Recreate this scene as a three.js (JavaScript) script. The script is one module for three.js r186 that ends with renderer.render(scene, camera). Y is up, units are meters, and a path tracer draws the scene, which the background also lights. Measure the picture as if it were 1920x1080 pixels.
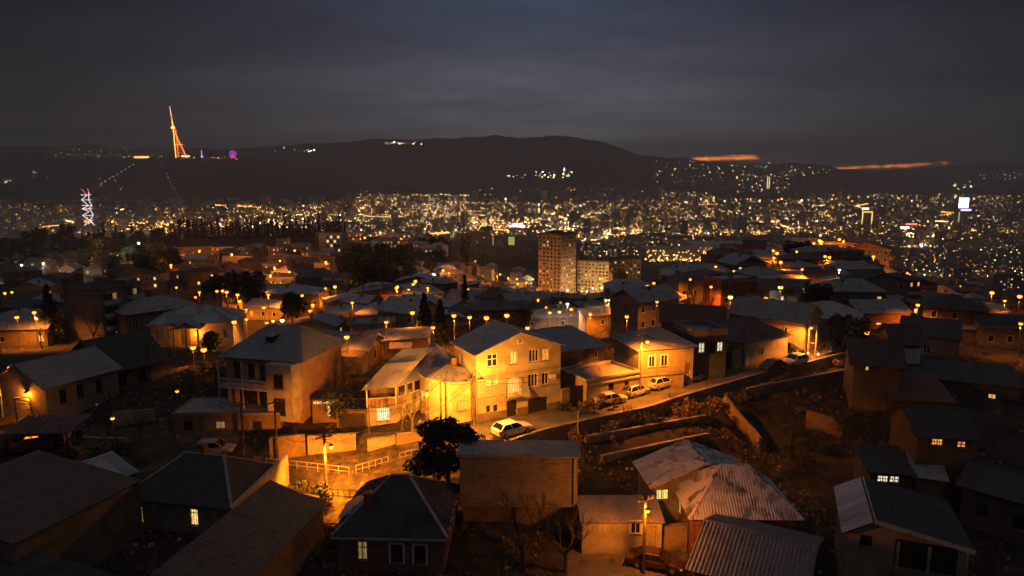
import * as THREE from 'three';
import { mergeGeometries } from 'three/addons/utils/BufferGeometryUtils.js';

// ---------- camera, sky, sun, exposure ----------
const PITCH = 9.15 * Math.PI / 180, CAM_Y = 27, FOCAL = 540 / Math.tan(22.5 * Math.PI / 180);
const scene = new THREE.Scene();
const camera = new THREE.PerspectiveCamera(45, 16 / 9, 0.5, 60000);
camera.position.set(0, CAM_Y, 0);
camera.rotation.x = -PITCH;

const renderer = new THREE.WebGLRenderer({ antialias: true });
renderer.toneMapping = THREE.LinearToneMapping;
renderer.toneMappingExposure = 1;
renderer.shadowMap.enabled = true;

// seeded random numbers and tileable noise
function rng(seed) { let s = seed | 0; return () => { s = (s + 0x6d2b79f5) | 0; let t = Math.imul(s ^ (s >>> 15), 1 | s); t = (t + Math.imul(t ^ (t >>> 7), 61 | t)) ^ t; return ((t ^ (t >>> 14)) >>> 0) / 4294967296; }; }
const hash2 = (x, y) => { let h = Math.imul(x | 0, 374761393) + Math.imul(y | 0, 668265263); h = Math.imul(h ^ (h >>> 13), 1274126177); return ((h ^ (h >>> 16)) >>> 0) / 4294967296; };
const fade = (t) => t * t * (3 - 2 * t), mix = (a, b, t) => a + (b - a) * t, clamp = (x, a = 0, b = 1) => Math.min(b, Math.max(a, x));
const step = (a, b, x) => fade(clamp((x - a) / (b - a)));
function vnoise(x, y, p = 0) {
  const xi = Math.floor(x), yi = Math.floor(y), fx = fade(x - xi), fy = fade(y - yi), w = (k) => (p ? ((k % p) + p) % p : k);
  return mix(mix(hash2(w(xi), w(yi)), hash2(w(xi + 1), w(yi)), fx), mix(hash2(w(xi), w(yi + 1)), hash2(w(xi + 1), w(yi + 1)), fx), fy);
}
function fbm(x, y, oct = 4, p = 0) { let s = 0, a = 0.5, n = 0; for (let i = 0; i < oct; i++) { s += a * vnoise(x, y, p); n += a; x *= 2; y *= 2; p *= 2; a *= 0.5; } return s / n; }
function curve(list, x) { // piecewise linear with eased joints
  if (x <= list[0][0]) return list[0][1];
  for (let i = 1; i < list.length; i++) if (x <= list[i][0]) return mix(list[i - 1][1], list[i][1], (x - list[i - 1][0]) / (list[i][0] - list[i - 1][0]));
  return list[list.length - 1][1];
}

// an overcast dusk sky: a deck of cloud, a little brighter near the horizon, with two gaps where the afterglow shows below the deck
function makeSky() {
  const W = 4096, H = 2048, d = new Float32Array(W * H * 4);
  const glow = [ // azimuth centre and half width in degrees right of north (the camera's heading), height and half height
    [16.2, 2.7, 1.34, 0.06, 1.0, 0.02], [17.2, 1.7, 1.5, 0.03, 0.7, 0.03], [26.4, 3.5, 0.62, 0.04, 1.0, 0.05], [30.4, 1.2, 0.86, 0.025, 0.6, 0.05], [22.0, 1.2, 0.72, 0.05, 0.4, 0],
  ];
  for (let r = 0; r < H; r++) {
    const el = ((r + 0.5) / H - 0.5) * 180;
    for (let c = 0; c < W; c++) {
      let az = ((c + 0.5) / W - 0.5) * 360 + 90; if (az > 180) az -= 360;
      const o = (r * W + c) * 4, e = Math.max(el, 0);
      const up = step(0, 13, e), hi = step(14, 55, e);
      const sideFade = mix(0.06, 1.15, Math.exp(-(((az - 3) / 23) ** 2))); // sky colour darkened to both sides, standing in for lens falloff
      let R = mix(0.185, 0.047, up) * sideFade, G = mix(0.19, 0.062, up) * sideFade, B = mix(0.21, 0.102, up) * sideFade;
      R = mix(R, 0.118, hi); G = mix(G, 0.118, hi); B = mix(B, 0.132, hi);
      if (el > -1 && el < 60) { // streaky cloud deck
        const k = 1 / Math.max(0.06, Math.tan((e + 2.5) * Math.PI / 180)), sx = Math.sin(az * Math.PI / 180) * k, sy = Math.cos(az * Math.PI / 180) * k;
        const n = fbm(sx * 0.34 + 40, sy * 0.42 + 20, 5), n2 = fbm(sx * 0.9 + 9, sy * 1.3 + 3, 5), n3 = fbm(sx * 3.1 + 70, sy * 3.6 + 13, 4), m = 1 + (n - 0.5) * 0.75 + (n2 - 0.5) * 0.55 + (n3 - 0.5) * 0.3;
        R *= m; G *= m; B *= mix(m, 1, 0.25);
      }
      if (el > -1.5 && el < 5) {
        for (const [ca, wa, c0, we, s, lean] of glow) {
          const x = (az - ca) / wa, ce = c0 + lean * (az - ca); if (Math.abs(x) > 1.25) continue;
          const rag = fbm(az * 1.7, c0 * 9, 4) - 0.5, top = ce + we * (1 - x * x * 0.6) + rag * 0.16, bot = ce - we * 1.4 + (fbm(az * 2.6 + 50, c0 * 5, 4) - 0.5) * 0.16;
          const in_ = step(1.25, 0.8, Math.abs(x)) * step(top + 0.06, top - 0.06, el) * step(bot - 0.06, bot + 0.06, el) * s;
          const t = fbm(az * 0.9 + 7, el * 8, 3);
          R = mix(R, 12 + t * 4.0, in_); G = mix(G, 2.3 + t * 2.2, in_); B = mix(B, 0.12 + t * 0.1, in_);
        }
        const near = Math.exp(-(((az - 22) / 16) ** 2)) * Math.exp(-Math.max(el, 0) / 1.6) * 0.02;
        R += near; G += near * 0.35;
      }
      d[o] = R; d[o + 1] = G; d[o + 2] = B; d[o + 3] = 1;
    }
  }
  const t = new THREE.DataTexture(d, W, H, THREE.RGBAFormat, THREE.FloatType);
  t.mapping = THREE.EquirectangularReflectionMapping; t.magFilter = THREE.LinearFilter; t.needsUpdate = true;
  return t;
}
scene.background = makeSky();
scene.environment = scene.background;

// what is left of the sun: far below any use, only the direction of the afterglow
const sun = new THREE.DirectionalLight(new THREE.Color().setRGB(1, 0.62, 0.4), 0.004);
sun.position.set(Math.sin(0.45) * 900, 60, -Math.cos(0.45) * 900);
sun.shadow.radius = 30; sun.castShadow = true;
sun.shadow.camera.left = sun.shadow.camera.bottom = -300; sun.shadow.camera.right = sun.shadow.camera.top = 300; sun.shadow.camera.far = 3000;
scene.add(sun, sun.target);

// ---------- a pixel of the photograph gives a direction ----------
const cp = Math.cos(PITCH), sp = Math.sin(PITCH);
const V = (x, y, z) => new THREE.Vector3(x, y, z);
function dirOf(u, v) { const a = (u - 960) / FOCAL, b = (v - 540) / FOCAL; return V(a, -b * cp - sp, -(cp - b * sp)); }
function at(u, v, D) { const d = dirOf(u, v), t = D / -d.z; return V(d.x * t, CAM_Y + d.y * t, -D); }         // at forward distance D
function onY(u, v, y) { const d = dirOf(u, v), t = (y - CAM_Y) / d.y; return V(d.x * t, y, d.z * t); }          // on the level y

// ---------- objects ----------
const taken = new Map();
function numbered(name) { const n = taken.get(name) || 0; taken.set(name, n + 1); return n ? name + '_' + String(n).padStart(3, '0') : name; }
function tag(o, label, category, group, kind) { o.userData.label = label; if (category) o.userData.category = category; if (group) o.userData.group = group; if (kind) o.userData.kind = kind; return o; }
function thing(name, label, category, p = [0, 0, 0], turn = 0, group) {
  const o = new THREE.Group(); o.name = numbered(name); scene.add(o);
  if (p.isVector3) o.position.copy(p); else o.position.set(...p);
  o.rotation.y = turn; return tag(o, label, category, group);
}
function copyOf(root, p, turn, label, scale = 1) {
  const r = root.clone(); r.name = numbered(root.name.replace(/_\d{3}$/, '')); scene.add(r);
  if (p.isVector3) r.position.copy(p); else r.position.set(...p);
  r.rotation.y = turn; r.userData = { ...root.userData }; if (label) r.userData.label = label;
  if (typeof scale === 'number') r.scale.setScalar(scale); else r.scale.set(...scale);
  return r;
}
function shadows(o) { o.castShadow = o.receiveShadow = true; return o; }

// a collector of faces that becomes one mesh; uv are metres on the face's own plane
class MB {
  constructor() { this.p = []; this.n = []; this.t = []; }
  tri(a, b, c, uv) {
    const ux = b[0] - a[0], uy = b[1] - a[1], uz = b[2] - a[2], vx = c[0] - a[0], vy = c[1] - a[1], vz = c[2] - a[2];
    let nx = uy * vz - uz * vy, ny = uz * vx - ux * vz, nz = ux * vy - uy * vx; const l = Math.hypot(nx, ny, nz) || 1; nx /= l; ny /= l; nz /= l;
    let tx = nz, ty = 0, tz = -nx, tl = Math.hypot(tx, tz); if (tl < 0.05) { tx = 1; tz = 0; tl = 1; } tx /= tl; tz /= tl;
    const bx = ny * tz, by = nz * tx - nx * tz, bz = -ny * tx;
    [a, b, c].forEach((q, i) => { this.p.push(q[0], q[1], q[2]); this.n.push(nx, ny, nz); if (uv) this.t.push(uv[i][0], uv[i][1]); else this.t.push(q[0] * tx + q[2] * tz, q[0] * bx + q[1] * by + q[2] * bz); });
  }
  quad(a, b, c, d) { this.tri(a, b, c); this.tri(a, c, d); return this; }
  poly(list) { for (let i = 1; i < list.length - 1; i++) this.tri(list[0], list[i], list[i + 1]); return this; }
  box(x0, y0, z0, x1, y1, z1) {
    const q = (...k) => this.quad(...k.map((i) => [i & 1 ? x1 : x0, i & 2 ? y1 : y0, i & 4 ? z1 : z0]));
    q(4, 5, 7, 6); q(1, 0, 2, 3); q(5, 1, 3, 7); q(0, 4, 6, 2); q(6, 7, 3, 2); q(0, 1, 5, 4); return this;
  }
  beam(p, q, w, h = w, upv = [0, 1, 0]) { // a bar of section w x h from p to q
    const P = V(...p), Q = V(...q), d = Q.clone().sub(P).normalize(); let s = d.clone().cross(V(...upv)); if (s.length() < 1e-3) s = V(1, 0, 0); s.normalize();
    const u = s.clone().cross(d).normalize(), k = (o, a, b) => o.clone().addScaledVector(s, a * w / 2).addScaledVector(u, b * h / 2).toArray();
    const A = [k(P, -1, -1), k(P, 1, -1), k(P, 1, 1), k(P, -1, 1)], B = [k(Q, -1, -1), k(Q, 1, -1), k(Q, 1, 1), k(Q, -1, 1)];
    for (let i = 0; i < 4; i++) { const j = (i + 1) % 4; this.quad(A[j], A[i], B[i], B[j]); }
    this.quad(...A); this.quad(B[3], B[2], B[1], B[0]); return this;
  }
  tube(p, q, r0, r1 = r0, seg = 8, cap = true) {
    const P = V(...p), Q = V(...q), d = Q.clone().sub(P).normalize(), s = (Math.abs(d.y) > 0.95 ? V(1, 0, 0) : V(0, 1, 0)).cross(d).normalize(), u = d.clone().cross(s);
    const ring = (o, r) => Array.from({ length: seg }, (_, i) => { const a = i / seg * 2 * Math.PI; return o.clone().addScaledVector(s, Math.cos(a) * r).addScaledVector(u, Math.sin(a) * r).toArray(); });
    const A = ring(P, r0), B = ring(Q, Math.max(r1, 1e-4));
    for (let i = 0; i < seg; i++) { const j = (i + 1) % seg; this.quad(A[i], A[j], B[j], B[i]); }
    if (cap) { this.poly(A.slice().reverse()); this.poly(B); } return this;
  }
  geo() {
    const g = new THREE.BufferGeometry();
    g.setAttribute('position', new THREE.Float32BufferAttribute(this.p, 3)); g.setAttribute('normal', new THREE.Float32BufferAttribute(this.n, 3)); g.setAttribute('uv', new THREE.Float32BufferAttribute(this.t, 2));
    return g;
  }
  build(name, mat, parent = scene) { const m = shadows(new THREE.Mesh(this.geo(), mat)); m.name = parent === scene ? numbered(name) : name; parent.add(m); return m; }
}
function meshOf(name, geo, mat, parent = scene) { const m = shadows(new THREE.Mesh(geo, mat)); m.name = parent === scene ? numbered(name) : name; parent.add(m); return m; }

// ---------- materials ----------
function tex(size, fn, srgb = true) { // fn(u, v) in 0..1, tileable, returns [r, g, b] 0..1 (sRGB) or one number
  const d = new Uint8Array(size * size * 4);
  for (let y = 0; y < size; y++) for (let x = 0; x < size; x++) { let c = fn(x / size, y / size); if (typeof c === 'number') c = [c, c, c]; const o = (y * size + x) * 4; for (let k = 0; k < 3; k++) d[o + k] = clamp(c[k]) * 255; d[o + 3] = 255; }
  const t = new THREE.DataTexture(d, size, size); t.wrapS = t.wrapT = THREE.RepeatWrapping; t.magFilter = THREE.LinearFilter; t.minFilter = THREE.LinearMipmapLinearFilter; t.generateMipmaps = true;
  if (srgb) t.colorSpace = THREE.SRGBColorSpace; t.needsUpdate = true; return t;
}
function scaled(t, mx, my = mx) { const c = t.clone(); c.repeat.set(1 / mx, 1 / my); c.needsUpdate = true; return c; }
const g3 = (v, tint = [1, 1, 1]) => [v * tint[0], v * tint[1], v * tint[2]];
const T = {
  plaster: tex(512, (u, v) => { const n = fbm(u * 6, v * 6, 5, 6), f = fbm(u * 60, v * 60, 2, 60), s = fbm(u * 24, v * 2, 4, 2); return g3(0.80 + (n - 0.5) * 0.28 + (f - 0.5) * 0.12 - Math.max(0, s - 0.58) * 0.9); }),
  plasterBump: tex(256, (u, v) => fbm(u * 32, v * 32, 3, 32) * 0.7 + fbm(u * 5, v * 5, 2, 5) * 0.3, false),
  stained: tex(512, (u, v) => { const n = fbm(u * 5, v * 5, 5, 5), p = step(0.42, 0.75, fbm(u * 9 + 3, v * 9, 5, 9)), f = fbm(u * 80, v * 80, 2, 80), s = Math.max(0, fbm(u * 30, v * 2, 4, 2) - 0.55), q = 0.76 + (n - 0.5) * 0.22 + (f - 0.5) * 0.16 - p * 0.09 - s * 0.5; return [q, q * 0.965, q * 0.91]; }),
  sheet: tex(512, (u, v) => { const n = fbm(u * 4, v * 4, 5, 4), s = fbm(u * 40, v * 3, 3, 3), f = fbm(u * 70, v * 70, 2, 70), r = step(0.62, 0.72, fbm(u * 8 + 5, v * 8, 4, 8)); return [0.80 + (n - 0.5) * 0.3 - (s - 0.5) * 0.16 + (f - 0.5) * 0.1 - r * 0.2, 0.80 + (n - 0.5) * 0.3 - (s - 0.5) * 0.16 + (f - 0.5) * 0.1 - r * 0.27, 0.80 + (n - 0.5) * 0.3 - (s - 0.5) * 0.16 + (f - 0.5) * 0.1 - r * 0.32]; }),
  snowy: tex(512, (u, v) => { const n = fbm(u * 7, v * 7, 5, 7), p = step(0.50, 0.60, n), f = fbm(u * 60, v * 60, 2, 60); return g3(0.93 - p * 0.5 + (f - 0.5) * 0.12, [1, 0.98, 0.96]); }),
  asphalt: tex(512, (u, v) => { const n = fbm(u * 5, v * 5, 5, 5), f = hash2(u * 512, v * 512), c = Math.abs(fbm(u * 6 + 9, v * 6, 4, 6) - 0.5) < 0.008 ? 0.22 : 0; return g3(0.66 + (n - 0.5) * 0.4 + (f - 0.5) * 0.2 - c); }),
  rough: tex(256, (u, v) => fbm(u * 48, v * 48, 3, 48) * 0.6 + hash2(u * 256, v * 256) * 0.4, false),
  dirt: tex(512, (u, v) => { const n = fbm(u * 6, v * 6, 6, 6), g = step(0.45, 0.6, fbm(u * 10 + 4, v * 10, 4, 10)), f = hash2(u * 512, v * 512); return [0.62 + (n - 0.5) * 0.6 + (f - 0.5) * 0.2 - g * 0.14, 0.58 + (n - 0.5) * 0.6 + (f - 0.5) * 0.2 - g * 0.06, 0.5 + (n - 0.5) * 0.55 + (f - 0.5) * 0.2 - g * 0.14]; }),
  brick: tex(512, (u, v) => { const n = fbm(u * 8, v * 8, 4, 8), f = fbm(u * 90, v * 90, 2, 90), k = hash2(Math.floor(u * 12), Math.floor(v * 26)); return [0.8 + (n - 0.5) * 0.3 + (f - 0.5) * 0.2 + (k - 0.5) * 0.2, 0.76 + (n - 0.5) * 0.3 + (f - 0.5) * 0.2 + (k - 0.5) * 0.2, 0.72 + (n - 0.5) * 0.3 + (f - 0.5) * 0.2 + (k - 0.5) * 0.2]; }),
  forest: tex(512, (u, v) => { const n = fbm(u * 10, v * 10, 6, 10); return g3(0.35 + n * 0.6, [1, 1, 0.92]); }),
  curtain: tex(256, (u, v) => { const f = 0.72 + 0.2 * Math.sin(u * 2 * Math.PI * 5 + fbm(u * 4, v * 3, 3, 4) * 3) + (fbm(u * 16, v * 16, 4, 16) - 0.5) * 0.7; return [f, f * 0.98, f * 0.94]; }),
};
const mats = new Map();
function M(key, make) { if (!mats.has(key)) { const m = make(); m.name = key; mats.set(key, m); } return mats.get(key); }
const lin = (r, g, b) => new THREE.Color().setRGB(r, g, b);
function surf(key, rgb, map, size, o = {}) {
  return M(key, () => new THREE.MeshStandardMaterial({ color: lin(...rgb), map: map ? scaled(map, size) : null, roughness: o.rough ?? 0.9, metalness: o.metal ?? 0, bumpMap: o.bump ? scaled(o.bump, o.bumpSize ?? 1) : null, bumpScale: o.bumpScale ?? 0.01, side: o.side ?? THREE.FrontSide }));
}
const plaster = (key, rgb) => surf(key, rgb, T.plaster, 5, { bump: T.plasterBump, bumpSize: 1.6, bumpScale: 0.012 });
const stained = (key, rgb) => surf(key, rgb, T.stained, 6, { bump: T.plasterBump, bumpSize: 1.3, bumpScale: 0.018 });
const sheetMat = (key, rgb, o = {}) => surf(key, rgb, T.sheet, 4.3, { rough: 0.62, ...o });
const plain = (key, rgb, rough = 0.7, metal = 0) => M(key, () => new THREE.MeshStandardMaterial({ color: lin(...rgb), roughness: rough, metalness: metal }));
const glow = (key, rgb) => M(key, () => new THREE.MeshStandardMaterial({ color: 0x111111, emissive: lin(...rgb), emissiveIntensity: 1, roughness: 0.5 }));
const WALL = {
  ochre: plaster('ochre plaster', [0.62, 0.52, 0.34]), cream: plaster('cream plaster', [0.66, 0.60, 0.48]), grey: stained('grey render', [0.42, 0.39, 0.35]), pink: plaster('pinkish plaster', [0.55, 0.38, 0.30]),
  white: plaster('white plaster', [0.75, 0.73, 0.69]), brown: stained('brown render', [0.34, 0.26, 0.19]), brick: surf('red brick', [0.36, 0.16, 0.11], T.brick, 3, { bump: T.plasterBump, bumpSize: 0.8, bumpScale: 0.02 }),
  stone: stained('rubble stone', [0.40, 0.35, 0.29]), umber: stained('umber render', [0.27, 0.20, 0.15]), block: stained('concrete block', [0.45, 0.41, 0.34]), tan: plaster('tan plaster', [0.52, 0.41, 0.27]),
};
const ROOF = {
  galv: sheetMat('galvanised sheet', [0.50, 0.50, 0.53], { rough: 0.5 }), asbestos: sheetMat('grey fibre sheet', [0.42, 0.41, 0.41], { rough: 0.85 }), blue: sheetMat('blue grey sheet', [0.36, 0.40, 0.47], { rough: 0.5 }),
  dark: sheetMat('dark sheet', [0.07, 0.066, 0.066], { rough: 0.75 }), red: sheetMat('rust red sheet', [0.22, 0.09, 0.065], { rough: 0.75 }), pale: sheetMat('pale frosted sheet', [0.62, 0.61, 0.62], { rough: 0.8 }),
  snow: surf('snow dusted sheet', [0.60, 0.57, 0.57], T.snowy, 5.5, { rough: 0.85 }), brown: sheetMat('brown sheet', [0.20, 0.15, 0.12], { rough: 0.8 }), tar: surf('tar felt', [0.10, 0.095, 0.09], T.asphalt, 4, { rough: 0.95 }),
  slate: sheetMat('dark grey sheet', [0.11, 0.105, 0.10], { rough: 0.85 }), teal: sheetMat('dull blue sheet', [0.17, 0.19, 0.22], { rough: 0.6 }), umber: sheetMat('umber sheet', [0.20, 0.14, 0.10], { rough: 0.85 }),  // darker colours for near roofs, standing in for falloff towards the corners
  tan: sheetMat('tan sheet', [0.40, 0.33, 0.26], { rough: 0.8 }),
};
const WOOD = surf('weathered wood', [0.17, 0.12, 0.08], T.sheet, 2, { rough: 0.85 }), WHITE = plain('white paint', [0.72, 0.70, 0.66], 0.5), DARKMETAL = plain('dark metal', [0.035, 0.033, 0.032], 0.5, 0.5), STEEL = plain('galvanised steel', [0.38, 0.38, 0.38], 0.45, 0.7);
const CONCRETE = stained('concrete', [0.42, 0.40, 0.36]), BLACK = plain('black paint', [0.012, 0.011, 0.011], 0.6);
const GLASS = M('dark window glass', () => new THREE.MeshPhysicalMaterial({ color: lin(0.018, 0.018, 0.02), roughness: 0.08, metalness: 0, clearcoat: 0.6 }));
const lit = (key, rgb, k = 1) => M('lit window ' + key, () => new THREE.MeshStandardMaterial({ color: lin(0.2, 0.18, 0.14), emissive: lin(...rgb), emissiveMap: scaled(T.curtain, 1.1, 1.7), emissiveIntensity: k, roughness: 0.4 }));
const LIT = { warm: lit('warm', [1.7, 0.95, 0.24]), yellow: lit('yellow', [1.8, 1.25, 0.38]), cool: lit('cool', [1.7, 1.5, 1.15]), orange: lit('orange', [1.6, 0.62, 0.12]), bright: lit('bright', [2.6, 1.8, 0.85]), dim: lit('dim', [0.42, 0.27, 0.10]) };

// ---------- the land ----------
// heights along the photograph's bearings: rows are forward distances, columns are bearings (pixel columns of the photograph)
const LU = [-1300, -300, 100, 350, 600, 800, 950, 1100, 1250, 1400, 1600, 1800, 2200, 3200].map((u) => (u - 960) / FOCAL);
const LAND = [
  [0,    [-6, -6, -6, -6, -6, -6, -6, -6, -6, -6, -7, -7, -7, -7]],
  [45,   [-5, -5, -5, -5, -5, -5, -5, -5, -5, -6, -7, -7, -7, -7]],
  [58,   [-4, -4, -4, -4, -4, -4, -4, -5, -5, -6, -6.5, -6, -6, -6]],
  [70,   [-2.5, -2.5, -2.5, -2.5, -2.4, -2.0, -1.6, -4, -4.2, -5.5, -6, -4, -4, -4]],
  [85,   [-1, -1, -0.6, 0, 0, 0, 0, -1.2, -2.6, -4.5, -4, -2, -2, -2]],
  [105,  [-3, -3, -2.5, -1, 0, 0, 0, 0, 0, -0.5, -1, -1.5, -3, -4]],
  [150,  [-10, -10, -9.6, -8.5, -8, -8, -8.5, -8.5, -4, -1.5, -1.5, -5, -8, -10]],
  [220,  [-15, -15, -15, -13, -12, -13, -17, -18, -10, -4, -4, -17, -22, -24]],
  [330,  [-22, -22, -22, -21, -21, -22, -35, -38, -26, -11, -9, -34, -40, -40]],
  [480,  [-26, -26, -26, -25, -24, -26, -57, -62, -50, -36, -30, -60, -66, -66]],
  [600,  [-28, -28, -26, -24, -23, -27, -66, -72, -66, -56, -54, -78, -84, -84]],
  [800,  [-60, -60, -55, -50, -48, -56, -76, -84, -90, -90, -90, -102, -105, -105]],
  [1050, [-108, -108, -105, -102, -100, -104, -108, -112, -118, -122, -124, -128, -128, -128]],
  [1400, [-138, -138, -138, -138, -138, -138, -138, -138, -139, -139, -140, -140, -140, -140]],
  [2000, Array(14).fill(-140)],
];
function landBase(x, D) {
  D = Math.max(D, 1); const a = x / Math.max(D, 30);
  let i = 0; while (i < LU.length - 2 && a > LU[i + 1]) i++;
  const s = fade(clamp((a - LU[i]) / (LU[i + 1] - LU[i])));
  let j = 0; while (j < LAND.length - 2 && D > LAND[j + 1][0]) j++;
  const t = clamp((D - LAND[j][0]) / (LAND[j + 1][0] - LAND[j][0])), row = (k) => mix(LAND[k][1][i], LAND[k][1][i + 1], s);
  const p1 = row(j), p2 = row(j + 1), p0 = row(Math.max(0, j - 1)), p3 = row(Math.min(LAND.length - 1, j + 2)), h = LAND[j + 1][0] - LAND[j][0];
  const m1 = j > 0 ? (p2 - p0) / (LAND[j + 1][0] - LAND[j - 1][0]) * h : p2 - p1, m2 = j + 2 < LAND.length ? (p3 - p1) / (LAND[j + 2][0] - LAND[j][0]) * h : p2 - p1;
  return (2 * t ** 3 - 3 * t * t + 1) * p1 + (t ** 3 - 2 * t * t + t) * m1 + (-2 * t ** 3 + 3 * t * t) * p2 + (t ** 3 - t * t) * m2;
}
// the road: a gently curved shelf cut into the slope, its outer (near) edge held by a stone wall
const ROAD_PIX = [[900, 848, -0.6], [960, 825, -0.25], [1020, 806, -0.1], [1085, 791, 0], [1149, 777, 0], [1214, 763, 0], [1262, 747, 0], [1343, 724, 0], [1440, 697, 0], [1511, 680, 0], [1592, 660, -0.1], [1680, 647, -0.4]];
const ROAD_EDGE = ROAD_PIX.map(([u, v, y]) => onY(u, v, y));           // the outer edge
const ROAD_W = 6.3;
function nearRoad(x, z) { // [distance past the outer edge towards the hill, height, how far along]
  let best = null;
  for (let i = 0; i < ROAD_EDGE.length - 1; i++) {
    const A = ROAD_EDGE[i], B = ROAD_EDGE[i + 1], dx = B.x - A.x, dz = B.z - A.z, l2 = dx * dx + dz * dz, raw = ((x - A.x) * dx + (z - A.z) * dz) / l2, t = clamp(raw);
    const qx = A.x + dx * t, qz = A.z + dz * t, d = Math.hypot(x - qx, z - qz), l = Math.sqrt(l2), side = ((x - A.x) * dz - (z - A.z) * dx) / l; // positive towards the hill
    if (!best || d < best[3]) best = [side, mix(A.y, B.y, t), i + raw, d];
  }
  return best;
}
function land(x, z) {
  const D = -z; let y = landBase(x, D);
  if (D > 50 && D < 140 && x > -30 && x < 90) {
    const [side, ry, k, d] = nearRoad(x, z);
    if (k > -0.6 && k < ROAD_EDGE.length - 0.8) {
      const ends = step(-0.6, 0, k) * step(ROAD_EDGE.length - 0.8, ROAD_EDGE.length - 1.2, k);
      if (side > 1.3 && d < 40) y = mix(y, ry, ends * step(26, 9, side));
      else if (side <= 1.3 && d < 14) y = Math.min(ry - 0.7, mix(y, ry - 1.5, ends * step(9, 0.4, d)));
    }
  }
  return y;
}
// where the line of sight of a pixel comes to h metres above the land
function above(u, v, h = 0, from = 40) {
  const d = dirOf(u, v); let last = from;
  for (let D = from; D < 16000; D *= 1.006) { const t = D / -d.z, x = d.x * t, y = CAM_Y + d.y * t; if (y <= far(x, -D) + h) { let a = last, b = D; for (let i = 0; i < 20; i++) { const m = (a + b) / 2, q = m / -d.z; if (CAM_Y + d.y * q <= far(d.x * q, -m) + h) b = m; else a = m; } return at(u, v, b); } last = D; }
  return at(u, v, 12000);
}
// far hills: ridge lines given as pixel columns and rows, at a distance of their own
const yAt = (v, D) => CAM_Y + D * (-((v - 540) / FOCAL) * cp - sp) / (cp - ((v - 540) / FOCAL) * sp);
const RIDGES = [
  { D0: 2450, Dc: 3700, back: 0.75, top: [[-1400, 296], [-300, 297], [0, 298], [100, 297], [250, 297], [330, 297], [460, 298], [520, 303], [600, 316], [720, 338], [850, 362], [950, 375]] },
  { D0: 3200, Dc: 5200, back: 0.8, top: [[-1400, 285], [-300, 276], [0, 273], [100, 275], [330, 279], [450, 280], [520, 275], [590, 271], [700, 267], [770, 265], [850, 262], [940, 259], [985, 263], [1030, 253], [1080, 258], [1130, 269], [1190, 290], [1250, 297], [1300, 306], [1400, 322], [1500, 340], [1600, 352], [1700, 360]] },
  { D0: 3700, Dc: 5300, back: 0.7, top: [[1000, 370], [1150, 352], [1240, 334], [1320, 322], [1400, 314], [1470, 313], [1540, 316], [1600, 330], [1700, 345], [1800, 350], [1900, 345], [2100, 335], [3300, 330]] },
  { D0: 5300, Dc: 7400, back: 1, top: [[900, 310], [1180, 296], [1270, 297], [1300, 303], [1400, 305], [1450, 311], [1530, 313], [1560, 319], [1620, 320], [1700, 317], [1780, 309], [1850, 306], [1920, 300], [2100, 292], [3300, 288]] },
];
const ridgeNoise = (x, z) => (fbm(x / 520 + 31, z / 520 + 7, 5) - 0.5);
function hills(x, z) {
  const D = -z, u = 960 + x / D * FOCAL * 0.985; let y = -140;
  for (const r of RIDGES) {
    if (D < r.D0) continue;
    const top = Math.max(-140, yAt(curve(r.top, u) + (fbm(u / 34, r.Dc / 900, 4) - 0.5) * 5, r.Dc)), n = ridgeNoise(x, z);
    const k = D < r.Dc ? fade(clamp((D - r.D0) / (r.Dc - r.D0))) ** 0.9 : 1 - 0.5 * r.back * clamp((D - r.Dc) / 2600);
    const h = -140 + (top + 140) * k + n * 120 * step(0, 0.35, k) * step(1, 0.72, D < r.Dc ? k : 0) * clamp((top + 140) / 200);
    if (h > y) y = h;
  }
  return y;
}
function far(x, z) { return -z < 2200 ? land(x, z) : hills(x, z); }

// trodden and paved places, kept level: x from, x to, distance from, distance to
const PAVED = [[-27, -5.2, 58.5, 74.5], [4.5, 21, 40, 56], [-52, -30, 66, 76]];
const GROUND = surf('winter soil', [0.105, 0.082, 0.06], T.dirt, 7, { rough: 1, bump: T.rough, bumpSize: 2.2, bumpScale: 0.06 });
const HILLSIDE = surf('wooded hillside', [0.085, 0.078, 0.06], T.forest, 240, { rough: 1 });
function sheet(name, us, Ds, h, mat, label) {
  const g = new THREE.BufferGeometry(), p = [], uv = [], ix = [], n = us.length;
  for (const D of Ds) for (const a of us) { const x = a * D, z = -D; p.push(x, h(x, z), z); uv.push(x, z); }
  for (let j = 0; j < Ds.length - 1; j++) for (let i = 0; i < n - 1; i++) { const k = j * n + i; ix.push(k, k + 1, k + n, k + 1, k + n + 1, k + n); }
  g.setAttribute('position', new THREE.Float32BufferAttribute(p, 3)); g.setAttribute('uv', new THREE.Float32BufferAttribute(uv, 2)); g.setIndex(ix); g.computeVertexNormals();
  const m = meshOf(name, g, mat); m.userData = { kind: 'structure', label }; return m;
}
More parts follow.
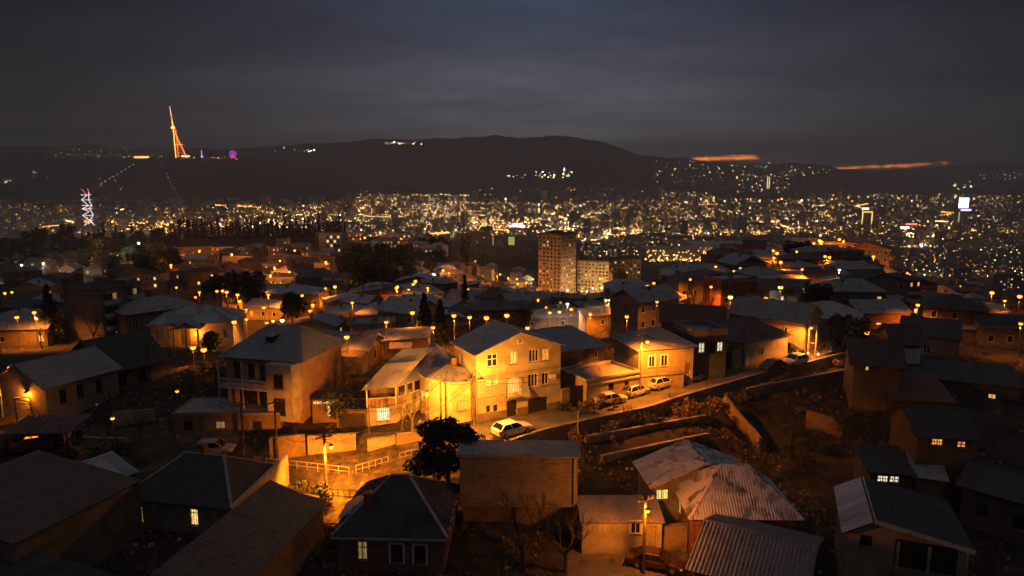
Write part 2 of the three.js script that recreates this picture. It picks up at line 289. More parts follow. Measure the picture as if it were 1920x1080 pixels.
{
  const us = [], Ds = []; for (let i = 0; i <= 520; i++) { const t = i / 260 - 1; us.push(Math.sign(t) * (Math.abs(t) * 0.9 + Math.abs(t) ** 4 * 1.2)); }
  for (let D = 14; D < 2600; D *= D < 50 ? 1.05 : D < 135 ? 1.006 : D < 700 ? 1.018 : 1.05) Ds.push(D);
  Ds.push(2600);
  const rough = (x, z) => { const D = -z, y = land(x, z); let k = 1; if (PAVED.some(([a, b, c, d]) => x > a - 1 && x < b + 1 && D > c - 1 && D < d + 1)) k = 0; if (D > 55 && D < 140) { const r = nearRoad(x, z); if (r[0] > -1.2 && r[3] < 9) k = 0; } return y + k * (fbm(x / 3.1 + 50, z / 3.1, 3) - 0.5) * 0.5 * step(20, 50, D); };
  sheet('ground', us, Ds, rough, GROUND, 'dark winter ground of the hillside below the houses');
  const uh = [], Dh = []; for (let i = 0; i <= 560; i++) uh.push(-1.45 + 2.9 * i / 560);
  for (let D = 2200; D < 8800; D *= 1.014) Dh.push(D);
  sheet('far_hills', uh, Dh, (x, z) => hills(x, z) - (-z < 2300 ? 1 : 0), HILLSIDE, 'dark wooded mountain ridges behind the city');
}

// ---------- the city in the basin ----------
const basic = (key, rgb) => M('lamp ' + key, () => new THREE.MeshBasicMaterial({ color: lin(...rgb) }));
const FACADE = [plain('far facade dun', [0.34, 0.29, 0.23], 0.95), plain('far facade grey', [0.30, 0.29, 0.28], 0.95), plain('far facade buff', [0.42, 0.36, 0.27], 0.95), plain('far facade brown', [0.24, 0.18, 0.14], 0.95)];
const TINT = { amber: [1, 0.40, 0.07], warm: [1, 0.62, 0.24], white: [1, 0.86, 0.6], cool: [0.85, 0.95, 1] };
const WINDOWGLOW = { amber: basic('window amber', [3.2, 1.25, 0.2]), warm: basic('window warm', [3.6, 2.1, 0.7]), white: basic('window white', [3.6, 2.8, 1.7]) };
// one city block house: a storeyed box with a parapet, a stair head on its roof and lit windows set in its near faces
function cityBlock(p, w, d, h, turn, mat, label, group, seed, share = 0.2, glowMat) {
  const r = rng(seed), t = thing('city_building', label, 'building', p, turn, group);
  const b = new MB(); b.box(-w / 2, -12, -d / 2, w / 2, h, d / 2); b.box(-w / 2, h + 0.01, -d / 2, w / 2, h + 0.9, -d / 2 + 0.4); b.box(-w / 2, h + 0.01, d / 2 - 0.4, w / 2, h + 0.9, d / 2);
  b.build('wall', mat, t);
  const c = new MB(), cx = (r() - 0.5) * w * 0.5; c.box(cx - 2.5, h + 0.02, -2, cx + 2.5, h + 3.2, 2); c.build('stair_head', mat, t);
  const m = new MB(), cols = Math.max(2, Math.floor(w / 5.2)), rows = Math.max(2, Math.floor(h / 5)), k = 1;
  for (let i = 0; i < cols; i++) for (let j = 0; j < rows; j++) if (r() < share) { const x = -w / 2 + (i + 0.5) * w / cols, y = (j + 0.4) * h / rows, s = 0.55 + r() * 0.5; m.box(x - s * k, y, d / 2 + 0.02, x + s * k, y + 1.5 * s, d / 2 + 0.12); }
  const cd = Math.max(2, Math.floor(d / 5.2));
  for (const side of [-1, 1]) for (let i = 0; i < cd; i++) for (let j = 0; j < rows; j++) if (r() < share * 0.8) { const z = -d / 2 + (i + 0.5) * d / cd, y = (j + 0.4) * h / rows, x = side * (w / 2 + 0.07), s = 0.55 + r() * 0.5; m.box(x - 0.05, y, z - s, x + 0.05, y + 1.5 * s, z + s); }
  if (m.p.length) { const o = m.build('lit_window', glowMat || WINDOWGLOW[['warm', 'warm', 'amber', 'amber'][Math.floor(r() * 4)]], t); o.userData.kind = 'stuff'; }
  return t;
}
// zones of the picture where the city stands: pixel box, buildings, what they are like
const CITY_ZONES = [
  [0, 300, 398, 446, 34, 14, 'in the dark western quarter below the tower ridge'],
  [300, 620, 396, 440, 34, 14, 'in the bright amber quarter at the foot of the ridge'],
  [600, 860, 372, 446, 44, 18, 'on the crowded slope in the hazy city centre'],
  [860, 1120, 376, 462, 40, 22, 'in the brightest haze round the floodlit arena'],
  [1090, 1330, 372, 462, 40, 24, 'between the arena and the twin-striped towers'],
  [1330, 1600, 368, 452, 40, 24, 'among the lights below the sunset gap'],
  [1600, 1920, 372, 470, 44, 20, 'in the scattered eastern quarter by the bright avenue'],
];
{
  const r = rng(77), tones = ['dun', 'grey', 'buff', 'brown'];
  for (const [u0, u1, v0, v1, n, hh, where] of CITY_ZONES) for (let i = 0; i < n; i++) {
    const p = above(mix(u0, u1, (i + r()) / n), mix(v0, v1, r()), 0, 1150), tower = r() < 0.35, k = Math.floor(r() * 4);
    const w = tower ? 16 + r() * 8 : 34 + r() * 40, d = tower ? 16 + r() * 6 : 13 + r() * 4, h = (tower ? 1.9 : 0.95) * hh * (0.75 + r() * 0.6), turn = (r() - 0.5) * 1.6;
    p.y -= 0.5;
    cityBlock(p, w, d, h, turn, FACADE[k], `${tower ? 'slim' : 'long'} ${tones[k]} apartment ${tower ? 'tower' : 'slab'} ${where}`, 'apartment blocks ' + where, 1000 + i * 7 + u0, 0.05 + r() * r() * 0.16);
  }
  // the mass of smaller roofs between them
  const box = new THREE.BoxGeometry(1, 1, 1); box.translate(0, 0.5, 0);
  const N = 1500, im = new THREE.InstancedMesh(box, plain('far roofs', [0.5, 0.46, 0.4], 0.95), N), q = new THREE.Quaternion(), up = V(0, 1, 0);
  for (let i = 0; i < N; i++) {
    const u = -150 + r() * 2220, p = above(u, 374 + r() ** 1.3 * 90, 0, 1150); p.y -= 3; q.setFromAxisAngle(up, r() * 3);
    im.setMatrixAt(i, new THREE.Matrix4().compose(p, q, V(9 + r() * 16, 7 + r() * 13, 9 + r() * 12))); const c = 0.4 + r() * 0.6; im.setColorAt(i, lin(c, c * (0.86 + r() * 0.14), c * (0.7 + r() * 0.25)));
  }
  im.name = 'distant_houses'; shadows(im); tag(im, 'mass of small far houses filling the basin', 'houses', null, 'stuff'); scene.add(im);
}
// the countless lights: street lamps and lit windows of the basin and the far slopes
{
  const r = rng(4242), oct = new THREE.OctahedronGeometry(1, 0);
  // [u0, u1, v0, v1, count, size m at 3 km, brightness, share amber, share white, height]
  const zones = [
    [0, 330, 384, 440, 330, 1.0, 5, 0.6, 0.15, 12], [0, 330, 425, 470, 50, 1.0, 5, 0.5, 0.3, 8], [200, 470, 404, 436, 200, 1.3, 7, 0.85, 0.05, 8], [290, 420, 416, 426, 90, 1.7, 8, 0.9, 0.1, 8], [330, 600, 388, 426, 170, 1.1, 6, 0.5, 0.2, 12],
    [460, 640, 384, 420, 190, 1.2, 7, 0.5, 0.2, 14], [560, 690, 402, 420, 110, 1.5, 7, 0.35, 0.4, 8], [660, 880, 364, 405, 420, 1.2, 7, 0.45, 0.25, 16], [600, 900, 395, 450, 430, 1.05, 6, 0.4, 0.25, 14], [790, 960, 378, 420, 260, 1.2, 7, 0.45, 0.25, 14],
    [880, 1010, 408, 428, 150, 1.4, 8, 0.6, 0.25, 8], [920, 1100, 380, 440, 380, 1.15, 7, 0.3, 0.35, 16], [1020, 1140, 395, 450, 300, 1.3, 8, 0.25, 0.5, 16], [1060, 1200, 428, 440, 90, 1.5, 9, 0.4, 0.4, 6], [1100, 1330, 376, 440, 460, 1.15, 7, 0.45, 0.25, 18],
    [1090, 1340, 440, 480, 130, 1.1, 6, 0.5, 0.25, 10], [1210, 1330, 470, 490, 120, 1.5, 8, 0.85, 0.1, 6], [1320, 1560, 372, 436, 480, 1.1, 7, 0.5, 0.25, 18], [1260, 1500, 424, 440, 120, 1.3, 7, 0.75, 0.1, 6], [1240, 1340, 360, 385, 60, 1, 6, 0.5, 0.3, 12],
    [1540, 1920, 364, 440, 520, 1.05, 7, 0.5, 0.3, 14], [1540, 1920, 430, 520, 260, 0.95, 6, 0.55, 0.25, 8], [1700, 1770, 436, 462, 130, 1.7, 10, 0.3, 0.5, 5], [1640, 1920, 500, 560, 70, 0.8, 6, 0.75, 0.15, 6],
    [1225, 1480, 300, 345, 130, 1.15, 5, 0.35, 0.35, 6], [1380, 1480, 325, 360, 90, 1.1, 5, 0.4, 0.3, 6], [1470, 1560, 310, 330, 40, 1.1, 5, 0.3, 0.5, 6], [1830, 1920, 322, 336, 40, 1.2, 5, 0.4, 0.4, 6], [1780, 1830, 340, 356, 14, 1.7, 7, 0.1, 0.8, 6],
    [100, 330, 276, 296, 150, 0.7, 2, 0.7, 0.15, 5], [150, 300, 288, 297, 30, 0.9, 2.2, 0.6, 0.3, 5], [340, 452, 293, 299, 42, 0.9, 3, 0.6, 0.3, 4], [505, 592, 277, 286, 12, 1.7, 7, 0, 1, 4], [720, 790, 266, 271, 18, 1.9, 6, 0, 0.9, 4], [1005, 1072, 322, 334, 26, 1.6, 6, 0, 0.9, 5],
    [330, 900, 430, 452, 120, 0.9, 6, 0.6, 0.2, 8], [660, 1000, 352, 372, 70, 0.8, 4, 0.6, 0.1, 10], [1000, 1330, 352, 378, 80, 0.8, 4, 0.6, 0.1, 10], [380, 660, 378, 392, 50, 0.8, 4, 0.6, 0.1, 8], [950, 990, 328, 333, 8, 1.6, 6, 0, 0.9, 5], [0, 25, 322, 348, 9, 1.6, 7, 0.2, 0.8, 5], [50, 90, 322, 334, 8, 1.2, 5, 0, 1, 5], [185, 235, 330, 360, 18, 1.3, 6, 0.5, 0.4, 5],
  ];
  const list = [];
  const put = (u, v, s, k0, tint, h, k = k0 * 4) => { const p = above(u, v, h, 1000), D = -p.z; list.push([p, s * Math.sqrt(D / 3000) * (D > 3400 ? 1.9 : 1), tint.map((c) => c * k)]); };
  for (const [u0, u1, v0, v1, n, s, k, amber, white, h] of zones) for (let i = 0; i < n * (v0 > 355 ? 2.4 : 1); i++) {
    const cu = mix(u0, u1, r()), cv = mix(v0, v1, r()); // in small clusters, as lit streets and houses are
    const t = r(), tint = t < amber ? TINT.amber : t > 1 - white * 0.6 ? (r() < 0.15 ? TINT.cool : TINT.white) : TINT.warm, e = r();
    put(clamp(cu + (r() - 0.5) * 8, u0, u1), cv, s * (0.32 + 0.6 * e ** 5), k * (0.35 + 1.1 * e * e), tint, h * (0.3 + r()));
  }
  // lit avenues: rows of lamps running through the quarters
  for (let i = 0; i < 46; i++) { const u = 20 + r() * 1880, v = 382 + r() * 60, du = (r() - 0.5) * 150, dv = (r() - 0.5) * 12, n = 9 + Math.floor(r() * 16), tint = r() < 0.75 ? TINT.amber : TINT.warm; for (let j = 0; j < n; j++) put(u + du * j / n + (r() - 0.5), v + dv * j / n, 0.9 + r() * 0.3, 6, tint, 7); }
  for (let i = 0; i < 10; i++) put(302 + i * 3.4 + (i > 6 ? 1.5 : 0) + (r() - 0.5), 304 + i * 7.2, 0.75, 1.6, TINT.cool, 4);
  for (let i = 0; i < 90; i++) put(330 + r() ** 0.8 * 1560, 372 + r() * 70, 2.1 + r() * 1.6, 1.6 + r() * 2, [TINT.amber, TINT.warm, TINT.warm, TINT.white][Math.floor(r() * 4)], 10);   // floodlit forecourts, hoardings, stations             // lamps of the funicular line up the ridge
  for (let i = 0; i < 9; i++) put(250 - i * 7.5, 308 + i * 4.6, 1.0, 3, TINT.warm, 4);
  const N = list.length, im = new THREE.InstancedMesh(oct, basic('of the city', [1, 1, 1]), N), q = new THREE.Quaternion();
  list.forEach(([p, s, c], i) => { im.setMatrixAt(i, new THREE.Matrix4().compose(p, q, V(s, s, s))); im.setColorAt(i, lin(...c)); });
  im.name = 'city_lights'; tag(im, 'countless amber and white lights of the far city', 'city lights', null, 'stuff'); scene.add(im);
}

// lamp masts added over the city to brighten its facades and haze
{
  const r = rng(555), geo = new THREE.OctahedronGeometry(1, 1), bulbs = { amber: basic('mast amber', [9, 3.9, 0.8]), warm: basic('mast warm', [9, 6, 2.4]) };
  const zones = [[20, 330, 405, 436, 8, 51840, 'in the dark western quarter'], [300, 600, 404, 428, 10, 224640, 'in the bright amber quarter'], [600, 880, 372, 440, 20, 181440, 'on the crowded central slope'], [880, 1120, 384, 445, 22, 224640, 'round the floodlit arena'], [1090, 1340, 384, 450, 18, 181440, 'west of the striped tower'], [1340, 1580, 380, 438, 14, 129600, 'below the sunset gap'], [1580, 1900, 380, 450, 14, 95040, 'by the bright far avenue']];
  for (const [u0, u1, v0, v1, n, cd, where] of zones) for (let i = 0; i < n; i++) {
    const b = above(mix(u0, u1, (i + r()) / n), mix(v0, v1, r()), 38, 1100), g = far(b.x, b.z), amber = r() < 0.45, t = thing('added_mast_lamp', `tall ${amber ? 'amber' : 'pale'} lamp mast ${where}`, 'lamp mast', [b.x, g, b.z], 0, 'added lamp masts ' + where), m = new MB();  // added mast, placed at random for its light
    m.tube([0, -2, 0], [0, b.y - g, 0], 0.4, 0.25, 5); m.build('pole', STEEL, t); const h = meshOf('lamp_head', geo, bulbs[amber ? 'amber' : 'warm'], t); h.position.y = b.y - g; h.scale.set(1.3, 0.7, 1.3); h.castShadow = false;
    const l = new THREE.PointLight(amber ? lin(1, 0.76, 0.52) : lin(1, 0.9, 0.76), cd * 3 * (0.6 + r() * 0.8), 0, 2); l.position.set(b.x, b.y - 1.6, b.z); l.castShadow = true; l.name = 'added_mast_glow'; scene.add(l);
  }
}

// ---------- houses: walls with real openings, windows, doors, roofs of single sheets ----------
// a wall frame: origin, direction along the wall, outward normal (all in the house's own axes)
const frameOf = (a, b) => { const l = Math.hypot(b[0] - a[0], b[1] - a[1]), ux = (b[0] - a[0]) / l, uz = (b[1] - a[1]) / l; return { o: [a[0], 0, a[1]], u: [ux, 0, uz], n: [-uz, 0, ux], l }; };
const on = (F, x, y, z = 0) => [F.o[0] + F.u[0] * x + F.n[0] * z, y, F.o[2] + F.u[2] * x + F.n[2] * z];
function wallFace(mb, F, w, y0, h, holes, deep = 0.16) {
  const xs = [...new Set([0, w, ...holes.flatMap((o) => [o.x, o.x + o.w])])].sort((a, b) => a - b), ys = [...new Set([y0, h, ...holes.flatMap((o) => [o.y, o.y + o.h])])].sort((a, b) => a - b);
  for (let i = 0; i < xs.length - 1; i++) for (let j = 0; j < ys.length - 1; j++) {
    const cx = (xs[i] + xs[i + 1]) / 2, cy = (ys[j] + ys[j + 1]) / 2; if (holes.some((o) => cx > o.x && cx < o.x + o.w && cy > o.y && cy < o.y + o.h)) continue;
    mb.quad(on(F, xs[i], ys[j]), on(F, xs[i + 1], ys[j]), on(F, xs[i + 1], ys[j + 1]), on(F, xs[i], ys[j + 1]));
  }
  for (const o of holes) { const a = [o.x, o.y], b = [o.x + o.w, o.y], c = [o.x + o.w, o.y + o.h], e = [o.x, o.y + o.h]; for (const [p, q] of [[a, b], [b, c], [c, e], [e, a]]) mb.quad(on(F, ...p), on(F, ...p, -deep), on(F, ...q, -deep), on(F, ...q)); }
}
function seat(o, F, x, y) { o.position.set(...on(F, x, y)); o.rotation.y = Math.atan2(-F.u[2], F.u[0]); return o; }
function addWindow(parent, F, o) {
  const { x, y, w, h } = o, fm = o.frame ?? WHITE, t = o.bar ?? 0.07, cols = o.cols ?? (w > 1.5 ? 3 : 2), rows = o.rows ?? 1, pane = o.lit ? LIT[o.lit] : GLASS, f = new MB();
  f.box(0, 0, -0.12, t, h, -0.05); f.box(w - t, 0, -0.12, w, h, -0.05); f.box(t, 0, -0.12, w - t, t, -0.05); f.box(t, h - t, -0.12, w - t, h, -0.05);
  const xs = Array.from({ length: cols + 1 }, (_, i) => t / 2 + (w - t) * i / cols), ys = o.transom ? [t / 2, (h - t) * o.transom, h - t / 2] : Array.from({ length: rows + 1 }, (_, i) => t / 2 + (h - t) * i / rows);
  for (let i = 1; i < xs.length - 1; i++) f.box(xs[i] - t / 2, t, -0.118, xs[i] + t / 2, h - t, -0.052);
  for (let j = 1; j < ys.length - 1; j++) f.box(t, ys[j] - t / 2, -0.116, w - t, ys[j] + t / 2, -0.054);
  const m = seat(f.build('window', fm, parent), F, x, y);
  for (let i = 0; i < xs.length - 1; i++) for (let j = 0; j < ys.length - 1; j++) { const g = new MB(); g.box(xs[i] + t * 0.4, ys[j] + t * 0.4, -0.1, xs[i + 1] - t * 0.4, ys[j + 1] - t * 0.4, -0.085); g.build('pane', pane, m); }
  if (o.sill !== false) { const s = new MB(); s.box(-0.08, -0.07, -0.05, w + 0.08, -0.005, 0.1); s.build('sill', o.sillMat ?? CONCRETE, m); }
  if (o.trim) { const s = new MB(), k = 0.14; s.box(-k, -0.004, 0.004, -0.004, h + k, 0.05); s.box(w + 0.004, -0.004, 0.004, w + k, h + k, 0.05); s.box(0, h + 0.004, 0.004, w, h + k, 0.048); s.build('surround', WHITE, m); }
  return m;
}
function addDoor(parent, F, o) {
  const { x, y, w, h } = o, d = new MB(), mat = o.mat ?? BLACK;
  d.box(0.01, 0.01, -0.13, w - 0.01, h - 0.01, -0.07);
  const m = seat(d.build(o.name ?? 'door', mat, parent), F, x, y), n = o.panels ?? 2;
  for (let i = 0; i < n; i++) { const p = new MB(); p.box(0.08 + i * w / n, 0.12, -0.068, (i + 1) * w / n - 0.08, h - 0.12, -0.045); p.build('panel', mat, m); }
  if (o.handle !== false) { const k = new MB(); k.box(w * 0.86, h * 0.45, -0.044, w * 0.9, h * 0.52, -0.01); k.build('handle', STEEL, m); }
  return m;
}
// one roof slope from eave A to eave B, rising by S; the ridge runs from r0 to r1 (shares of the eave). Corrugated sheets, one mesh each; or one mesh.
function addSlope(parent, A, B, S, r0, r1, mat, o = {}) {
  const a = V(...A), e = V(...B).sub(a), L = e.length(); e.normalize(); const s = V(...S), SL = s.length(); s.normalize(); const n = e.clone().cross(s).normalize(); if (n.y < 0) n.negate();
  const top = (u) => SL * Math.min(1, r0 > 1e-6 ? u / (r0 * L) : 1, r1 < 1 - 1e-6 ? (L - u) / ((1 - r1) * L) : 1), P = (u, v, w) => a.clone().addScaledVector(e, u).addScaledVector(s, v).addScaledVector(n, w).toArray();
  const amp = o.amp ?? 0.022, wave = o.wave ?? 0.25, sw = o.strip ?? 1.05, rl = o.row ?? 1.8, r = rng(Math.floor((A[0] + B[2]) * 1000) + 17), alts = o.alts ?? [mat];
  const holder = o.deck === false ? null : (() => { // the boarding under the sheets
    const d = new MB(), t = 0.1, u0 = Math.max(1e-3, r0 * L), u1 = r1 * L, up = (u, v) => P(u, v, -0.012), dn = (u, v) => P(u, v, -t);
    const ring = [[0, 0], [L, 0], [u1, SL], [u0, SL]].filter((q, i, l) => i === 0 || Math.hypot(q[0] - l[i - 1][0], q[1] - l[i - 1][1]) > 1e-3);
    const f = e.clone().cross(s).y > 0; const T1 = ring.map((q) => up(...q)), T2 = ring.map((q) => dn(...q)); d.poly(f ? T1 : T1.slice().reverse()); d.poly(f ? T2.slice().reverse() : T2);
    for (let i = 0; i < ring.length; i++) { const j = (i + 1) % ring.length; d.quad(...(f ? [T2[i], T2[j], T1[j], T1[i]] : [T2[j], T2[i], T1[i], T1[j]])); }
    return d.build(o.name ?? 'roof', o.plainMat ?? mat, parent);
  })();
  if (o.sheets === false) return holder;
  const host = holder ?? parent;
  for (let u0 = 0; u0 < L - 0.02; u0 += sw) {
    const u1 = Math.min(L, u0 + sw), rows = Math.max(1, Math.round(SL / rl));
    for (let j = 0; j < rows; j++) {
      const v0 = SL * j / rows - (j ? 0.1 : 0.03), v1 = SL * (j + 1) / rows; if (Math.max(top(u0), top(u1), top((u0 + u1) / 2)) < v0 + 0.05) continue;
      const g = new MB(), cols = Math.max(2, Math.round((u1 - u0) / wave * 4)), lift = j * 0.004 + r() * 0.012, f = e.clone().cross(s).y > 0, tilt = (r() - 0.5) * 0.02;
      let last = null;
      for (let i = 0; i <= cols; i++) {
        const u = mix(u0, u1, i / cols), w = amp * (1 + Math.sin(u / wave * 2 * Math.PI)) + lift, t = Math.min(v1, top(u)), c = t > v0 ? [P(u, v0, w + tilt + 0.01), P(u, t, w)] : null;
        if (last && c) { if (f) g.quad(last[0], c[0], c[1], last[1]); else g.quad(c[0], last[0], last[1], c[1]); }
        last = c;
      }
      if (g.p.length) g.build('roof_sheet', alts[Math.floor(r() * alts.length)], host);
    }
  }
  return holder;
}
function ridgeCap(parent, p, q, mat) { const m = new MB(); m.beam(p, q, 0.26, 0.07); return m.build('ridge_cap', mat, parent); }
// roofs over a rectangle w x d (front edge at z = 0) at height h
function addRoof(t, w, d, h, o, wallMat) {
  const ov = o.over ?? 0.4, rise = o.rise ?? 2, mat = o.mat, opt = { sheets: o.sheets ?? true, alts: o.alts, amp: o.amp, wave: o.wave, strip: o.strip, row: o.row }, x0 = -ov, x1 = w + ov, z0 = ov, z1 = -d - ov, g = new MB(), cap = o.cap ?? mat;
  if (o.type === 'gable' && o.axis === 'z') { // ridge runs back, gable in front
    const rx = w * (o.ridge ?? 0.5), sl = rise / rx, sr = rise / (w - rx), yl = h - ov * sl, yr = h - ov * sr, R = h + rise;
    addSlope(t, [x0, yl, z1], [x0, yl, z0], [rx + ov, R - yl, 0], 0, 1, mat, opt); addSlope(t, [x1, yr, z0], [x1, yr, z1], [-(w - rx + ov), R - yr, 0], 0, 1, mat, opt);
    g.tri([0, h, 0], [w, h, 0], [rx, R - 0.08, 0]); g.build('gable_wall', wallMat, t); const g2 = new MB(); g2.tri([w, h, -d], [0, h, -d], [rx, R - 0.08, -d]); g2.build('gable_wall', wallMat, t); if (o.sheets !== false) ridgeCap(t, [rx, R + 0.03, z0], [rx, R + 0.03, z1], cap);
  } else if (o.type === 'gable') {
    const rz = -d / 2, sl = rise / (d / 2), y = h - ov * sl, R = h + rise;
    addSlope(t, [x0, y, z0], [x1, y, z0], [0, R - y, rz - z0], 0, 1, mat, opt); addSlope(t, [x1, y, z1], [x0, y, z1], [0, R - y, rz - z1], 0, 1, mat, opt);
    g.tri([0, h, -d], [0, h, 0], [0, R - 0.08, rz]); g.build('gable_wall', wallMat, t); const g2 = new MB(); g2.tri([w, h, 0], [w, h, -d], [w, R - 0.08, rz]); g2.build('gable_wall', wallMat, t); if (o.sheets !== false) ridgeCap(t, [x0, R + 0.03, rz], [x1, R + 0.03, rz], cap);
  } else if (o.type === 'hip') {
    const W = w + 2 * ov, Dd = d + 2 * ov, k = Math.min(0.499, (o.hip ?? Math.min(W, Dd) / 2) / W), y = h - 0.02, R = y + rise, rz = (z0 + z1) / 2, kz = 0.5;
    addSlope(t, [x0, y, z0], [x1, y, z0], [0, rise, rz - z0], k, 1 - k, mat, opt); addSlope(t, [x1, y, z1], [x0, y, z1], [0, rise, rz - z1], k, 1 - k, mat, opt);
    addSlope(t, [x0, y, z1], [x0, y, z0], [k * W, rise, 0], kz, kz, mat, opt); addSlope(t, [x1, y, z0], [x1, y, z1], [-k * W, rise, 0], kz, kz, mat, opt);
    if (o.sheets !== false) { const a = [x0 + k * W, R + 0.03, rz], b = [x1 - k * W, R + 0.03, rz]; ridgeCap(t, a, b, cap); for (const [c, q] of [[[x0, y + 0.05, z0], a], [[x0, y + 0.05, z1], a], [[x1, y + 0.05, z0], b], [[x1, y + 0.05, z1], b]]) ridgeCap(t, c, q, cap); }
  } else if (o.type === 'shed') { // o.high: 'back', 'front', 'left' or 'right'
    const H = h + rise;
    if (o.high === 'left') { addSlope(t, [x1, h, z0], [x1, h, z1], [-(w + 2 * ov), rise, 0], 0, 1, mat, opt); g.tri([0, h, 0], [w, h, 0], [0, H - 0.1, 0]); g.quad([0, h, -d], [0, h, 0], [0, H - 0.1, 0], [0, H - 0.1, -d]); g.tri([w, h, -d], [0, h, -d], [0, H - 0.1, -d]); }
    else if (o.high === 'right') { addSlope(t, [x0, h, z1], [x0, h, z0], [w + 2 * ov, rise, 0], 0, 1, mat, opt); g.tri([0, h, 0], [w, h, 0], [w, H - 0.1, 0]); g.quad([w, h, 0], [w, h, -d], [w, H - 0.1, -d], [w, H - 0.1, 0]); g.tri([w, h, -d], [0, h, -d], [w, H - 0.1, -d]); }
    else if (o.high === 'front') { addSlope(t, [x1, h, z1], [x0, h, z1], [0, rise, d + 2 * ov], 0, 1, mat, opt); g.quad([0, h, 0], [w, h, 0], [w, H - 0.1, 0], [0, H - 0.1, 0]); g.tri([0, h, -d], [0, h, 0], [0, H - 0.1, 0]); g.tri([w, h, 0], [w, h, -d], [w, H - 0.1, 0]); }
    else { addSlope(t, [x0, h, z0], [x1, h, z0], [0, rise, -(d + 2 * ov)], 0, 1, mat, opt); g.tri([0, h, -d], [0, h, 0], [0, H - 0.1, -d]); g.tri([w, h, 0], [w, h, -d], [w, H - 0.1, -d]); g.quad([w, h, -d], [0, h, -d], [0, H - 0.1, -d], [w, H - 0.1, -d]); }
    g.build('gable_wall', wallMat, t);
  } else { // flat, with a low parapet
    const m = new MB(), k = o.parapet ?? 0.35; m.box(-0.05, h + 0.003, -d - 0.05, w + 0.05, h + 0.14, 0.05); m.build('roof', mat, t);
    g.box(-0.08, h + 0.143, -0.14, w + 0.08, h + k, 0.08); g.box(-0.08, h + 0.143, -d - 0.08, w + 0.08, h + k, -d + 0.14); g.box(-0.08, h + 0.143, -d + 0.143, 0.14, h + k - 0.01, -0.143); g.box(w - 0.14, h + 0.143, -d + 0.143, w + 0.08, h + k - 0.01, -0.143); g.build('parapet', o.edge ?? wallMat, t);
  }
}
// a house by two pixels of its front wall at level y (left, right), or by a point and a width
function spot(o) {
  if (o.p) return { p: o.p, turn: o.turn ?? 0, w: o.w };
  const a = onY(o.L[0], o.L[1], o.y), b = onY(o.R[0], o.R[1], o.y), turn = o.turn ?? Math.atan2(-(b.z - a.z), b.x - a.x);
  return { p: V(a.x, o.base, a.z), turn, w: o.w ?? Math.hypot(b.x - a.x, b.z - a.z) };
}
// where the sight line of a pixel meets a wall of a placed thing: [x along the wall, height above the thing's base]
function wallPoint(t, F, u, v) {
  t.updateMatrixWorld(true); const inv = t.matrixWorld.clone().invert(), o = V(0, CAM_Y, 0).applyMatrix4(inv), d = dirOf(u, v).transformDirection(inv), n = V(...F.n), k = (V(...F.o).sub(o)).dot(n) / d.dot(n), q = o.addScaledVector(d, k);
  return [(q.x - F.o[0]) * F.u[0] + (q.z - F.o[2]) * F.u[2], q.y];
}
function house(name, label, o) {
  const s = spot(o), t = thing(name, label, o.cat ?? 'house', s.p, s.turn, o.group), w = s.w, d = o.d, h = o.h, wm = o.wall, b = new MB();
  t.userData.size = [w, d, h];
  const Fs = { front: frameOf([0, 0], [w, 0]), left: frameOf([0, -d], [0, 0]), right: frameOf([w, 0], [w, -d]), back: frameOf([w, -d], [0, -d]) };
  for (const k of ['front', 'left', 'right', 'back']) {
    const F = Fs[k], holes = (o[k] ?? []).map(([kind, x, y, x1, y1, more = {}]) => {
      if (more.px) { const a = wallPoint(t, F, x, y), c = wallPoint(t, F, x1, y1); return { kind, x: Math.min(a[0], c[0]), y: Math.min(a[1], c[1]), w: Math.abs(c[0] - a[0]), h: Math.abs(a[1] - c[1]), ...more }; }
      return { kind, x, y, w: x1, h: y1, ...more };
    }).filter((q) => q.x > 0.05 && q.x + q.w < F.l - 0.05 && q.y + q.h < h - 0.02 && q.w > 0.1 && q.h > 0.1);
    wallFace(b, F, F.l, -(o.sink ?? 3), h, holes);
    for (const q of holes) if (q.kind === 'w') addWindow(t, F, q); else if (q.kind === 'd') addDoor(t, F, q);
  }
  b.quad([0, h, 0], [w, h, 0], [w, h, -d], [0, h, -d]);
  b.build('wall', wm, t);
  if (o.roof) addRoof(t, w, d, h, o.roof, wm);
  if (o.plinth) { const m = new MB(); m.box(-0.06, -1.5, -d - 0.06, w + 0.06, o.plinth, 0.06); /* below openings only */ m.build('plinth', o.plinthMat ?? WALL.brown, t); }
  t.frames = Fs; if (o.more) o.more(t, w, d, h, Fs);
  delete t.userData.size; return t;
}
function band(t, F, y, k, mat, l = F.l, x = 0) { const m = new MB(); m.box(x, 0, 0.003, x + l, k, 0.09); return seat(m.build('string_course', mat, t), F, 0, y); }
function chimney(t, x, y, z, h, mat = WALL.brick) { const m = new MB(); m.box(x - 0.3, y - 0.8, z - 0.25, x + 0.3, y + h, z + 0.25); m.box(x - 0.38, y + h + 0.003, z - 0.33, x + 0.38, y + h + 0.1, z + 0.33); return m.build('chimney', mat, t); }
function balustrade(t, F, x0, x1, y, z, h, step_ = 0.2, mat = WALL.white) {
  const r = new MB(); r.box(x0, y + h - 0.1, z - 0.1, x1, y + h, z + 0.1); r.box(x0, y - 0.02, z - 0.1, x1, y + 0.06, z + 0.1); seat(r.build('rail', mat, t), F, 0, 0);
  const n = Math.round((x1 - x0) / step_), pts = [[0.045, 0], [0.03, 0.08], [0.062, 0.3], [0.035, 0.62], [0.03, 0.8], [0.05, 1]].map(([a, b]) => new THREE.Vector2(a, b * (h - 0.16))), g = new THREE.LatheGeometry(pts, 6);
  for (let i = 0; i < n; i++) { const m = meshOf('baluster', g, mat, t); m.position.set(...on(F, x0 + (i + 0.5) * (x1 - x0) / n, y + 0.06, z)); }
}

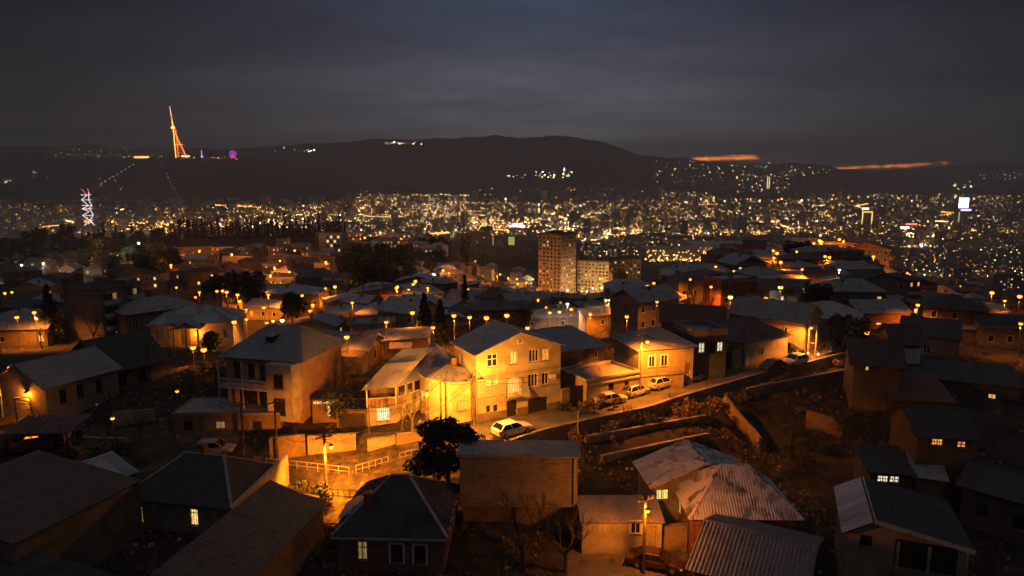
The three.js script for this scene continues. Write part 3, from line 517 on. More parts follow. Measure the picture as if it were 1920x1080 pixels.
// ---------- lamps ----------
const SODIUM = [1, 0.25, 0.012];
const BULB = { sodium: glow('lamp sodium', [5.2, 1.3, 0.08]), white: glow('lamp white', [5, 4.3, 3.2]), warm: glow('lamp warm', [5, 2.6, 0.7]) };
function pointLight(p, rgb, cd, name, r = 0.15) { const l = new THREE.PointLight(lin(...rgb), cd, 0, 2); l.position.copy(p); l.name = name; l.shadow.radius = r / 0.02; l.castShadow = true; scene.add(l); return l; }
function hoodLight(p, rgb, cd, name, r = 0.15, cone = 1.45, aim = [0, -10, 0], soft = 0.6) { // a hooded lamp throws its light downwards and sideways
  const l = new THREE.SpotLight(lin(...rgb), cd, 0, cone, soft, 2); l.position.copy(p); l.target.position.set(p.x + aim[0], p.y + aim[1], p.z + aim[2]); l.name = name; l.shadow.radius = r / 0.02; l.castShadow = true; scene.add(l, l.target); return l;
}
const bulbGeo = new THREE.SphereGeometry(1, 12, 8), bulbFar = new THREE.OctahedronGeometry(1, 1);
// a street lamp: pole, arm, hood and bulb; foot at p, bulb at height h, arm reaching towards the bearing arm
function streetLamp(label, p, h, arm, reach, cd, o = {}) {
  const t = thing('street_lamp', label, 'street lamp', p, arm, o.group), big = o.far ? 6 : 10, m = new MB();
  if (o.pole !== false) { m.tube([0, -0.8, 0], [0, h + 0.5, 0], o.r ?? 0.1, (o.r ?? 0.1) * 0.65, big); m.build('pole', o.mat ?? STEEL, t); }
  if (reach > 0) { const a = new MB(); a.tube([0, h + 0.15, 0], [reach * 0.6, h + 0.42, 0], 0.035, 0.035, 6); a.tube([reach * 0.6, h + 0.42, 0], [reach, h + 0.3, 0], 0.035, 0.03, 6); a.build('arm', STEEL, t); }
  const k = new MB(); const hs = Math.max(1, (o.size ?? 0.2) / 0.22); k.tube([reach, h + 0.2 * hs, 0], [reach, h + 0.36 * hs, 0], 0.26 * hs, 0.08, 10); k.build('hood', STEEL, t);
  const b = meshOf('bulb', o.far ? bulbFar : bulbGeo, BULB[o.kind ?? 'sodium'], t), s = o.size ?? 0.2; b.scale.set(s, s * 0.85, s); b.position.set(reach, h + 0.1, 0); b.castShadow = false;
  t.updateMatrixWorld(true); (o.open ? pointLight : o.hooded ? hoodLight : pointLight)(V(reach, s > 0.24 ? h + 0.1 - s - 0.22 : h + 0.1, 0).applyMatrix4(t.matrixWorld), o.rgb ?? SODIUM, cd, 'street_lamp_glow', 0.15); // far globes are enlarged to stand in for bloom, their light just below
  return t;
}

// ---------- plants ----------
const LEAF = { pine: plain('pine needles', [0.028, 0.042, 0.02], 0.85), cypress: plain('cypress foliage', [0.018, 0.028, 0.014], 0.9), bush: plain('evergreen leaves', [0.035, 0.045, 0.02], 0.85), dry: plain('dry leaves', [0.16, 0.10, 0.05], 0.9), bark: surf('bark', [0.12, 0.09, 0.065], T.sheet, 1.2, { rough: 1 }) };
for (const k of ['pine', 'cypress', 'bush', 'dry']) LEAF[k].side = THREE.DoubleSide;
function leafCloud(seed, clumps, per, size, flat = 0) { // leaf-sized faces scattered in clumps
  const r = rng(seed), b = new MB();
  for (const [cx, cy, cz, cr] of clumps) for (let i = 0; i < per; i++) {
    const a = r() * 6.283, q = Math.acos(2 * r() - 1), l = cr * Math.cbrt(0.15 + 0.85 * r()), x = cx + Math.sin(q) * Math.cos(a) * l, y = cy + Math.cos(q) * l * (1 - flat), z = cz + Math.sin(q) * Math.sin(a) * l, s = size * (0.6 + r() * 0.8);
    const e = V(r() - 0.5, r() - 0.3, r() - 0.5).normalize().multiplyScalar(s), f = V(r() - 0.5, r() - 0.5, r() - 0.5).cross(e).normalize().multiplyScalar(s * 0.55);
    b.tri([x - f.x, y - f.y, z - f.z], [x + f.x, y + f.y, z + f.z], [x + e.x, y + e.y, z + e.z]); if (r() < 0.6) b.tri([x - e.x * 0.6, y - e.y * 0.6, z - e.z * 0.6], [x + f.x, y + f.y, z + f.z], [x - f.x, y - f.y, z - f.z]);
  }
  return b.geo();
}
function cypressGeo(seed, h, rad, n, size) {
  const r = rng(seed), cl = [];
  for (let i = 0; i < n; i++) { const t = (i + r()) / n, k = rad * Math.min(1, 0.45 + t * 4) * (1 - Math.max(0, t - 0.25) / 0.78) ** 0.75 * (0.8 + 0.35 * r()), a = r() * 6.283, o = k * 0.55; cl.push([Math.cos(a) * o, h * (0.05 + 0.93 * t), Math.sin(a) * o, Math.max(0.12, k * 0.62)]); }
  return leafCloud(seed + 1, cl, 26, size);
}
function bareTree(name, label, p, h, seed, group, mat = LEAF.bark, spread = 0.75) {
  const t = thing(name, label, 'tree', p, 0, group), r = rng(seed), trunk = new MB(), twigs = new MB();
  const grow = (o, d, l, rad, n, mb) => {
    const e = o.clone().addScaledVector(d, l); mb.tube(o.toArray(), e.toArray(), rad, rad * 0.7, n > 3 ? 6 : 4, false);
    if (n <= 0) return; const k = n > 3 ? 3 : 2 + (r() < 0.6 ? 1 : 0);
    for (let i = 0; i < k; i++) { const q = V(r() - 0.5, r() * 0.55 - 0.02, r() - 0.5).normalize().multiplyScalar(spread).add(d).normalize(); grow(o.clone().lerp(e, 0.55 + 0.45 * r()), q, l * (0.62 + r() * 0.22), rad * 0.58, n - 1, twigs); }
  };
  grow(V(0, -0.3, 0), V((r() - 0.5) * 0.2, 1, (r() - 0.5) * 0.2).normalize(), h * 0.34, h * 0.026, 5, trunk);
  trunk.build('trunk', mat, t); twigs.build('branches', mat, t); return t;
}

// ---------- cars ----------
const TYRE = plain('tyre rubber', [0.015, 0.015, 0.015], 0.9), RIM = plain('alloy', [0.4, 0.4, 0.4], 0.35, 0.8), CARGLASS = M('car glass', () => new THREE.MeshPhysicalMaterial({ color: lin(0.01, 0.01, 0.012), roughness: 0.05, clearcoat: 1 })), TAIL = plain('tail lamp red', [0.25, 0.01, 0.01], 0.3), HEADLAMP = plain('headlamp glass', [0.6, 0.6, 0.6], 0.15);
const paint = (key, rgb, metal = 0.2) => M('car paint ' + key, () => new THREE.MeshPhysicalMaterial({ color: lin(...rgb), roughness: 0.42, metalness: metal, clearcoat: 0.8, clearcoatRoughness: 0.12 }));
const CAR = { // [x, half width, sill, top] stations and greenhouse: [rear base, rear roof, front roof, front base], roof height, belt
  suv: { l: 4.5, st: [[-2.25, 0.74, 0.42, 0.98], [-2.18, 0.86, 0.34, 1.04], [-1.4, 0.91, 0.28, 1.06], [0, 0.92, 0.26, 1.04], [0.95, 0.91, 0.27, 1.0], [1.6, 0.88, 0.3, 0.93], [2.1, 0.8, 0.34, 0.82], [2.25, 0.66, 0.42, 0.72]], gh: [-2.05, -1.5, 0.15, 1.0], roof: 1.56, belt: 1.0, wheel: 0.35, axle: [-1.38, 1.38] },
  hatch: { l: 4.0, st: [[-2.0, 0.68, 0.4, 0.88], [-1.92, 0.8, 0.3, 0.95], [-1.2, 0.85, 0.24, 0.96], [0, 0.86, 0.22, 0.94], [0.85, 0.85, 0.23, 0.9], [1.5, 0.82, 0.26, 0.8], [1.88, 0.74, 0.3, 0.7], [2.0, 0.6, 0.38, 0.6]], gh: [-1.9, -1.55, 0.25, 1.0], roof: 1.48, belt: 0.93, wheel: 0.31, axle: [-1.25, 1.25] },
  sedan: { l: 4.6, st: [[-2.3, 0.7, 0.42, 0.86], [-2.22, 0.82, 0.3, 0.93], [-1.5, 0.87, 0.24, 0.95], [0, 0.88, 0.22, 0.93], [0.9, 0.87, 0.23, 0.9], [1.6, 0.84, 0.26, 0.8], [2.16, 0.74, 0.3, 0.68], [2.3, 0.6, 0.38, 0.58]], gh: [-1.75, -1.05, 0.3, 1.15], roof: 1.43, belt: 0.92, wheel: 0.32, axle: [-1.4, 1.42] },
};
function makeCar(label, kind, mat, p, turn) {
  const c = CAR[kind], t = thing('parked_car', label, 'car', p, turn, undefined), b = new MB();
  const ring = ([x, hw, lo, hi]) => [[-hw * 0.86, lo], [-hw, lo + 0.14], [-hw, mix(lo, hi, 0.62)], [-hw * 0.95, hi - 0.06], [-hw * 0.82, hi], [0, hi + 0.025], [hw * 0.82, hi], [hw * 0.95, hi - 0.06], [hw, mix(lo, hi, 0.62)], [hw, lo + 0.14], [hw * 0.86, lo]].map(([z, y]) => [x, y, z]);
  const R = c.st.map(ring);
  for (let i = 0; i < R.length - 1; i++) for (let j = 0; j < 11; j++) { const k = (j + 1) % 11; b.quad(R[i][j], R[i][k], R[i + 1][k], R[i + 1][j]); }
  b.poly(R[0].slice()); b.poly(R[R.length - 1].slice().reverse()); b.build('body', mat, t);
  const [x0, x1, x2, x3] = c.gh, y0 = c.belt - 0.02, y1 = c.roof - 0.06, hb = c.st[3][1] * 0.94, ht = hb * 0.8, g = new MB();
  const lo = [[x0, y0, hb], [x3, y0, hb], [x3, y0, -hb], [x0, y0, -hb]], hi = [[x1, y1, ht], [x2, y1, ht], [x2, y1, -ht], [x1, y1, -ht]];
  for (let i = 0; i < 4; i++) { const j = (i + 1) % 4; g.quad(lo[i], lo[j], hi[j], hi[i]); } g.build('window_glass', CARGLASS, t);
  const r = new MB(), k = 0.03; r.poly([[x1 - k, y1, ht + k], [x2 + k, y1, ht + k], [x2 - 0.06, c.roof, ht - 0.1], [x1 + 0.1, c.roof, ht - 0.1]]); r.poly([[x2 + k, y1, -ht - k], [x1 - k, y1, -ht - k], [x1 + 0.1, c.roof, -ht + 0.1], [x2 - 0.06, c.roof, -ht + 0.1]]);
  r.quad([x2 + k, y1, ht + k], [x2 + k, y1, -ht - k], [x2 - 0.06, c.roof, -ht + 0.1], [x2 - 0.06, c.roof, ht - 0.1]); r.quad([x1 - k, y1, -ht - k], [x1 - k, y1, ht + k], [x1 + 0.1, c.roof, ht - 0.1], [x1 + 0.1, c.roof, -ht + 0.1]); r.quad([x1 + 0.1, c.roof, ht - 0.1], [x2 - 0.06, c.roof, ht - 0.1], [x2 - 0.06, c.roof, -ht + 0.1], [x1 + 0.1, c.roof, -ht + 0.1]); r.build('roof', mat, t);
  for (const s of [1, -1]) {
    for (const f of [0, 0.5, 1]) { const a = [mix(x0, x3, f), y0, s * hb * 1.005], e = [mix(x1, x2, f), y1, s * ht * 1.02], q = new MB(); q.beam(a, e, f === 0.5 ? 0.07 : 0.1, 0.05); q.build('pillar', mat, t); }
    const m = new MB(); m.box(x3 - 0.28, y0 + 0.02, s > 0 ? hb : -hb - 0.17, x3 - 0.14, y0 + 0.16, s > 0 ? hb + 0.17 : -hb); m.build('mirror', mat, t);
    const L = c.st[c.st.length - 2], B = c.st[1], h = new MB(); h.box(L[0] - 0.16, L[3] - 0.22, s > 0 ? L[1] - 0.26 : -L[1] - 0.02, L[0] + 0.05, L[3] - 0.06, s > 0 ? L[1] + 0.02 : -L[1] + 0.26); h.build('headlight', HEADLAMP, t);
    const q = new MB(); q.box(B[0] - 0.05, B[3] - 0.3, s > 0 ? B[1] - 0.2 : -B[1] - 0.01, B[0] + 0.1, B[3] - 0.06, s > 0 ? B[1] + 0.01 : -B[1] + 0.2); q.build('tail_light', TAIL, t);
    for (const ax of c.axle) { const w = new MB(), z = s * (hb * 1.0); w.tube([ax, c.wheel, z - s * 0.2], [ax, c.wheel, z + s * 0.045], c.wheel, c.wheel, 16); const W = w.build('wheel', TYRE, t), rm = new MB(); rm.tube([ax, c.wheel, z + s * 0.046], [ax, c.wheel, z + s * 0.06], c.wheel * 0.62, c.wheel * 0.55, 10); rm.build('rim', RIM, W); }
    const d = new MB(); d.box(-0.55, c.belt - 0.17, s > 0 ? hb + 0.045 : -hb - 0.075, -0.38, c.belt - 0.13, s > 0 ? hb + 0.075 : -hb - 0.045); d.build('door_handle', mat, t);
  }
  const e = c.st[0], pl = new MB(); pl.box(e[0] - 0.03, 0.58, -0.26, e[0] + 0.02, 0.7, 0.26); pl.build('number_plate', WHITE, t);
  const bm = new MB(); bm.box(e[0] - 0.06, 0.36, -0.7, e[0] + 0.05, 0.5, 0.7); bm.build('bumper', TYRE, t);
  return t;
}
// cables and fences
const CABLE = plain('cable', [0.02, 0.02, 0.02], 0.8);
function cable(label, a, b, sag, r = 0.022, group = 'overhead cables') {
  const pts = []; for (let i = 0; i <= 14; i++) { const t = i / 14, p = a.clone().lerp(b, t); p.y -= sag * 4 * t * (1 - t); pts.push(p); }
  const m = meshOf('overhead_cable', new THREE.TubeGeometry(new THREE.CatmullRomCurve3(pts), 14, r, 4), CABLE); return tag(m, label, 'cable', group);
}

// ---------- the road and what holds it ----------
const ASPHALT = surf('worn asphalt', [0.23, 0.20, 0.17], T.asphalt, 6, { rough: 0.9, bump: T.rough, bumpSize: 1.1, bumpScale: 0.012 });
const px = { px: true };
{
  // ribbon along the outer edge, with a raised kerb wall on the valley side
  const road = new MB(), C = new THREE.CatmullRomCurve3(ROAD_EDGE), n = 90, edge = [];
  for (let i = 0; i <= n; i++) { const p = C.getPoint(i / n), d = C.getTangent(i / n), s = V(d.z, 0, -d.x).normalize(); edge.push([p, s]); }
  for (let i = 0; i < n; i++) { const [a, s] = edge[i], [b, t] = edge[i + 1], q = (p, e, k) => [p.x + e.x * k, p.y + 0.05, p.z + e.z * k]; road.quad(q(a, s, 0), q(b, t, 0), q(b, t, ROAD_W), q(a, s, ROAD_W)); }
  const r = road.build('road', ASPHALT); r.userData = { kind: 'structure', label: 'narrow sloping street lit orange by lamps' };
  // the stone wall below the road with a coping of single stones
  const wall = thing('retaining_wall', 'rough stone retaining wall holding up the lit street', 'wall'), body = new MB();
  for (let i = 0; i < n; i++) {
    const [a, s] = edge[i], [b, t] = edge[i + 1], o = -0.02, w = 0.4, P = (p, e, k, y) => [p.x + e.x * k, y, p.z + e.z * k], lo = Math.min(land(a.x - s.x * 1.4, a.z - s.z * 1.4), land(b.x - t.x * 1.4, b.z - t.z * 1.4)) - 1.5;
    body.quad(P(a, s, o - w, lo), P(b, t, o - w, lo), P(b, t, o - w, b.y + 0.1), P(a, s, o - w, a.y + 0.1)); body.quad(P(a, s, o - w, a.y + 0.1), P(b, t, o - w, b.y + 0.1), P(b, t, o, b.y + 0.1), P(a, s, o, a.y + 0.1)); body.quad(P(b, t, o, b.y - 0.4), P(a, s, o, a.y - 0.4), P(a, s, o, a.y + 0.1), P(b, t, o, b.y + 0.1));
  }
  body.build('wall', WALL.stone, wall);
  const rr = rng(5), L = C.getLength(); // the stones of its face, laid in uneven courses, joined
  const st = new MB();
  for (let c = 0; c < 7; c++) for (let x = rr() * 0.4; x < L; x += 0.45 + rr() * 0.4) { const p = C.getPointAt(clamp(x / L)), d = C.getTangentAt(clamp(x / L)), s = V(d.z, 0, -d.x).normalize(), l = 0.2 + rr() * 0.12, y = p.y - 0.25 - c * 0.4, q = [p.x - s.x * 0.44, y, p.z - s.z * 0.44]; st.beam([q[0] - d.x * l, q[1], q[2] - d.z * l], [q[0] + d.x * l, q[1], q[2] + d.z * l], 0.08 + rr() * 0.08, 0.3 + rr() * 0.06); }
  st.build('stone_facing', WALL.stone, wall).userData.kind = 'stuff';
  for (let x = 0.3; x < L - 0.5; x += 0.92) { const p = C.getPointAt(x / L), d = C.getTangentAt(x / L), s = V(d.z, 0, -d.x).normalize(), m = new MB(), k = [p.x - s.x * 0.22, p.y + 0.17 + rr() * 0.02, p.z - s.z * 0.22]; m.beam([k[0] - d.x * 0.43, k[1], k[2] - d.z * 0.43], [k[0] + d.x * 0.43, k[1], k[2] + d.z * 0.43], 0.5, 0.13); m.build('coping_stone', CONCRETE, wall); }
}
// level paved places
function patch(name, label, [x0, x1, d0, d1], mat, lift = 0.07) { const b = new MB(), n = 14; for (let i = 0; i < n; i++) for (let j = 0; j < n; j++) { const X = (k) => mix(x0, x1, k / n), Z = (k) => -mix(d0, d1, k / n), q = (a, c) => [X(a), land(X(a), Z(c)) + lift, Z(c)]; b.quad(q(i, j), q(i + 1, j), q(i + 1, j + 1), q(i, j + 1)); } b.build(name, mat).userData = { kind: 'structure', label }; }
const YARD = surf('trodden yard', [0.26, 0.21, 0.16], T.dirt, 5, { rough: 1, bump: T.rough, bumpSize: 1.7, bumpScale: 0.04 });
patch('yard', 'trodden open yard glowing orange under its lamp', PAVED[0], YARD); patch('lane', 'narrow lane lit orange before the small house', PAVED[1], ASPHALT); patch('yard', 'dim trodden yard below the steel gantry', PAVED[2], YARD);
// ---------- the big ochre house ----------
house('ochre_house', 'big ochre three-storey gabled house with arched entrance and garage', {
  L: [894, 791], R: [1050, 765], y: -0.05, base: -0.05, h: 7.8, d: 6.6, wall: WALL.ochre, sink: 2,
  roof: { type: 'gable', axis: 'z', rise: 1.95, over: 0.4, mat: ROOF.pale, alts: [ROOF.pale], cap: ROOF.galv },
  front: [
    ['w', 913, 665, 932.5, 686, { px: 1, cols: 2, transom: 0.62 }], ['w', 956, 660, 969.5, 682, { px: 1, cols: 2, lit: 'yellow', frame: WALL.ochre }], ['w', 992, 656, 1009.5, 677, { px: 1, cols: 3 }], ['w', 1016, 654.5, 1029, 675.5, { px: 1, cols: 2, lit: 'orange', frame: WALL.tan }],
    ['w', 913, 713, 920.6, 723, { px: 1, cols: 1, lit: 'yellow' }], ['w', 925, 711, 934.4, 721, { px: 1, cols: 1, lit: 'yellow' }], ['w', 990, 702, 1008, 724, { px: 1, cols: 3 }], ['w', 1016, 699, 1028, 720, { px: 1, cols: 2 }],
    ['w', 911.7, 761, 919, 772, { px: 1, cols: 2, rows: 2, frame: DARKMETAL }], ['w', 925, 759.5, 932.5, 770.5, { px: 1, cols: 2, rows: 2, frame: DARKMETAL }],
    ['w', 950.5, 709, 974, 735, { px: 1, cols: 3, lit: 'warm', frame: WALL.white, sill: false }], ['d', 950, 752, 969, 788.5, { px: 1, panels: 2 }], ['d', 990, 748, 1025.5, 778, { px: 1, panels: 4, name: 'garage_door', handle: false }],
  ],
  left: [['w', 1.6, 5.5, 0.9, 1.2, { cols: 2 }]],
  more(t, w, d, h, Fs) {
    const F = Fs.front, P = (u, v) => wallPoint(t, F, u, v);
    band(t, F, 4.95, 0.16, WALL.tan); band(t, F, 2.62, 0.12, WALL.tan, P(946, 750)[0], 0); band(t, F, 2.9, 0.12, WALL.tan, w - P(982, 745)[0] - 0.02, P(982, 745)[0]);
    const c = P(962.5, 722), a = new MB(), R0 = 0.98, R1 = 1.2; // the arch round the entrance window
    for (let i = 0; i < 14; i++) { const p = (i / 14) * Math.PI, q = ((i + 1) / 14) * Math.PI, k = (r, x, z) => [c[0] + Math.cos(x) * r, c[1] + Math.sin(x) * r, z]; a.quad(k(R0, p, 0.1), k(R1, p, 0.1), k(R1, q, 0.1), k(R0, q, 0.1)); a.quad(k(R1, p, 0), k(R1, q, 0), k(R1, q, 0.1), k(R1, p, 0.1)); a.quad(k(R0, q, 0), k(R0, p, 0), k(R0, p, 0.1), k(R0, q, 0.1)); }
    for (const s of [-1, 1]) a.box(c[0] + s * 1.09 - 0.11, 2.62, 0.004, c[0] + s * 1.09 + 0.11, c[1] - 0.005, 0.1); a.build('arch', WALL.ochre, t);
    // the small balcony over the door
    const b0 = P(950, 750)[0], b1 = P(970, 747)[0], sl = new MB(); sl.box(b0 - 0.15, 2.3, 0.005, b1 + 0.2, 2.42, 0.75); sl.build('balcony_slab', CONCRETE, t);
    for (let i = 0; i <= 9; i++) { const m = new MB(); m.tube([mix(b0 - 0.1, b1 + 0.15, i / 9), 2.42, 0.7], [mix(b0 - 0.1, b1 + 0.15, i / 9), 3.25, 0.7], 0.02, 0.02, 5); m.build('baluster', WHITE, t); }
    const rl = new MB(); rl.box(b0 - 0.15, 3.25, 0.67, b1 + 0.2, 3.31, 0.73); rl.build('rail', WHITE, t);
    const aw = new MB(), q = P(975, 731)[0]; aw.quad([q, 2.35, 0.9], [q + 0.95, 2.35, 0.9], [q + 0.95, 3.55, 0.12], [q, 3.55, 0.12]); aw.quad([q, 3.53, 0.1], [q + 0.95, 3.53, 0.1], [q + 0.95, 2.32, 0.88], [q, 2.32, 0.88]); aw.build('canopy_sheet', ROOF.asbestos, t);
    const v0 = P(970, 645), v1 = P(979.5, 635.5), vt = new MB(); vt.box(v0[0], v0[1], 0.004, v1[0], v1[1], 0.06); const vo = vt.build('attic_vent', WHITE, t); for (let i = 0; i < 2; i++) { const m = new MB(), y = v0[1] + 0.1 + i * (v1[1] - v0[1]) * 0.46; m.box(v0[0] + 0.1, y, 0.061, v1[0] - 0.1, y + (v1[1] - v0[1]) * 0.3, 0.075); m.build('slot', BLACK, vo); }  // slots are black strips, the shade of open gaps put into colour
    const pl = new MB(), d0 = P(950, 788)[0], d1 = P(969, 788)[0], g0 = P(990, 778)[0], g1 = P(1025.5, 772)[0]; for (const [x, y] of [[0, d0], [d1, g0], [g1, w]]) pl.box(x + 0.01, -1.2, 0.004, y - 0.01, 0.85, 0.07); pl.build('plinth', WALL.brown, t);
    const pp = new MB(); pp.tube([0.06, -0.5, 0.1], [0.06, h - 0.2, 0.1], 0.05, 0.05, 6); pp.build('downpipe', STEEL, t);
    const ac = new MB(), k = P(1035, 706); ac.box(k[0] - 0.35, k[1] - 0.25, 0.05, k[0] + 0.35, k[1] + 0.3, 0.38); ac.build('air_conditioner', WHITE, t);
    for (let i = 0; i < 3; i++) { const m = new MB(), y = h - 0.9 - i * 2.2; m.tube([-0.02 - 0.05, y, -1 - i], [-0.08, y - 1.6, -1 - i], 0.03, 0.03, 5); m.build('wall_pipe', STEEL, t); }
  },
});
// ---------- the small yellow wing between it and the porch house ----------
function footprint(name, label, cat, pts, base, top, mat, openings, sink = 2) { // pts: plan points, anticlockwise seen from above, in world x,z
  const o = pts[0], t = thing(name, label, cat, [o[0], base, o[1]]), l = pts.map(([x, z]) => [x - o[0], z - o[1]]), b = new MB();
  l.forEach((p, i) => { const F = frameOf(p, l[(i + 1) % l.length]), holes = (openings[i] ?? []).map(([kind, u, v, u1, v1, more = {}]) => { const a = wallPoint(t, F, u, v), c = wallPoint(t, F, u1, v1); return { kind, x: Math.min(a[0], c[0]), y: Math.min(a[1], c[1]), w: Math.abs(c[0] - a[0]), h: Math.abs(a[1] - c[1]), ...more }; }).filter((q) => q.x > 0.03 && q.x + q.w < F.l - 0.03); wallFace(b, F, F.l, -sink, top - base, holes); for (const q of holes) if (q.kind === 'w') addWindow(t, F, q); else if (q.kind === 'd') addDoor(t, F, q); });
  b.poly(l.map(([x, z]) => [x, top - base, z])); b.build('wall', mat, t); t.local = l; return t;
}
{
  const y = 4.5, a = onY(803, 707, y), b = onY(845, 716, y), c = onY(890, 711.5, y), back = [-0.45, -0.89];
  const pts = [[a.x, a.z], [b.x, b.z], [c.x, c.z], [c.x + back[0] * 5, c.z + back[1] * 5], [a.x + back[0] * 3, a.z + back[1] * 3]];
  const t = footprint('yellow_wing', 'low bright yellow annex wrapped round the corner beside the ochre house', 'annex', pts, -1, y, plaster('yellow plaster', [0.72, 0.6, 0.3]), { 1: [['w', 857, 752, 877, 768, { cols: 3, lit: 'orange', frame: WALL.pink }]] });
  const l = t.local, pk = [l[1][0] - 0.6, 6.75, l[1][1] - 2.6], ov = (p, k = 0.45) => { const cx = (l[0][0] + l[2][0]) / 2, cz = (l[0][1] + l[3][1]) / 2 - 1, d = Math.hypot(p[0] - cx, p[1] - cz); return [p[0] + (p[0] - cx) / d * k, 5.5, p[1] + (p[1] - cz) / d * k]; };
  const E = l.map((p) => ov(p)), facets = [[E[0], E[1], pk], [E[1], E[2], [l[2][0] - 0.5, 6.3, l[2][1] - 1.6], pk], [E[2], E[3], [l[2][0] - 0.5, 6.3, l[2][1] - 1.6]], [E[4], E[0], pk]];
  for (const f of facets) { const m = new MB(); m.poly(f); m.poly(f.map(([x, yy, z]) => [x, yy - 0.08, z]).reverse()); for (let i = 0; i < f.length; i++) { const p = f[i], q = f[(i + 1) % f.length]; m.quad([p[0], p[1] - 0.08, p[2]], [q[0], q[1] - 0.08, q[2]], q, p); } m.build('roof', ROOF.asbestos, t); }
  for (const [i, n] of [[0, 5], [1, 6]]) for (let k = 1; k < n; k++) { const p = E[i].map((s, j) => mix(s, E[i + 1][j], k / n)), q = [mix(p[0], pk[0], 0.93), mix(p[1], pk[1], 0.93) + 0.03, mix(p[2], pk[2], 0.93)], m = new MB(); m.beam([p[0], p[1] + 0.03, p[2]], q, 0.05, 0.05); m.build('roof_rib', ROOF.asbestos, t); }
  const ch = new MB(); ch.box(pk[0] + 0.5, 6.3, pk[2] - 0.6, pk[0] + 1.0, 7.5, pk[2] - 0.1); ch.build('chimney', WALL.brick, t);
}
// ---------- the porch house with the lit tree ----------
{
  const y = -1.5, a = onY(690, 804, y), b = onY(744, 800, y), pts = [[a.x, a.z], [b.x, b.z], [b.x + 3.4, b.z - 4.4], [b.x + 0.9, b.z - 8], [a.x - 0.6, a.z - 7]];
  const t = footprint('porch_house', 'narrow two-storey house with glazed balcony beside bare lit tree', 'house', pts, y, 1.05, WALL.cream, { 0: [['w', 706, 766, 731, 788, { cols: 3, lit: 'cool', bar: 0.06 }]], 1: [['w', 761, 757, 769, 775, { cols: 1, frame: WALL.cream }]] });
  const l = t.local, up = 5.05, post = (x, z, y0, y1, mat = WHITE) => { const m = new MB(); m.box(x - 0.07, y0, z - 0.07, x + 0.07, y1, z + 0.07); m.build('post', mat, t); };
  // balcony storey: recessed back wall, posts, panelled parapet
  const back = new MB(); back.quad([l[0][0], 2.55, l[0][1] - 1.5], [l[1][0] + 0.5, 2.55, l[1][1] - 1.5], [l[1][0] + 0.5, up, l[1][1] - 1.5], [l[0][0], up, l[0][1] - 1.5]); const F1 = frameOf(l[1], l[2]); back.quad(on(F1, 0, 2.56), on(F1, F1.l, 2.56), on(F1, F1.l, 3.4), on(F1, 0, 3.4)); back.quad([l[4][0], 2.55, l[4][1]], [l[0][0], 2.55, l[0][1] - 1.5], [l[0][0], up, l[0][1] - 1.5], [l[4][0], up, l[4][1]]); back.build('wall', WALL.brown, t);
  const F0 = frameOf(l[0], l[1]);
  for (let i = 0; i <= 1; i++) post(mix(l[0][0], l[1][0], i), mix(l[0][1], l[1][1], i), 2.56, up + 0.1);
  for (let i = 0; i < 7; i++) { const m = new MB(); m.box(i * F0.l / 7 + 0.03, 2.62, -0.05, (i + 1) * F0.l / 7 - 0.03, 3.5, 0.02); seat(m.build('parapet_panel', WALL.pink, t), F0, 0, 0).position.y = 0; }
  const r0 = new MB(); r0.box(0, 3.52, -0.08, F0.l, 3.6, 0.08); seat(r0.build('rail', WHITE, t), F0, 0, 0).position.y = 0;
  for (let i = 0; i < 4; i++) addWindow(t, F1, { x: 0.35 + i * 1.28, y: 3.42, w: 1.2, h: 1.45, cols: 1, sill: false }); { const m = new MB(); m.quad(on(F1, 0, 4.88, -0.02), on(F1, F1.l, 4.88, -0.02), on(F1, F1.l, 5.1, -0.02), on(F1, 0, 5.1, -0.02)); m.build('beam', WHITE, t); }
  // roof: front lean-to slope and a gabled main slope behind
  addSlope(t, [l[0][0] - 0.5, 4.75, l[0][1] + 0.5], [l[1][0] + 0.2, 4.95, l[1][1] + 0.6], [2.2, 2.1, -3.4], 0, 1, ROOF.galv, { alts: [ROOF.pale, ROOF.galv] });
  addSlope(t, [l[1][0] + 0.35, 4.98, l[1][1] + 0.5], [l[2][0] + 0.6, 5.05, l[2][1] + 0.3], [-1.2, 1.9, -3.4], 0, 1, ROOF.pale, { alts: [ROOF.pale, ROOF.galv] });
  addSlope(t, [l[2][0] + 0.5, 5.2, l[2][1] + 0.4], [l[2][0] + 2.9, 6.6, l[2][1] - 1.8], [-2.9, 1.3, -2.6], 0, 1, ROOF.galv, { alts: [ROOF.galv, ROOF.blue] });
  addSlope(t, [l[0][0] + 1.6, 6.75, l[0][1] - 2.9], [l[1][0] + 2.2, 6.75, l[1][1] - 3.4], [1.6, 1.1, -2.8], 0, 1, ROOF.blue, { alts: [ROOF.blue, ROOF.galv] });
}
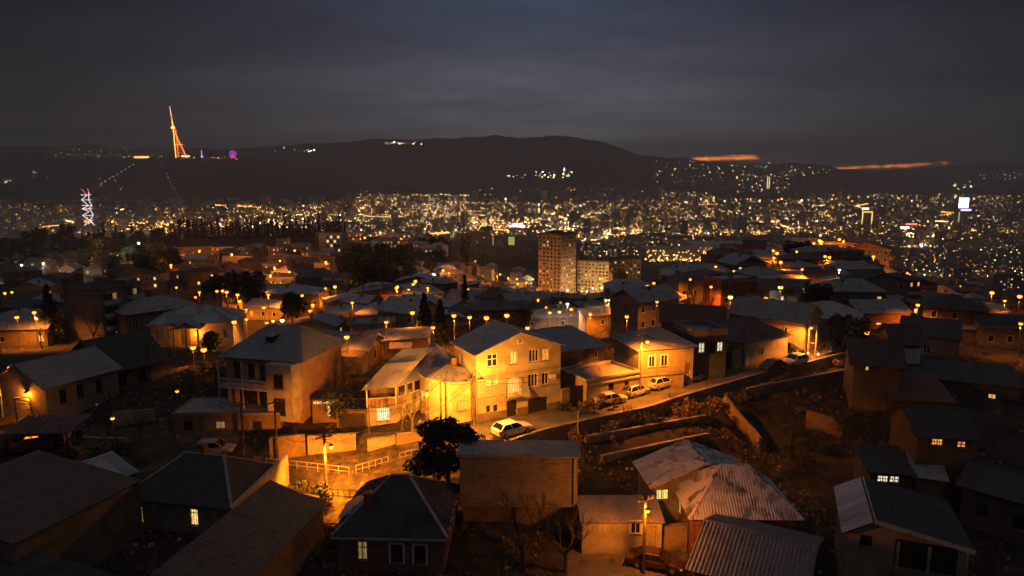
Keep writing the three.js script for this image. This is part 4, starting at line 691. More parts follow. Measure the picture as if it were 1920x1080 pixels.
// ---------- the row along the street ----------
house('rear_wing', 'low brown house with blue-grey hipped roof behind the black gate', {
  L: [1010, 664], R: [1133, 647], y: 5, base: -0.2, h: 5.2, d: 8, wall: WALL.brown, roof: { type: 'hip', rise: 2.2, over: 0.4, mat: ROOF.blue, alts: [ROOF.blue], hip: 3.2, strip: 0.9, wave: 0.3 },
  front: [['d', 1082, 657, 1092, 684, { px: 1, mat: WALL.pink, panels: 1 }], ['w', 1115, 653, 1121, 671, { px: 1, cols: 1 }], ['w', 1084.5, 711, 1092, 725, { px: 1, cols: 2, rows: 2, lit: 'yellow' }]],
});
house('terrace_house', 'low flat-roofed building with long lit street wall behind parked cars', {
  L: [1100, 718], R: [1199, 700], y: 3, base: 0, h: 3, d: 5.6, wall: WALL.tan, roof: { type: 'flat', mat: ROOF.tan, parapet: 0.42, edge: WALL.cream },
  front: [['w', 1141, 720, 1151, 731, { px: 1, cols: 2, frame: DARKMETAL }], ['w', 1171, 715, 1179, 722, { px: 1, cols: 2, frame: DARKMETAL }]],
  more(t, w, d, h, Fs) { band(t, Fs.front, 2.55, 0.2, WALL.cream); },
});
house('lamp_house', 'yellow-lit house with two white windows under the street lamp', {
  L: [1198, 656], R: [1301, 648.5], y: 5.2, base: 0.1, h: 5.1, d: 7.6, wall: WALL.ochre, roof: { type: 'hip', rise: 1.9, over: 0.45, mat: ROOF.asbestos, alts: [ROOF.asbestos], hip: 3.6 },
  front: [['w', 1217, 668, 1227.5, 688, { px: 1, cols: 2, trim: 1 }], ['w', 1240, 666, 1251.5, 686, { px: 1, cols: 2, trim: 1 }], ['d', 1285, 680, 1293, 700, { px: 1, mat: WALL.brown }]],
  more(t, w, d, h, Fs) { band(t, Fs.front, 4.6, 0.25, WALL.cream); const m = new MB(); m.box(-0.02, -1, 0.005, w * 0.78, 1.75, 0.75); m.build('terrace_wall', WALL.tan, t); const c = new MB(); c.box(-0.05, 1.753, 0.005, w * 0.79, 1.85, 0.85); c.build('coping', CONCRETE, t); },
});
house('teal_house', 'small dark teal house with two white-lit windows and pink parapet', {
  L: [1301, 630], R: [1363, 626.5], y: 6.1, base: 0, h: 6, d: 6, wall: plaster('teal render', [0.10, 0.13, 0.12]), roof: { type: 'flat', mat: ROOF.blue, parapet: 0.9, edge: WALL.pink },
  front: [['w', 1310.5, 643, 1321, 661, { px: 1, cols: 2, lit: 'cool' }], ['d', 1330.5, 642, 1339, 663, { px: 1 }], ['w', 1345, 641.5, 1355, 658, { px: 1, cols: 2, lit: 'cool' }]],
});
function yardWall(name, label, a, b, h, thick, mat, o = {}) { // a free-standing wall from a to b (world points at its foot)
  const l = Math.hypot(b.x - a.x, b.z - a.z), t = thing(name, label, o.cat ?? 'wall', a, Math.atan2(-(b.z - a.z), b.x - a.x), o.group), m = new MB(), dy = b.y - a.y;
  m.quad([0, -1.5, 0], [l, dy - 1.5, 0], [l, dy + h, 0], [0, h, 0]); m.quad([l, dy - 1.5, -thick], [0, -1.5, -thick], [0, h, -thick], [l, dy + h, -thick]); m.quad([0, h, 0], [l, dy + h, 0], [l, dy + h, -thick], [0, h, -thick]); m.quad([0, -1.5, -thick], [0, -1.5, 0], [0, h, 0], [0, h, -thick]); m.quad([l, dy - 1.5, 0], [l, dy - 1.5, -thick], [l, dy + h, -thick], [l, dy + h, 0]);
  m.build('wall', mat, t); const n = Math.max(1, Math.round(l / 1.2));
  if (o.cap !== false) for (let i = 0; i < n; i++) { const c = new MB(), x0 = i * l / n + 0.01, x1 = (i + 1) * l / n - 0.01, y = h + dy * (i + 0.5) / n; c.box(x0, y + 0.02 + (o.slope ? 0 : 0), -thick - 0.06, x1, y + 0.1, 0.06); c.build('coping_stone', o.capMat ?? CONCRETE, t); }
  return t;
}
const footAt = (u, v, y) => onY(u, v, y);
yardWall('courtyard_wall', 'pinkish lit courtyard wall in front of the teal house', footAt(1312, 703, 0), footAt(1348, 697, 0), 2.7, 0.25, WALL.pink);
{ // gates
  const gate = (label, a, b, h, mat) => { const l = Math.hypot(b.x - a.x, b.z - a.z), t = thing('yard_gate', label, 'gate', a, Math.atan2(-(b.z - a.z), b.x - a.x)), n = Math.max(3, Math.round(l / 0.35)); for (let i = 0; i < n; i++) { const m = new MB(); m.box(i * l / n + 0.01, 0.06, -0.04, (i + 1) * l / n - 0.01, h, 0.0 + (i % 2) * 0.02); m.build('board', mat, t); } for (const x of [0, l]) { const m = new MB(); m.box(x - 0.06, -0.5, -0.1, x + 0.06, h + 0.15, -0.045); m.build('post', DARKMETAL, t); } };
  gate('tall black sheet gate between the ochre house and the terrace wall', footAt(1069, 765, 0), footAt(1099, 760, 0), 2.6, BLACK);
  gate('dark brown board gate beside the pinkish courtyard wall', footAt(1350, 697, 0), footAt(1371, 692, 0), 2.5, plain('dark boards', [0.03, 0.022, 0.016], 0.8));
}
yardWall('gate_pier_wall', 'short grey stone wall beside the black sheet gate', footAt(1053, 768, 0), footAt(1068, 765, 0), 2.3, 0.4, WALL.grey);
yardWall('street_wall', 'pale plastered wall stretch next to the dark board gate', footAt(1373, 693, 0), footAt(1396, 686, 0), 2.4, 0.3, WALL.grey);
yardWall('street_wall', 'brightly lit yellow plastered wall along the bend of the street', footAt(1397, 687, 0), footAt(1436, 671, 0), 2.5, 0.3, WALL.ochre);
yardWall('street_wall', 'orange-lit stone wall between the bend and the lamp frame', footAt(1437, 671, 0), footAt(1462, 660, 0), 2.9, 0.3, WALL.tan);
house('shed_row', 'low garage with frosted flat roof behind the yellow street wall', { L: [1362, 655], R: [1398, 648], y: 2.3, base: 0, h: 2.5, d: 5, wall: WALL.grey, roof: { type: 'flat', mat: ROOF.asbestos, parapet: 0.3 } });
house('brown_hip_house', 'house with broad brown hipped roof above the street wall', { L: [1392, 645], R: [1478, 630], y: 3.3, base: 0, h: 3.5, d: 9, wall: WALL.tan, roof: { type: 'hip', rise: 2.6, mat: ROOF.brown, alts: [ROOF.brown, ROOF.red], over: 0.5 }, front: [['w', 1.2, 1.2, 0.9, 1.2, {}], ['w', 3.6, 1.2, 0.9, 1.2, {}]] });
house('long_gable_house', 'long house with pale gabled roof and orange-lit end wall', { L: [1368, 584], R: [1508, 602], y: 5.2, base: -0.3, h: 5.4, d: 8.4, wall: WALL.tan, roof: { type: 'gable', rise: 2.1, mat: ROOF.asbestos, alts: [ROOF.asbestos], over: 0.4 }, front: [1.2, 3.6, 6, 8.4].map((x) => ['w', x, 2.9, 0.9, 1.3, { cols: 2 }]), right: [['w', 2, 2.8, 1, 1.3, {}], ['w', 5, 2.8, 1, 1.3, {}]] });
house('pale_roof_house', 'house with broad frosted hipped roof behind the long gabled one', { L: [1500, 588], R: [1606, 584], y: 3.6, base: -2, h: 5, d: 9, turn: -0.2, wall: WALL.grey, roof: { type: 'hip', rise: 2.2, mat: ROOF.pale, alts: [ROOF.pale], over: 0.5 }, front: [['w', 2, 1.8, 1, 1.3, {}], ['w', 5, 1.8, 1, 1.3, {}]] });
house('dark_gable_house', 'dark reddish gabled house left of the long gabled roof', { L: [1240, 601], R: [1358, 606], y: 2.8, base: -1.5, h: 4.3, d: 8, turn: -0.25, wall: WALL.brown, roof: { type: 'gable', rise: 2.2, mat: ROOF.red, alts: [ROOF.red], over: 0.4 }, front: [['w', 3, 1.6, 1, 1.2, {}]] });
// ---------- left of the lane ----------
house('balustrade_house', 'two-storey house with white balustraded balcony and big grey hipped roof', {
  L: [423, 668], R: [566, 677], y: 6.1, base: 0.1, h: 6.1, d: 9.5, turn: -0.26, wall: WALL.pink,
  roof: { type: 'hip', rise: 2.9, over: 0.55, mat: ROOF.asbestos, alts: [ROOF.asbestos], hip: 3.4 },
  front: [['w', 1.0, 3.5, 0.9, 1.9, { frame: WOOD }], ['w', 2.9, 3.5, 0.9, 1.9, { frame: WOOD }], ['d', 4.5, 3.1, 1.0, 2.1, { mat: WOOD }], ['d', 1.6, 0.1, 2.4, 2.1, { panels: 3 }], ['w', 4.9, 0.9, 0.9, 1.3, {}]],
  more(t, w, d, h, Fs) {
    const F = Fs.front, bx = w * 0.66, sl = new MB(); sl.box(0, 2.7, 0.005, bx, 2.9, 1.7); sl.build('balcony_slab', WALL.white, t);
    balustrade(t, F, 0.05, bx - 0.1, 2.9, 1.6, 0.95, 0.21); for (const x of [0.1, bx * 0.5]) { const m = new MB(); m.tube([x, -0.5, 1.6], [x, 6.0, 1.6], 0.1, 0.1, 8); m.build('column', WALL.white, t); }
    const rb = new MB(); rb.box(bx, -0.6, 0.005, w - 0.02, 5.95, 1.75); const R = rb.build('projecting_room', WALL.cream, t), G = { o: [bx, 0, 1.76], u: [1, 0, 0], n: [0, 0, 1], l: w - bx };
    const wd = new MB(); wd.box(1.0, 3.2, 0.003, 2.2, 4.9, 0.06); const W = seat(wd.build('window', WOOD, t), G, 0, 0); const gl = new MB(); gl.box(1.08, 3.28, 0.061, 2.12, 4.82, 0.07); gl.build('pane', GLASS, W); const st = new MB(); st.box(0.9, 3.06, 0.003, 2.3, 3.18, 0.14); st.build('sill', CONCRETE, W);
    const dk = new MB(); dk.box(1.0, 0.05, 0.003, 2.3, 2.1, 0.05); seat(dk.build('door', BLACK, t), G, 0, 0);  // black panel stands in for the shade of a dark opening
    const pp = new MB(); pp.tube([w - 0.1, -0.4, 1.85], [w - 0.1, 6, 1.85], 0.05, 0.05, 6); pp.build('downpipe', STEEL, t);
    const dm = new MB(); dm.box(4.2, 7.5, -2.9, 5.1, 8.25, -1.9); dm.build('dormer', ROOF.dark, t); const dr = new MB(); dr.quad([4.0, 8.27, -1.7], [5.3, 8.27, -1.7], [5.3, 8.5, -3.4], [4.0, 8.5, -3.4]); dr.build('dormer_roof', ROOF.galv, t);
  },
});
house('stucco_house', 'single-storey house with orange-lit wall beside the bright lamp', {
  L: [84, 724], R: [219, 688], y: 3.3, base: -2, h: 5.3, d: 9, wall: WALL.tan, roof: { type: 'gable', rise: 2.1, mat: ROOF.asbestos, alts: [ROOF.asbestos], over: 0.5 },
  front: [['w', 1.5, 2.6, 0.8, 1.8, { frame: WOOD }], ['w', 3.6, 2.6, 0.8, 1.8, { frame: WOOD }], ['w', 6, 2.6, 0.8, 1.8, { frame: WOOD }], ['w', 178, 758, 190, 772, { px: 1, cols: 2, rows: 2, lit: 'cool' }]],
});
house('gabled_villa', 'dark broad-roofed house with brown gable above the orange yard wall', { L: [205, 690], R: [303, 668], y: 2.6, base: -3.5, h: 6.1, d: 10, wall: WALL.brown, roof: { type: 'gable', rise: 3, mat: ROOF.dark, alts: [ROOF.dark], over: 0.9 }, front: [1, 3.6, 6.4].map((x) => ['w', x, 3.2, 1.1, 1.7, { frame: WOOD }]), right: [['w', 2, 3, 1, 1.6, {}]] });
yardWall('yard_wall', 'orange-lit plaster yard wall carrying a satellite dish', footAt(287, 733, -1.5), footAt(356, 718, -2.2), 2.3, 0.3, WALL.pink);
{ const p = footAt(345, 712, 0.6), t = thing('satellite_dish', 'round satellite dish on the orange yard wall', 'satellite dish', p, 0.4), g = new THREE.SphereGeometry(0.9, 14, 5, 0, Math.PI * 2, 0, 0.55); const m = meshOf('dish', g, M('dish paint', () => new THREE.MeshStandardMaterial({ color: lin(0.3, 0.3, 0.3), roughness: 0.6, side: THREE.DoubleSide })), t); m.rotation.x = -1.9; m.position.set(0, 0.4, 0.6); const s = new MB(); s.tube([0, -0.6, 0], [0, 0.4, 0], 0.04, 0.04, 6); s.build('stand', STEEL, t); }
house('columned_villa', 'pale villa with hipped roofs and lit columned entrance porch', {
  L: [281, 609], R: [436, 603], y: -1, base: -7.2, h: 6.2, d: 11, wall: WALL.cream, roof: { type: 'hip', rise: 2.6, mat: ROOF.asbestos, alts: [ROOF.asbestos, ROOF.pale], over: 0.6, sheets: true, strip: 1.6, row: 3 },
  front: [['w', 0.9, 3.2, 0.5, 1.9, {}], ['w', 2.7, 3.2, 0.5, 1.9, {}], ['d', 5.4, 1.8, 1.6, 3.2, { mat: WOOD }], ['w', 10.6, 3, 0.8, 1.7, {}], ['w', 13, 3, 0.8, 1.7, {}]],
  more(t, w, d, h) { const m = new MB(); m.box(4.6, 1.5, 0.005, 9.4, 1.8, 3.2); m.build('porch_floor', CONCRETE, t); for (const x of [4.9, 7, 9.1]) { const c = new MB(); c.tube([x, 1.803, 2.9], [x, 5.6, 2.9], 0.22, 0.18, 10); c.build('column', WALL.cream, t); } addSlope(t, [4.2, 5.7, 3.6], [4.2, 5.7, -2.6], [0, 0, 0].map((_, i) => [2.8, 1.5, 0][i]), 0, 1, ROOF.asbestos, { sheets: false }); addSlope(t, [9.8, 5.7, -2.6], [9.8, 5.7, 3.6], [-2.8, 1.5, 0], 0, 1, ROOF.asbestos, { sheets: false }); const g = new MB(); g.tri([4.6, 5.75, 3.2], [9.4, 5.75, 3.2], [7, 7.0, 3.2]); g.build('pediment', WALL.cream, t); },
});
{ // porch lamp of the villa
  const t = scene.children.find((o) => o.name === 'columned_villa'); t.updateMatrixWorld(true); const p = V(8.3, 4.2, 1.2).applyMatrix4(t.matrixWorld), o = thing('porch_lamp', 'bright porch lamp between the columns of the pale villa', 'lamp', p), b = meshOf('bulb', bulbGeo, BULB.sodium, o); b.scale.setScalar(0.2); const s = new MB(); s.tube([0, 0.2, 0], [0, 1.3, 0], 0.03, 0.03, 5); s.build('hanger', DARKMETAL, o); pointLight(p, SODIUM, 60, 'porch_glow');
}
house('long_school', 'long two-storey building with dark frosted roof behind the villa', { L: [236, 590], R: [372, 572], y: -3, base: -12, h: 9, d: 12, wall: WALL.brown, roof: { type: 'hip', rise: 2.4, mat: ROOF.asbestos, over: 0.5, sheets: false }, front: Array.from({ length: 8 }, (_, i) => ['w', 1.2 + i * 2.6, 5.4, 1.2, 1.8, { cols: 2, sill: false }]) });
house('flat_roof_house', 'single-storey house with frosted flat roof below the balustraded house', { L: [322, 778], R: [521, 780], y: 0.4, base: -2.6, h: 3, d: 5.6, turn: 0.02, wall: WALL.brown, roof: { type: 'flat', mat: ROOF.asbestos, parapet: 0.22 }, front: [['w', 403, 790, 423, 804, { px: 1, cols: 2, lit: 'dim', frame: WOOD }], ['w', 1.2, 1, 1.1, 1.3, { frame: WOOD }], ['d', 9, 0.1, 1, 2.1, {}]] });
house('apartment_block', 'five-storey pale apartment block with glazed balconies above the villa', {
  L: [117, 543], R: [176, 548], y: 2, base: -13.5, h: 15.5, d: 12.5, turn: -0.2, cat: 'apartment block', wall: WALL.grey, roof: { type: 'flat', mat: ROOF.tar, parapet: 0.5 },
  right: Array.from({ length: 5 }, (_, j) => [['w', 5.2, 1.4 + j * 2.9, 0.8, 1.3, { cols: 1, sill: false }]]).flat(),
  more(t, w, d, h, Fs) {
    const F = Fs.right, r = rng(9);
    for (let j = 0; j < 5; j++) for (const x of [0.5, 8]) {
      const y = 0.6 + j * 2.9, s = new MB(); s.box(x, 0, 0.004, x + 3.8, 0.16, 1.2); s.box(x, 0.163, 1.1, x + 3.8, 1.0, 1.2); s.box(x, 0.163, 0.004, x + 0.1, 1.0, 1.097); s.box(x + 3.7, 0.163, 0.004, x + 3.8, 1.0, 1.097); seat(s.build('balcony', WALL.white, t), F, 0, y);
      for (let k = 0; k < 3; k++) { const g = new MB(); g.box(x + 0.1 + k * 1.22, 1.02, 0.3, x + 1.2 + k * 1.22, 2.5, 0.34); seat(g.build('balcony_glazing', r() < 0.22 ? LIT.dim : GLASS, t), F, 0, y); }
      const c = new MB(); c.box(x - 0.02, 2.52, 0.004, x + 3.82, 2.6, 1.22); seat(c.build('balcony_canopy', CONCRETE, t), F, 0, y);
    }
    for (const [x, z, k, l] of [[w * 0.75, -3, 2.6, 2], [w * 0.95, -8, 1.6, 3.6]]) { const m = new MB(); m.box(x - l / 2, h + 0.15, z - l / 2, x + l / 2, h + k, z + l / 2); m.build('stair_head', WALL.grey, t); }
  },
});
// ---------- near roofs along the bottom edge ----------
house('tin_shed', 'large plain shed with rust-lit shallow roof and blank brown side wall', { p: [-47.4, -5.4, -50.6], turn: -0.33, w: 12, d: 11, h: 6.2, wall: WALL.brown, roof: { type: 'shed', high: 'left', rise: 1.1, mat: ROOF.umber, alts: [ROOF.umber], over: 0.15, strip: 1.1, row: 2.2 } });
house('frosted_shed', 'small shed with frosted pale gabled roof behind the rust-lit shed', { L: [58, 903], R: [172, 907], y: -0.8, base: -4.6, h: 3.8, d: 6, turn: -0.5, w: 6.2, wall: WALL.brown, roof: { type: 'gable', axis: 'z', ridge: 0.4, rise: 1.1, mat: ROOF.pale, alts: [ROOF.pale, ROOF.blue], over: 0.3 } });
house('black_tile_house', 'house with near-black ribbed roof below the rust-lit shed', { p: [-43.3, -6, -44.3], turn: -0.387, w: 15, d: 6, h: 4.5, wall: WALL.umber, roof: { type: 'shed', high: 'back', rise: 0.9, mat: ROOF.dark, alts: [ROOF.dark, ROOF.dark, ROOF.tar], over: 0.4, strip: 0.8, row: 1.2 } });
house('dark_hip_house', 'dark-roofed hipped house with two narrow yellow windows', {
  L: [236, 931], R: [432, 951], y: -1.2, base: -4.8, h: 3.6, d: 8.4, wall: WALL.grey, roof: { type: 'hip', rise: 2.7, mat: ROOF.dark, alts: [ROOF.dark], over: 0.4, cap: ROOF.asbestos, hip: 3.6 },
  front: [['w', 254, 949, 269, 981, { px: 1, cols: 1, transom: 0.78, lit: 'yellow', frame: WOOD }], ['w', 355, 953.5, 372.5, 986, { px: 1, cols: 1, transom: 0.78, lit: 'yellow', frame: WOOD }]],
  more(t, w, d, h) { const m = new MB(); m.poly([[w + 0.5, -1, 0.6], [w + 0.5, -1, -d - 0.6], [w + 0.5, h + 1.2, -d - 0.6], [w + 0.5, h + 0.3, 0.6]]); m.poly([[w + 0.22, h + 0.3, 0.6], [w + 0.22, h + 1.2, -d - 0.6], [w + 0.22, -1, -d - 0.6], [w + 0.22, -1, 0.6]]); m.quad([w + 0.22, h + 0.3, 0.6], [w + 0.5, h + 0.3, 0.6], [w + 0.5, h + 1.2, -d - 0.6], [w + 0.22, h + 1.2, -d - 0.6]); m.build('party_wall', WALL.ochre, t); chimney(t, w * 0.45, h + 2.2, -d * 0.55, 1.2); },
});
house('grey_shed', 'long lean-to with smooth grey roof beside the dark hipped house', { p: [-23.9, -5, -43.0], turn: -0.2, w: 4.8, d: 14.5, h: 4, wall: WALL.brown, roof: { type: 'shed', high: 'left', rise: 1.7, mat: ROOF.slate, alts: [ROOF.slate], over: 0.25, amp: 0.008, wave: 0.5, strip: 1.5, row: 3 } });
house('brick_house', 'brick house with dark hipped roof and one lit tall window', {
  L: [632, 1000], R: [832, 1004], y: -1.3, base: -5.2, h: 3.9, d: 8.8, wall: WALL.brick, roof: { type: 'hip', rise: 3.1, mat: ROOF.dark, alts: [ROOF.dark, ROOF.dark, ROOF.tar], over: 0.35, cap: ROOF.asbestos, strip: 0.8, row: 1.1, hip: 3.9 },
  front: [['w', 669, 1015, 690, 1050, { px: 1, cols: 2, transom: 0.7, lit: 'dim', frame: WOOD }], ['w', 732, 1020, 756, 1056, { px: 1, cols: 2, frame: WOOD, trim: 1 }], ['w', 776, 1022, 799, 1058, { px: 1, cols: 2, frame: WOOD, trim: 1 }]],
  more(t, w, d, h) { const m = new MB(); m.box(-0.4, h - 0.3, 0.36, w + 0.4, h - 0.1, 0.5); m.build('gutter', ROOF.galv, t); chimney(t, 2.1, h + 1.2, -1.9, 1.3); const s = new MB(); s.quad([-0.35, h + 0.5, -1.2], [1.6, h + 1.1, -2.2], [2.4, h + 2.1, -4.2], [-0.35, h + 0.62, -4.2]); s.build('patch_sheet', ROOF.galv, t); for (let i = 0; i < 5; i++) { const k = new MB(), z = -0.5 - i * 1.5; k.box(w + 0.02, h + 0.03 + i * 0.002, z - 0.9, w + 0.42, h + 0.09, z); k.build('edge_sheet', ROOF.asbestos, t); } },
});
house('block_building', 'flat-roofed building of bare concrete blocks beside the pine', {
  L: [862, 858], R: [1084, 862], y: 2.5, base: -1.8, h: 4.3, d: 3.8, turn: -0.02, sink: 0, wall: WALL.block, roof: { type: 'shed', high: 'front', rise: 0.3, mat: ROOF.asbestos, alts: [ROOF.asbestos], over: 0.3, row: 3 },
  more(t, w, d, h, Fs) {
    const b = new MB(), r = rng(31); // the courses of blocks, each standing a little proud of its joints
    for (let j = 0; j < 22; j++) for (let x = j % 2 ? -0.2 : 0; x < w; x += 0.4) { const x0 = Math.max(0.01, x + 0.012), x1 = Math.min(w - 0.01, x + 0.388), y = 0.02 + j * 0.2; if (x1 - x0 > 0.05 && y + 0.19 < h + 0.2 && r() > 0.02) b.box(x0, y, 0.002, x1, y + 0.18, 0.02 + r() * 0.035); }
    b.build('block_courses', WALL.block, t).userData.kind = 'stuff';
    for (const y of [2.75, 3.75]) band(t, Fs.front, y, 0.1, CONCRETE);
    const slab = new MB(); slab.box(-0.1, -0.2, -d - 0.1, w + 0.1, -0.005, 0.15); slab.build('floor_slab', CONCRETE, t); // lower storey set back on purpose so that shade falls on it
    const lo = new MB(); lo.box(0.2, -5, -d, w - 0.2, -0.205, -0.5); lo.build('lower_wall', WALL.brown, t);
    const pp = new MB(); pp.tube([w - 0.3, -4, 0.2], [w - 0.3, h, 0.2], 0.06, 0.06, 6); pp.build('downpipe', STEEL, t);
  },
});
house('pink_gable_house', 'house with snow-dusted pinkish gabled roof and lit yellow window', {
  L: [1226, 907], R: [1400, 905], y: -1, base: -5, h: 4, d: 5, w: 9.6, turn: 0.1, wall: WALL.grey, roof: { type: 'gable', axis: 'z', rise: 2, mat: ROOF.snow, alts: [ROOF.snow, ROOF.pale], over: 0.5 },
  front: [['w', 1230, 918, 1253, 937, { px: 1, cols: 2, lit: 'yellow', frame: DARKMETAL }]],
});
house('patchy_hip_house', 'hipped house with patchy snow-dusted roof over red-brown walls', {
  L: [1300, 969], R: [1493, 970], y: -1.6, base: -5.4, h: 3.8, d: 7, wall: WALL.brick, roof: { type: 'hip', rise: 3.2, mat: ROOF.snow, alts: [ROOF.snow], over: 0.45, hip: 3.6 },
  front: [['w', 1456, 988, 1473, 1014, { px: 1, cols: 2, frame: WOOD }], ['w', 0.6, 1.2, 0.9, 1.4, { frame: WOOD }], ['d', 2.6, 0.1, 1, 2.2, { mat: WOOD }]], left: [['w', 1.6, 1.5, 1, 1.3, { cols: 2, lit: 'warm', frame: DARKMETAL }]],
});
house('lane_house', 'small orange-lit house with flat pinkish roof by the lane car', {
  L: [1092, 977], R: [1241, 975], y: -2, base: -5.1, h: 3.1, d: 3.6, turn: 0.0, wall: WALL.ochre, roof: { type: 'shed', high: 'back', rise: 0.5, mat: ROOF.tan, alts: [ROOF.tan], over: 0.2 }, front: [['w', 1183, 978, 1201, 1001, { px: 1, cols: 2, trim: 1 }], ['d', 1216, 986, 1229, 1027, { px: 1, mat: WALL.tan, panels: 1 }]],
});
yardWall('lane_fence', 'orange-lit plank-topped yard wall next to the lane house', footAt(1240, 1033, -5.1), footAt(1288, 1028, -5.1), 2.2, 0.2, WALL.tan);
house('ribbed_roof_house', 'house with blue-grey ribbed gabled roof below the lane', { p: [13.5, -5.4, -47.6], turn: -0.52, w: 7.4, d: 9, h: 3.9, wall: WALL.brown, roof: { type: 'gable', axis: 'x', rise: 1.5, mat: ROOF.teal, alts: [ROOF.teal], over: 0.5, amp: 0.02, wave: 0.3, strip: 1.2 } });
house('bright_fascia_house', 'house with shiny metal roof strip and dark slope above a black-backed loggia', {
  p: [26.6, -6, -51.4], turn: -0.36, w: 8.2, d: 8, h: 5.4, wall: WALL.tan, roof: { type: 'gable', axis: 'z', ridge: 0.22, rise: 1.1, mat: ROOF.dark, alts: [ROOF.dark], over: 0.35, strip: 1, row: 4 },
  front: [['w', 1613, 1002, 1634, 1027, { px: 1, cols: 1, frame: DARKMETAL }]],
  more(t, w, d, h) { const shiny = M('bright zinc', () => new THREE.MeshStandardMaterial({ color: lin(0.55, 0.53, 0.55), roughness: 0.38, metalness: 0.75 })); for (let i = 0; i < 6; i++) { const m = new MB(), z0 = 0.42 - i * 1.46, z1 = z0 - 1.44; m.quad([-0.42, h - 0.22 + i * 0.004, z0], [w * 0.22 + 0.1, h + 1.19 + i * 0.004, z0], [w * 0.22 + 0.1, h + 1.2 + i * 0.004, z1], [-0.42, h - 0.2 + i * 0.004, z1]); m.build('zinc_sheet', shiny, t); } const f = new MB(); f.beam([w * 0.22, h + 1.12, 0.42], [w + 0.4, h - 0.1, 0.42], 0.06, 0.34); f.build('fascia', ROOF.pale, t); const lg = new MB(); lg.box(3.4, 2.9, 0.003, w - 0.6, 5.2, 0.02); lg.build('loggia_dark_panel', BLACK, t); const pr = new MB(); pr.box(3.3, 2.0, 0.021, w, 2.95, 0.9); pr.build('loggia_parapet', WALL.brown, t); for (const x of [3.5, 5.6, w - 0.15]) { const c = new MB(); c.box(x - 0.1, 2.953, 0.6, x + 0.1, 5.3, 0.8); c.build('post', WALL.tan, t); } },  // the loggia opening is a black panel, its shade put into colour
});
house('hillside_house', 'dark house with two small orange windows on the unlit slope', { L: [1722, 812], R: [1830, 818], y: 2.2, base: -3.5, h: 5.6, d: 7, wall: WALL.umber, roof: { type: 'gable', rise: 1.7, mat: ROOF.dark, over: 0.4 }, front: [['w', 1747, 822, 1768, 836, { px: 1, cols: 2, rows: 2, lit: 'orange', frame: DARKMETAL }], ['w', 1795, 827, 1811, 840, { px: 1, cols: 2, rows: 2, lit: 'orange', frame: DARKMETAL }]] });
house('strip_window_house', 'low dark house with a row of white-lit windows', { L: [1632, 884], R: [1712, 890], y: -1.2, base: -5, h: 3.8, d: 5, wall: WALL.umber, roof: { type: 'shed', high: 'back', rise: 0.8, mat: ROOF.dark, over: 0.3 }, front: [['w', 1645, 891, 1665, 905, { px: 1, cols: 2, rows: 2, lit: 'cool', frame: DARKMETAL }], ['w', 1668, 892, 1686, 906, { px: 1, cols: 2, rows: 2, lit: 'cool', frame: DARKMETAL }]] });
house('frosted_hut', 'small hut with square frosted roof on the dark slope', { L: [1717, 893], R: [1772, 900], y: -1.6, base: -5, h: 3.4, d: 3.6, wall: WALL.brown, roof: { type: 'shed', high: 'back', rise: 1.1, mat: ROOF.galv, over: 0.3 } });
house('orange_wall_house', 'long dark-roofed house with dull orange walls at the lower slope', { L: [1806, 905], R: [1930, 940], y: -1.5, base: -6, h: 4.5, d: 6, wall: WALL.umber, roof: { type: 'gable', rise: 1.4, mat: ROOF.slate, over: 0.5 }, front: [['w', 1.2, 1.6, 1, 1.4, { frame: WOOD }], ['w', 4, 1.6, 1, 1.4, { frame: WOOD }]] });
house('stilt_house', 'dark house with wedge-shaped lit gable on the edge of the slope', { L: [1602, 676], R: [1690, 683], y: 3.4, base: -3.5, h: 6.9, d: 7, wall: WALL.umber, turn: -0.3, roof: { type: 'gable', rise: 2.2, mat: ROOF.dark, over: 0.7 }, front: [['w', 1623, 684, 1629, 695, { px: 1, cols: 1, lit: 'warm' }]] });
house('fenced_house', 'dark house with white slatted veranda on the unlit slope', { L: [1680, 640], R: [1725, 642], y: 4, base: -2.5, h: 6.5, d: 7, wall: WALL.brown, roof: { type: 'gable', rise: 1.8, mat: ROOF.dark, over: 0.8 }, more(t, w, d, h) { for (let i = 0; i < 9; i++) { const m = new MB(); m.box(0.1 + i * w / 9, h - 3, 0.5, 0.35 + i * w / 9, h - 0.8, 0.55); m.build('slat', WHITE, t); } } });
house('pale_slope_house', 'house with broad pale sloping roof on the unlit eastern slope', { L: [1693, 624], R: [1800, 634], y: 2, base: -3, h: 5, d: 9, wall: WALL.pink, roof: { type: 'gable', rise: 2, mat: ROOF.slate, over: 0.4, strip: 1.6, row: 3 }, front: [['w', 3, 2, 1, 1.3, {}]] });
house('red_wall_house', 'dark red-walled block of a house behind the veranda house', { L: [1612, 606], R: [1706, 604], y: 0, base: -6, h: 8, d: 8, wall: WALL.brick, roof: { type: 'gable', rise: 1.8, mat: ROOF.asbestos, over: 0.3, sheets: false }, front: [['w', 1643, 605, 1652, 609, { px: 1, cols: 1, lit: 'cool' }], ['w', 1661, 605, 1670, 609, { px: 1, cols: 1, lit: 'cool' }]] });
house('rust_roof_house', 'low house with rust-red roof on the dark slope below the street', { L: [1672, 742], R: [1788, 748], y: -0.5, base: -4.5, h: 3.6, d: 7, wall: WALL.umber, roof: { type: 'shed', high: 'back', rise: 1.5, mat: ROOF.red, over: 0.4 } });
house('slope_shed', 'long low shed with pale roof above the rust-red roof', { L: [1700, 700], R: [1915, 722], y: 0.4, base: -3.5, h: 3.6, d: 6, wall: WALL.umber, roof: { type: 'shed', high: 'back', rise: 1.2, mat: ROOF.slate, over: 0.3, strip: 2, row: 3 }, front: [['w', 9.5, 1.1, 0.9, 1.2, { lit: 'warm' }]] });

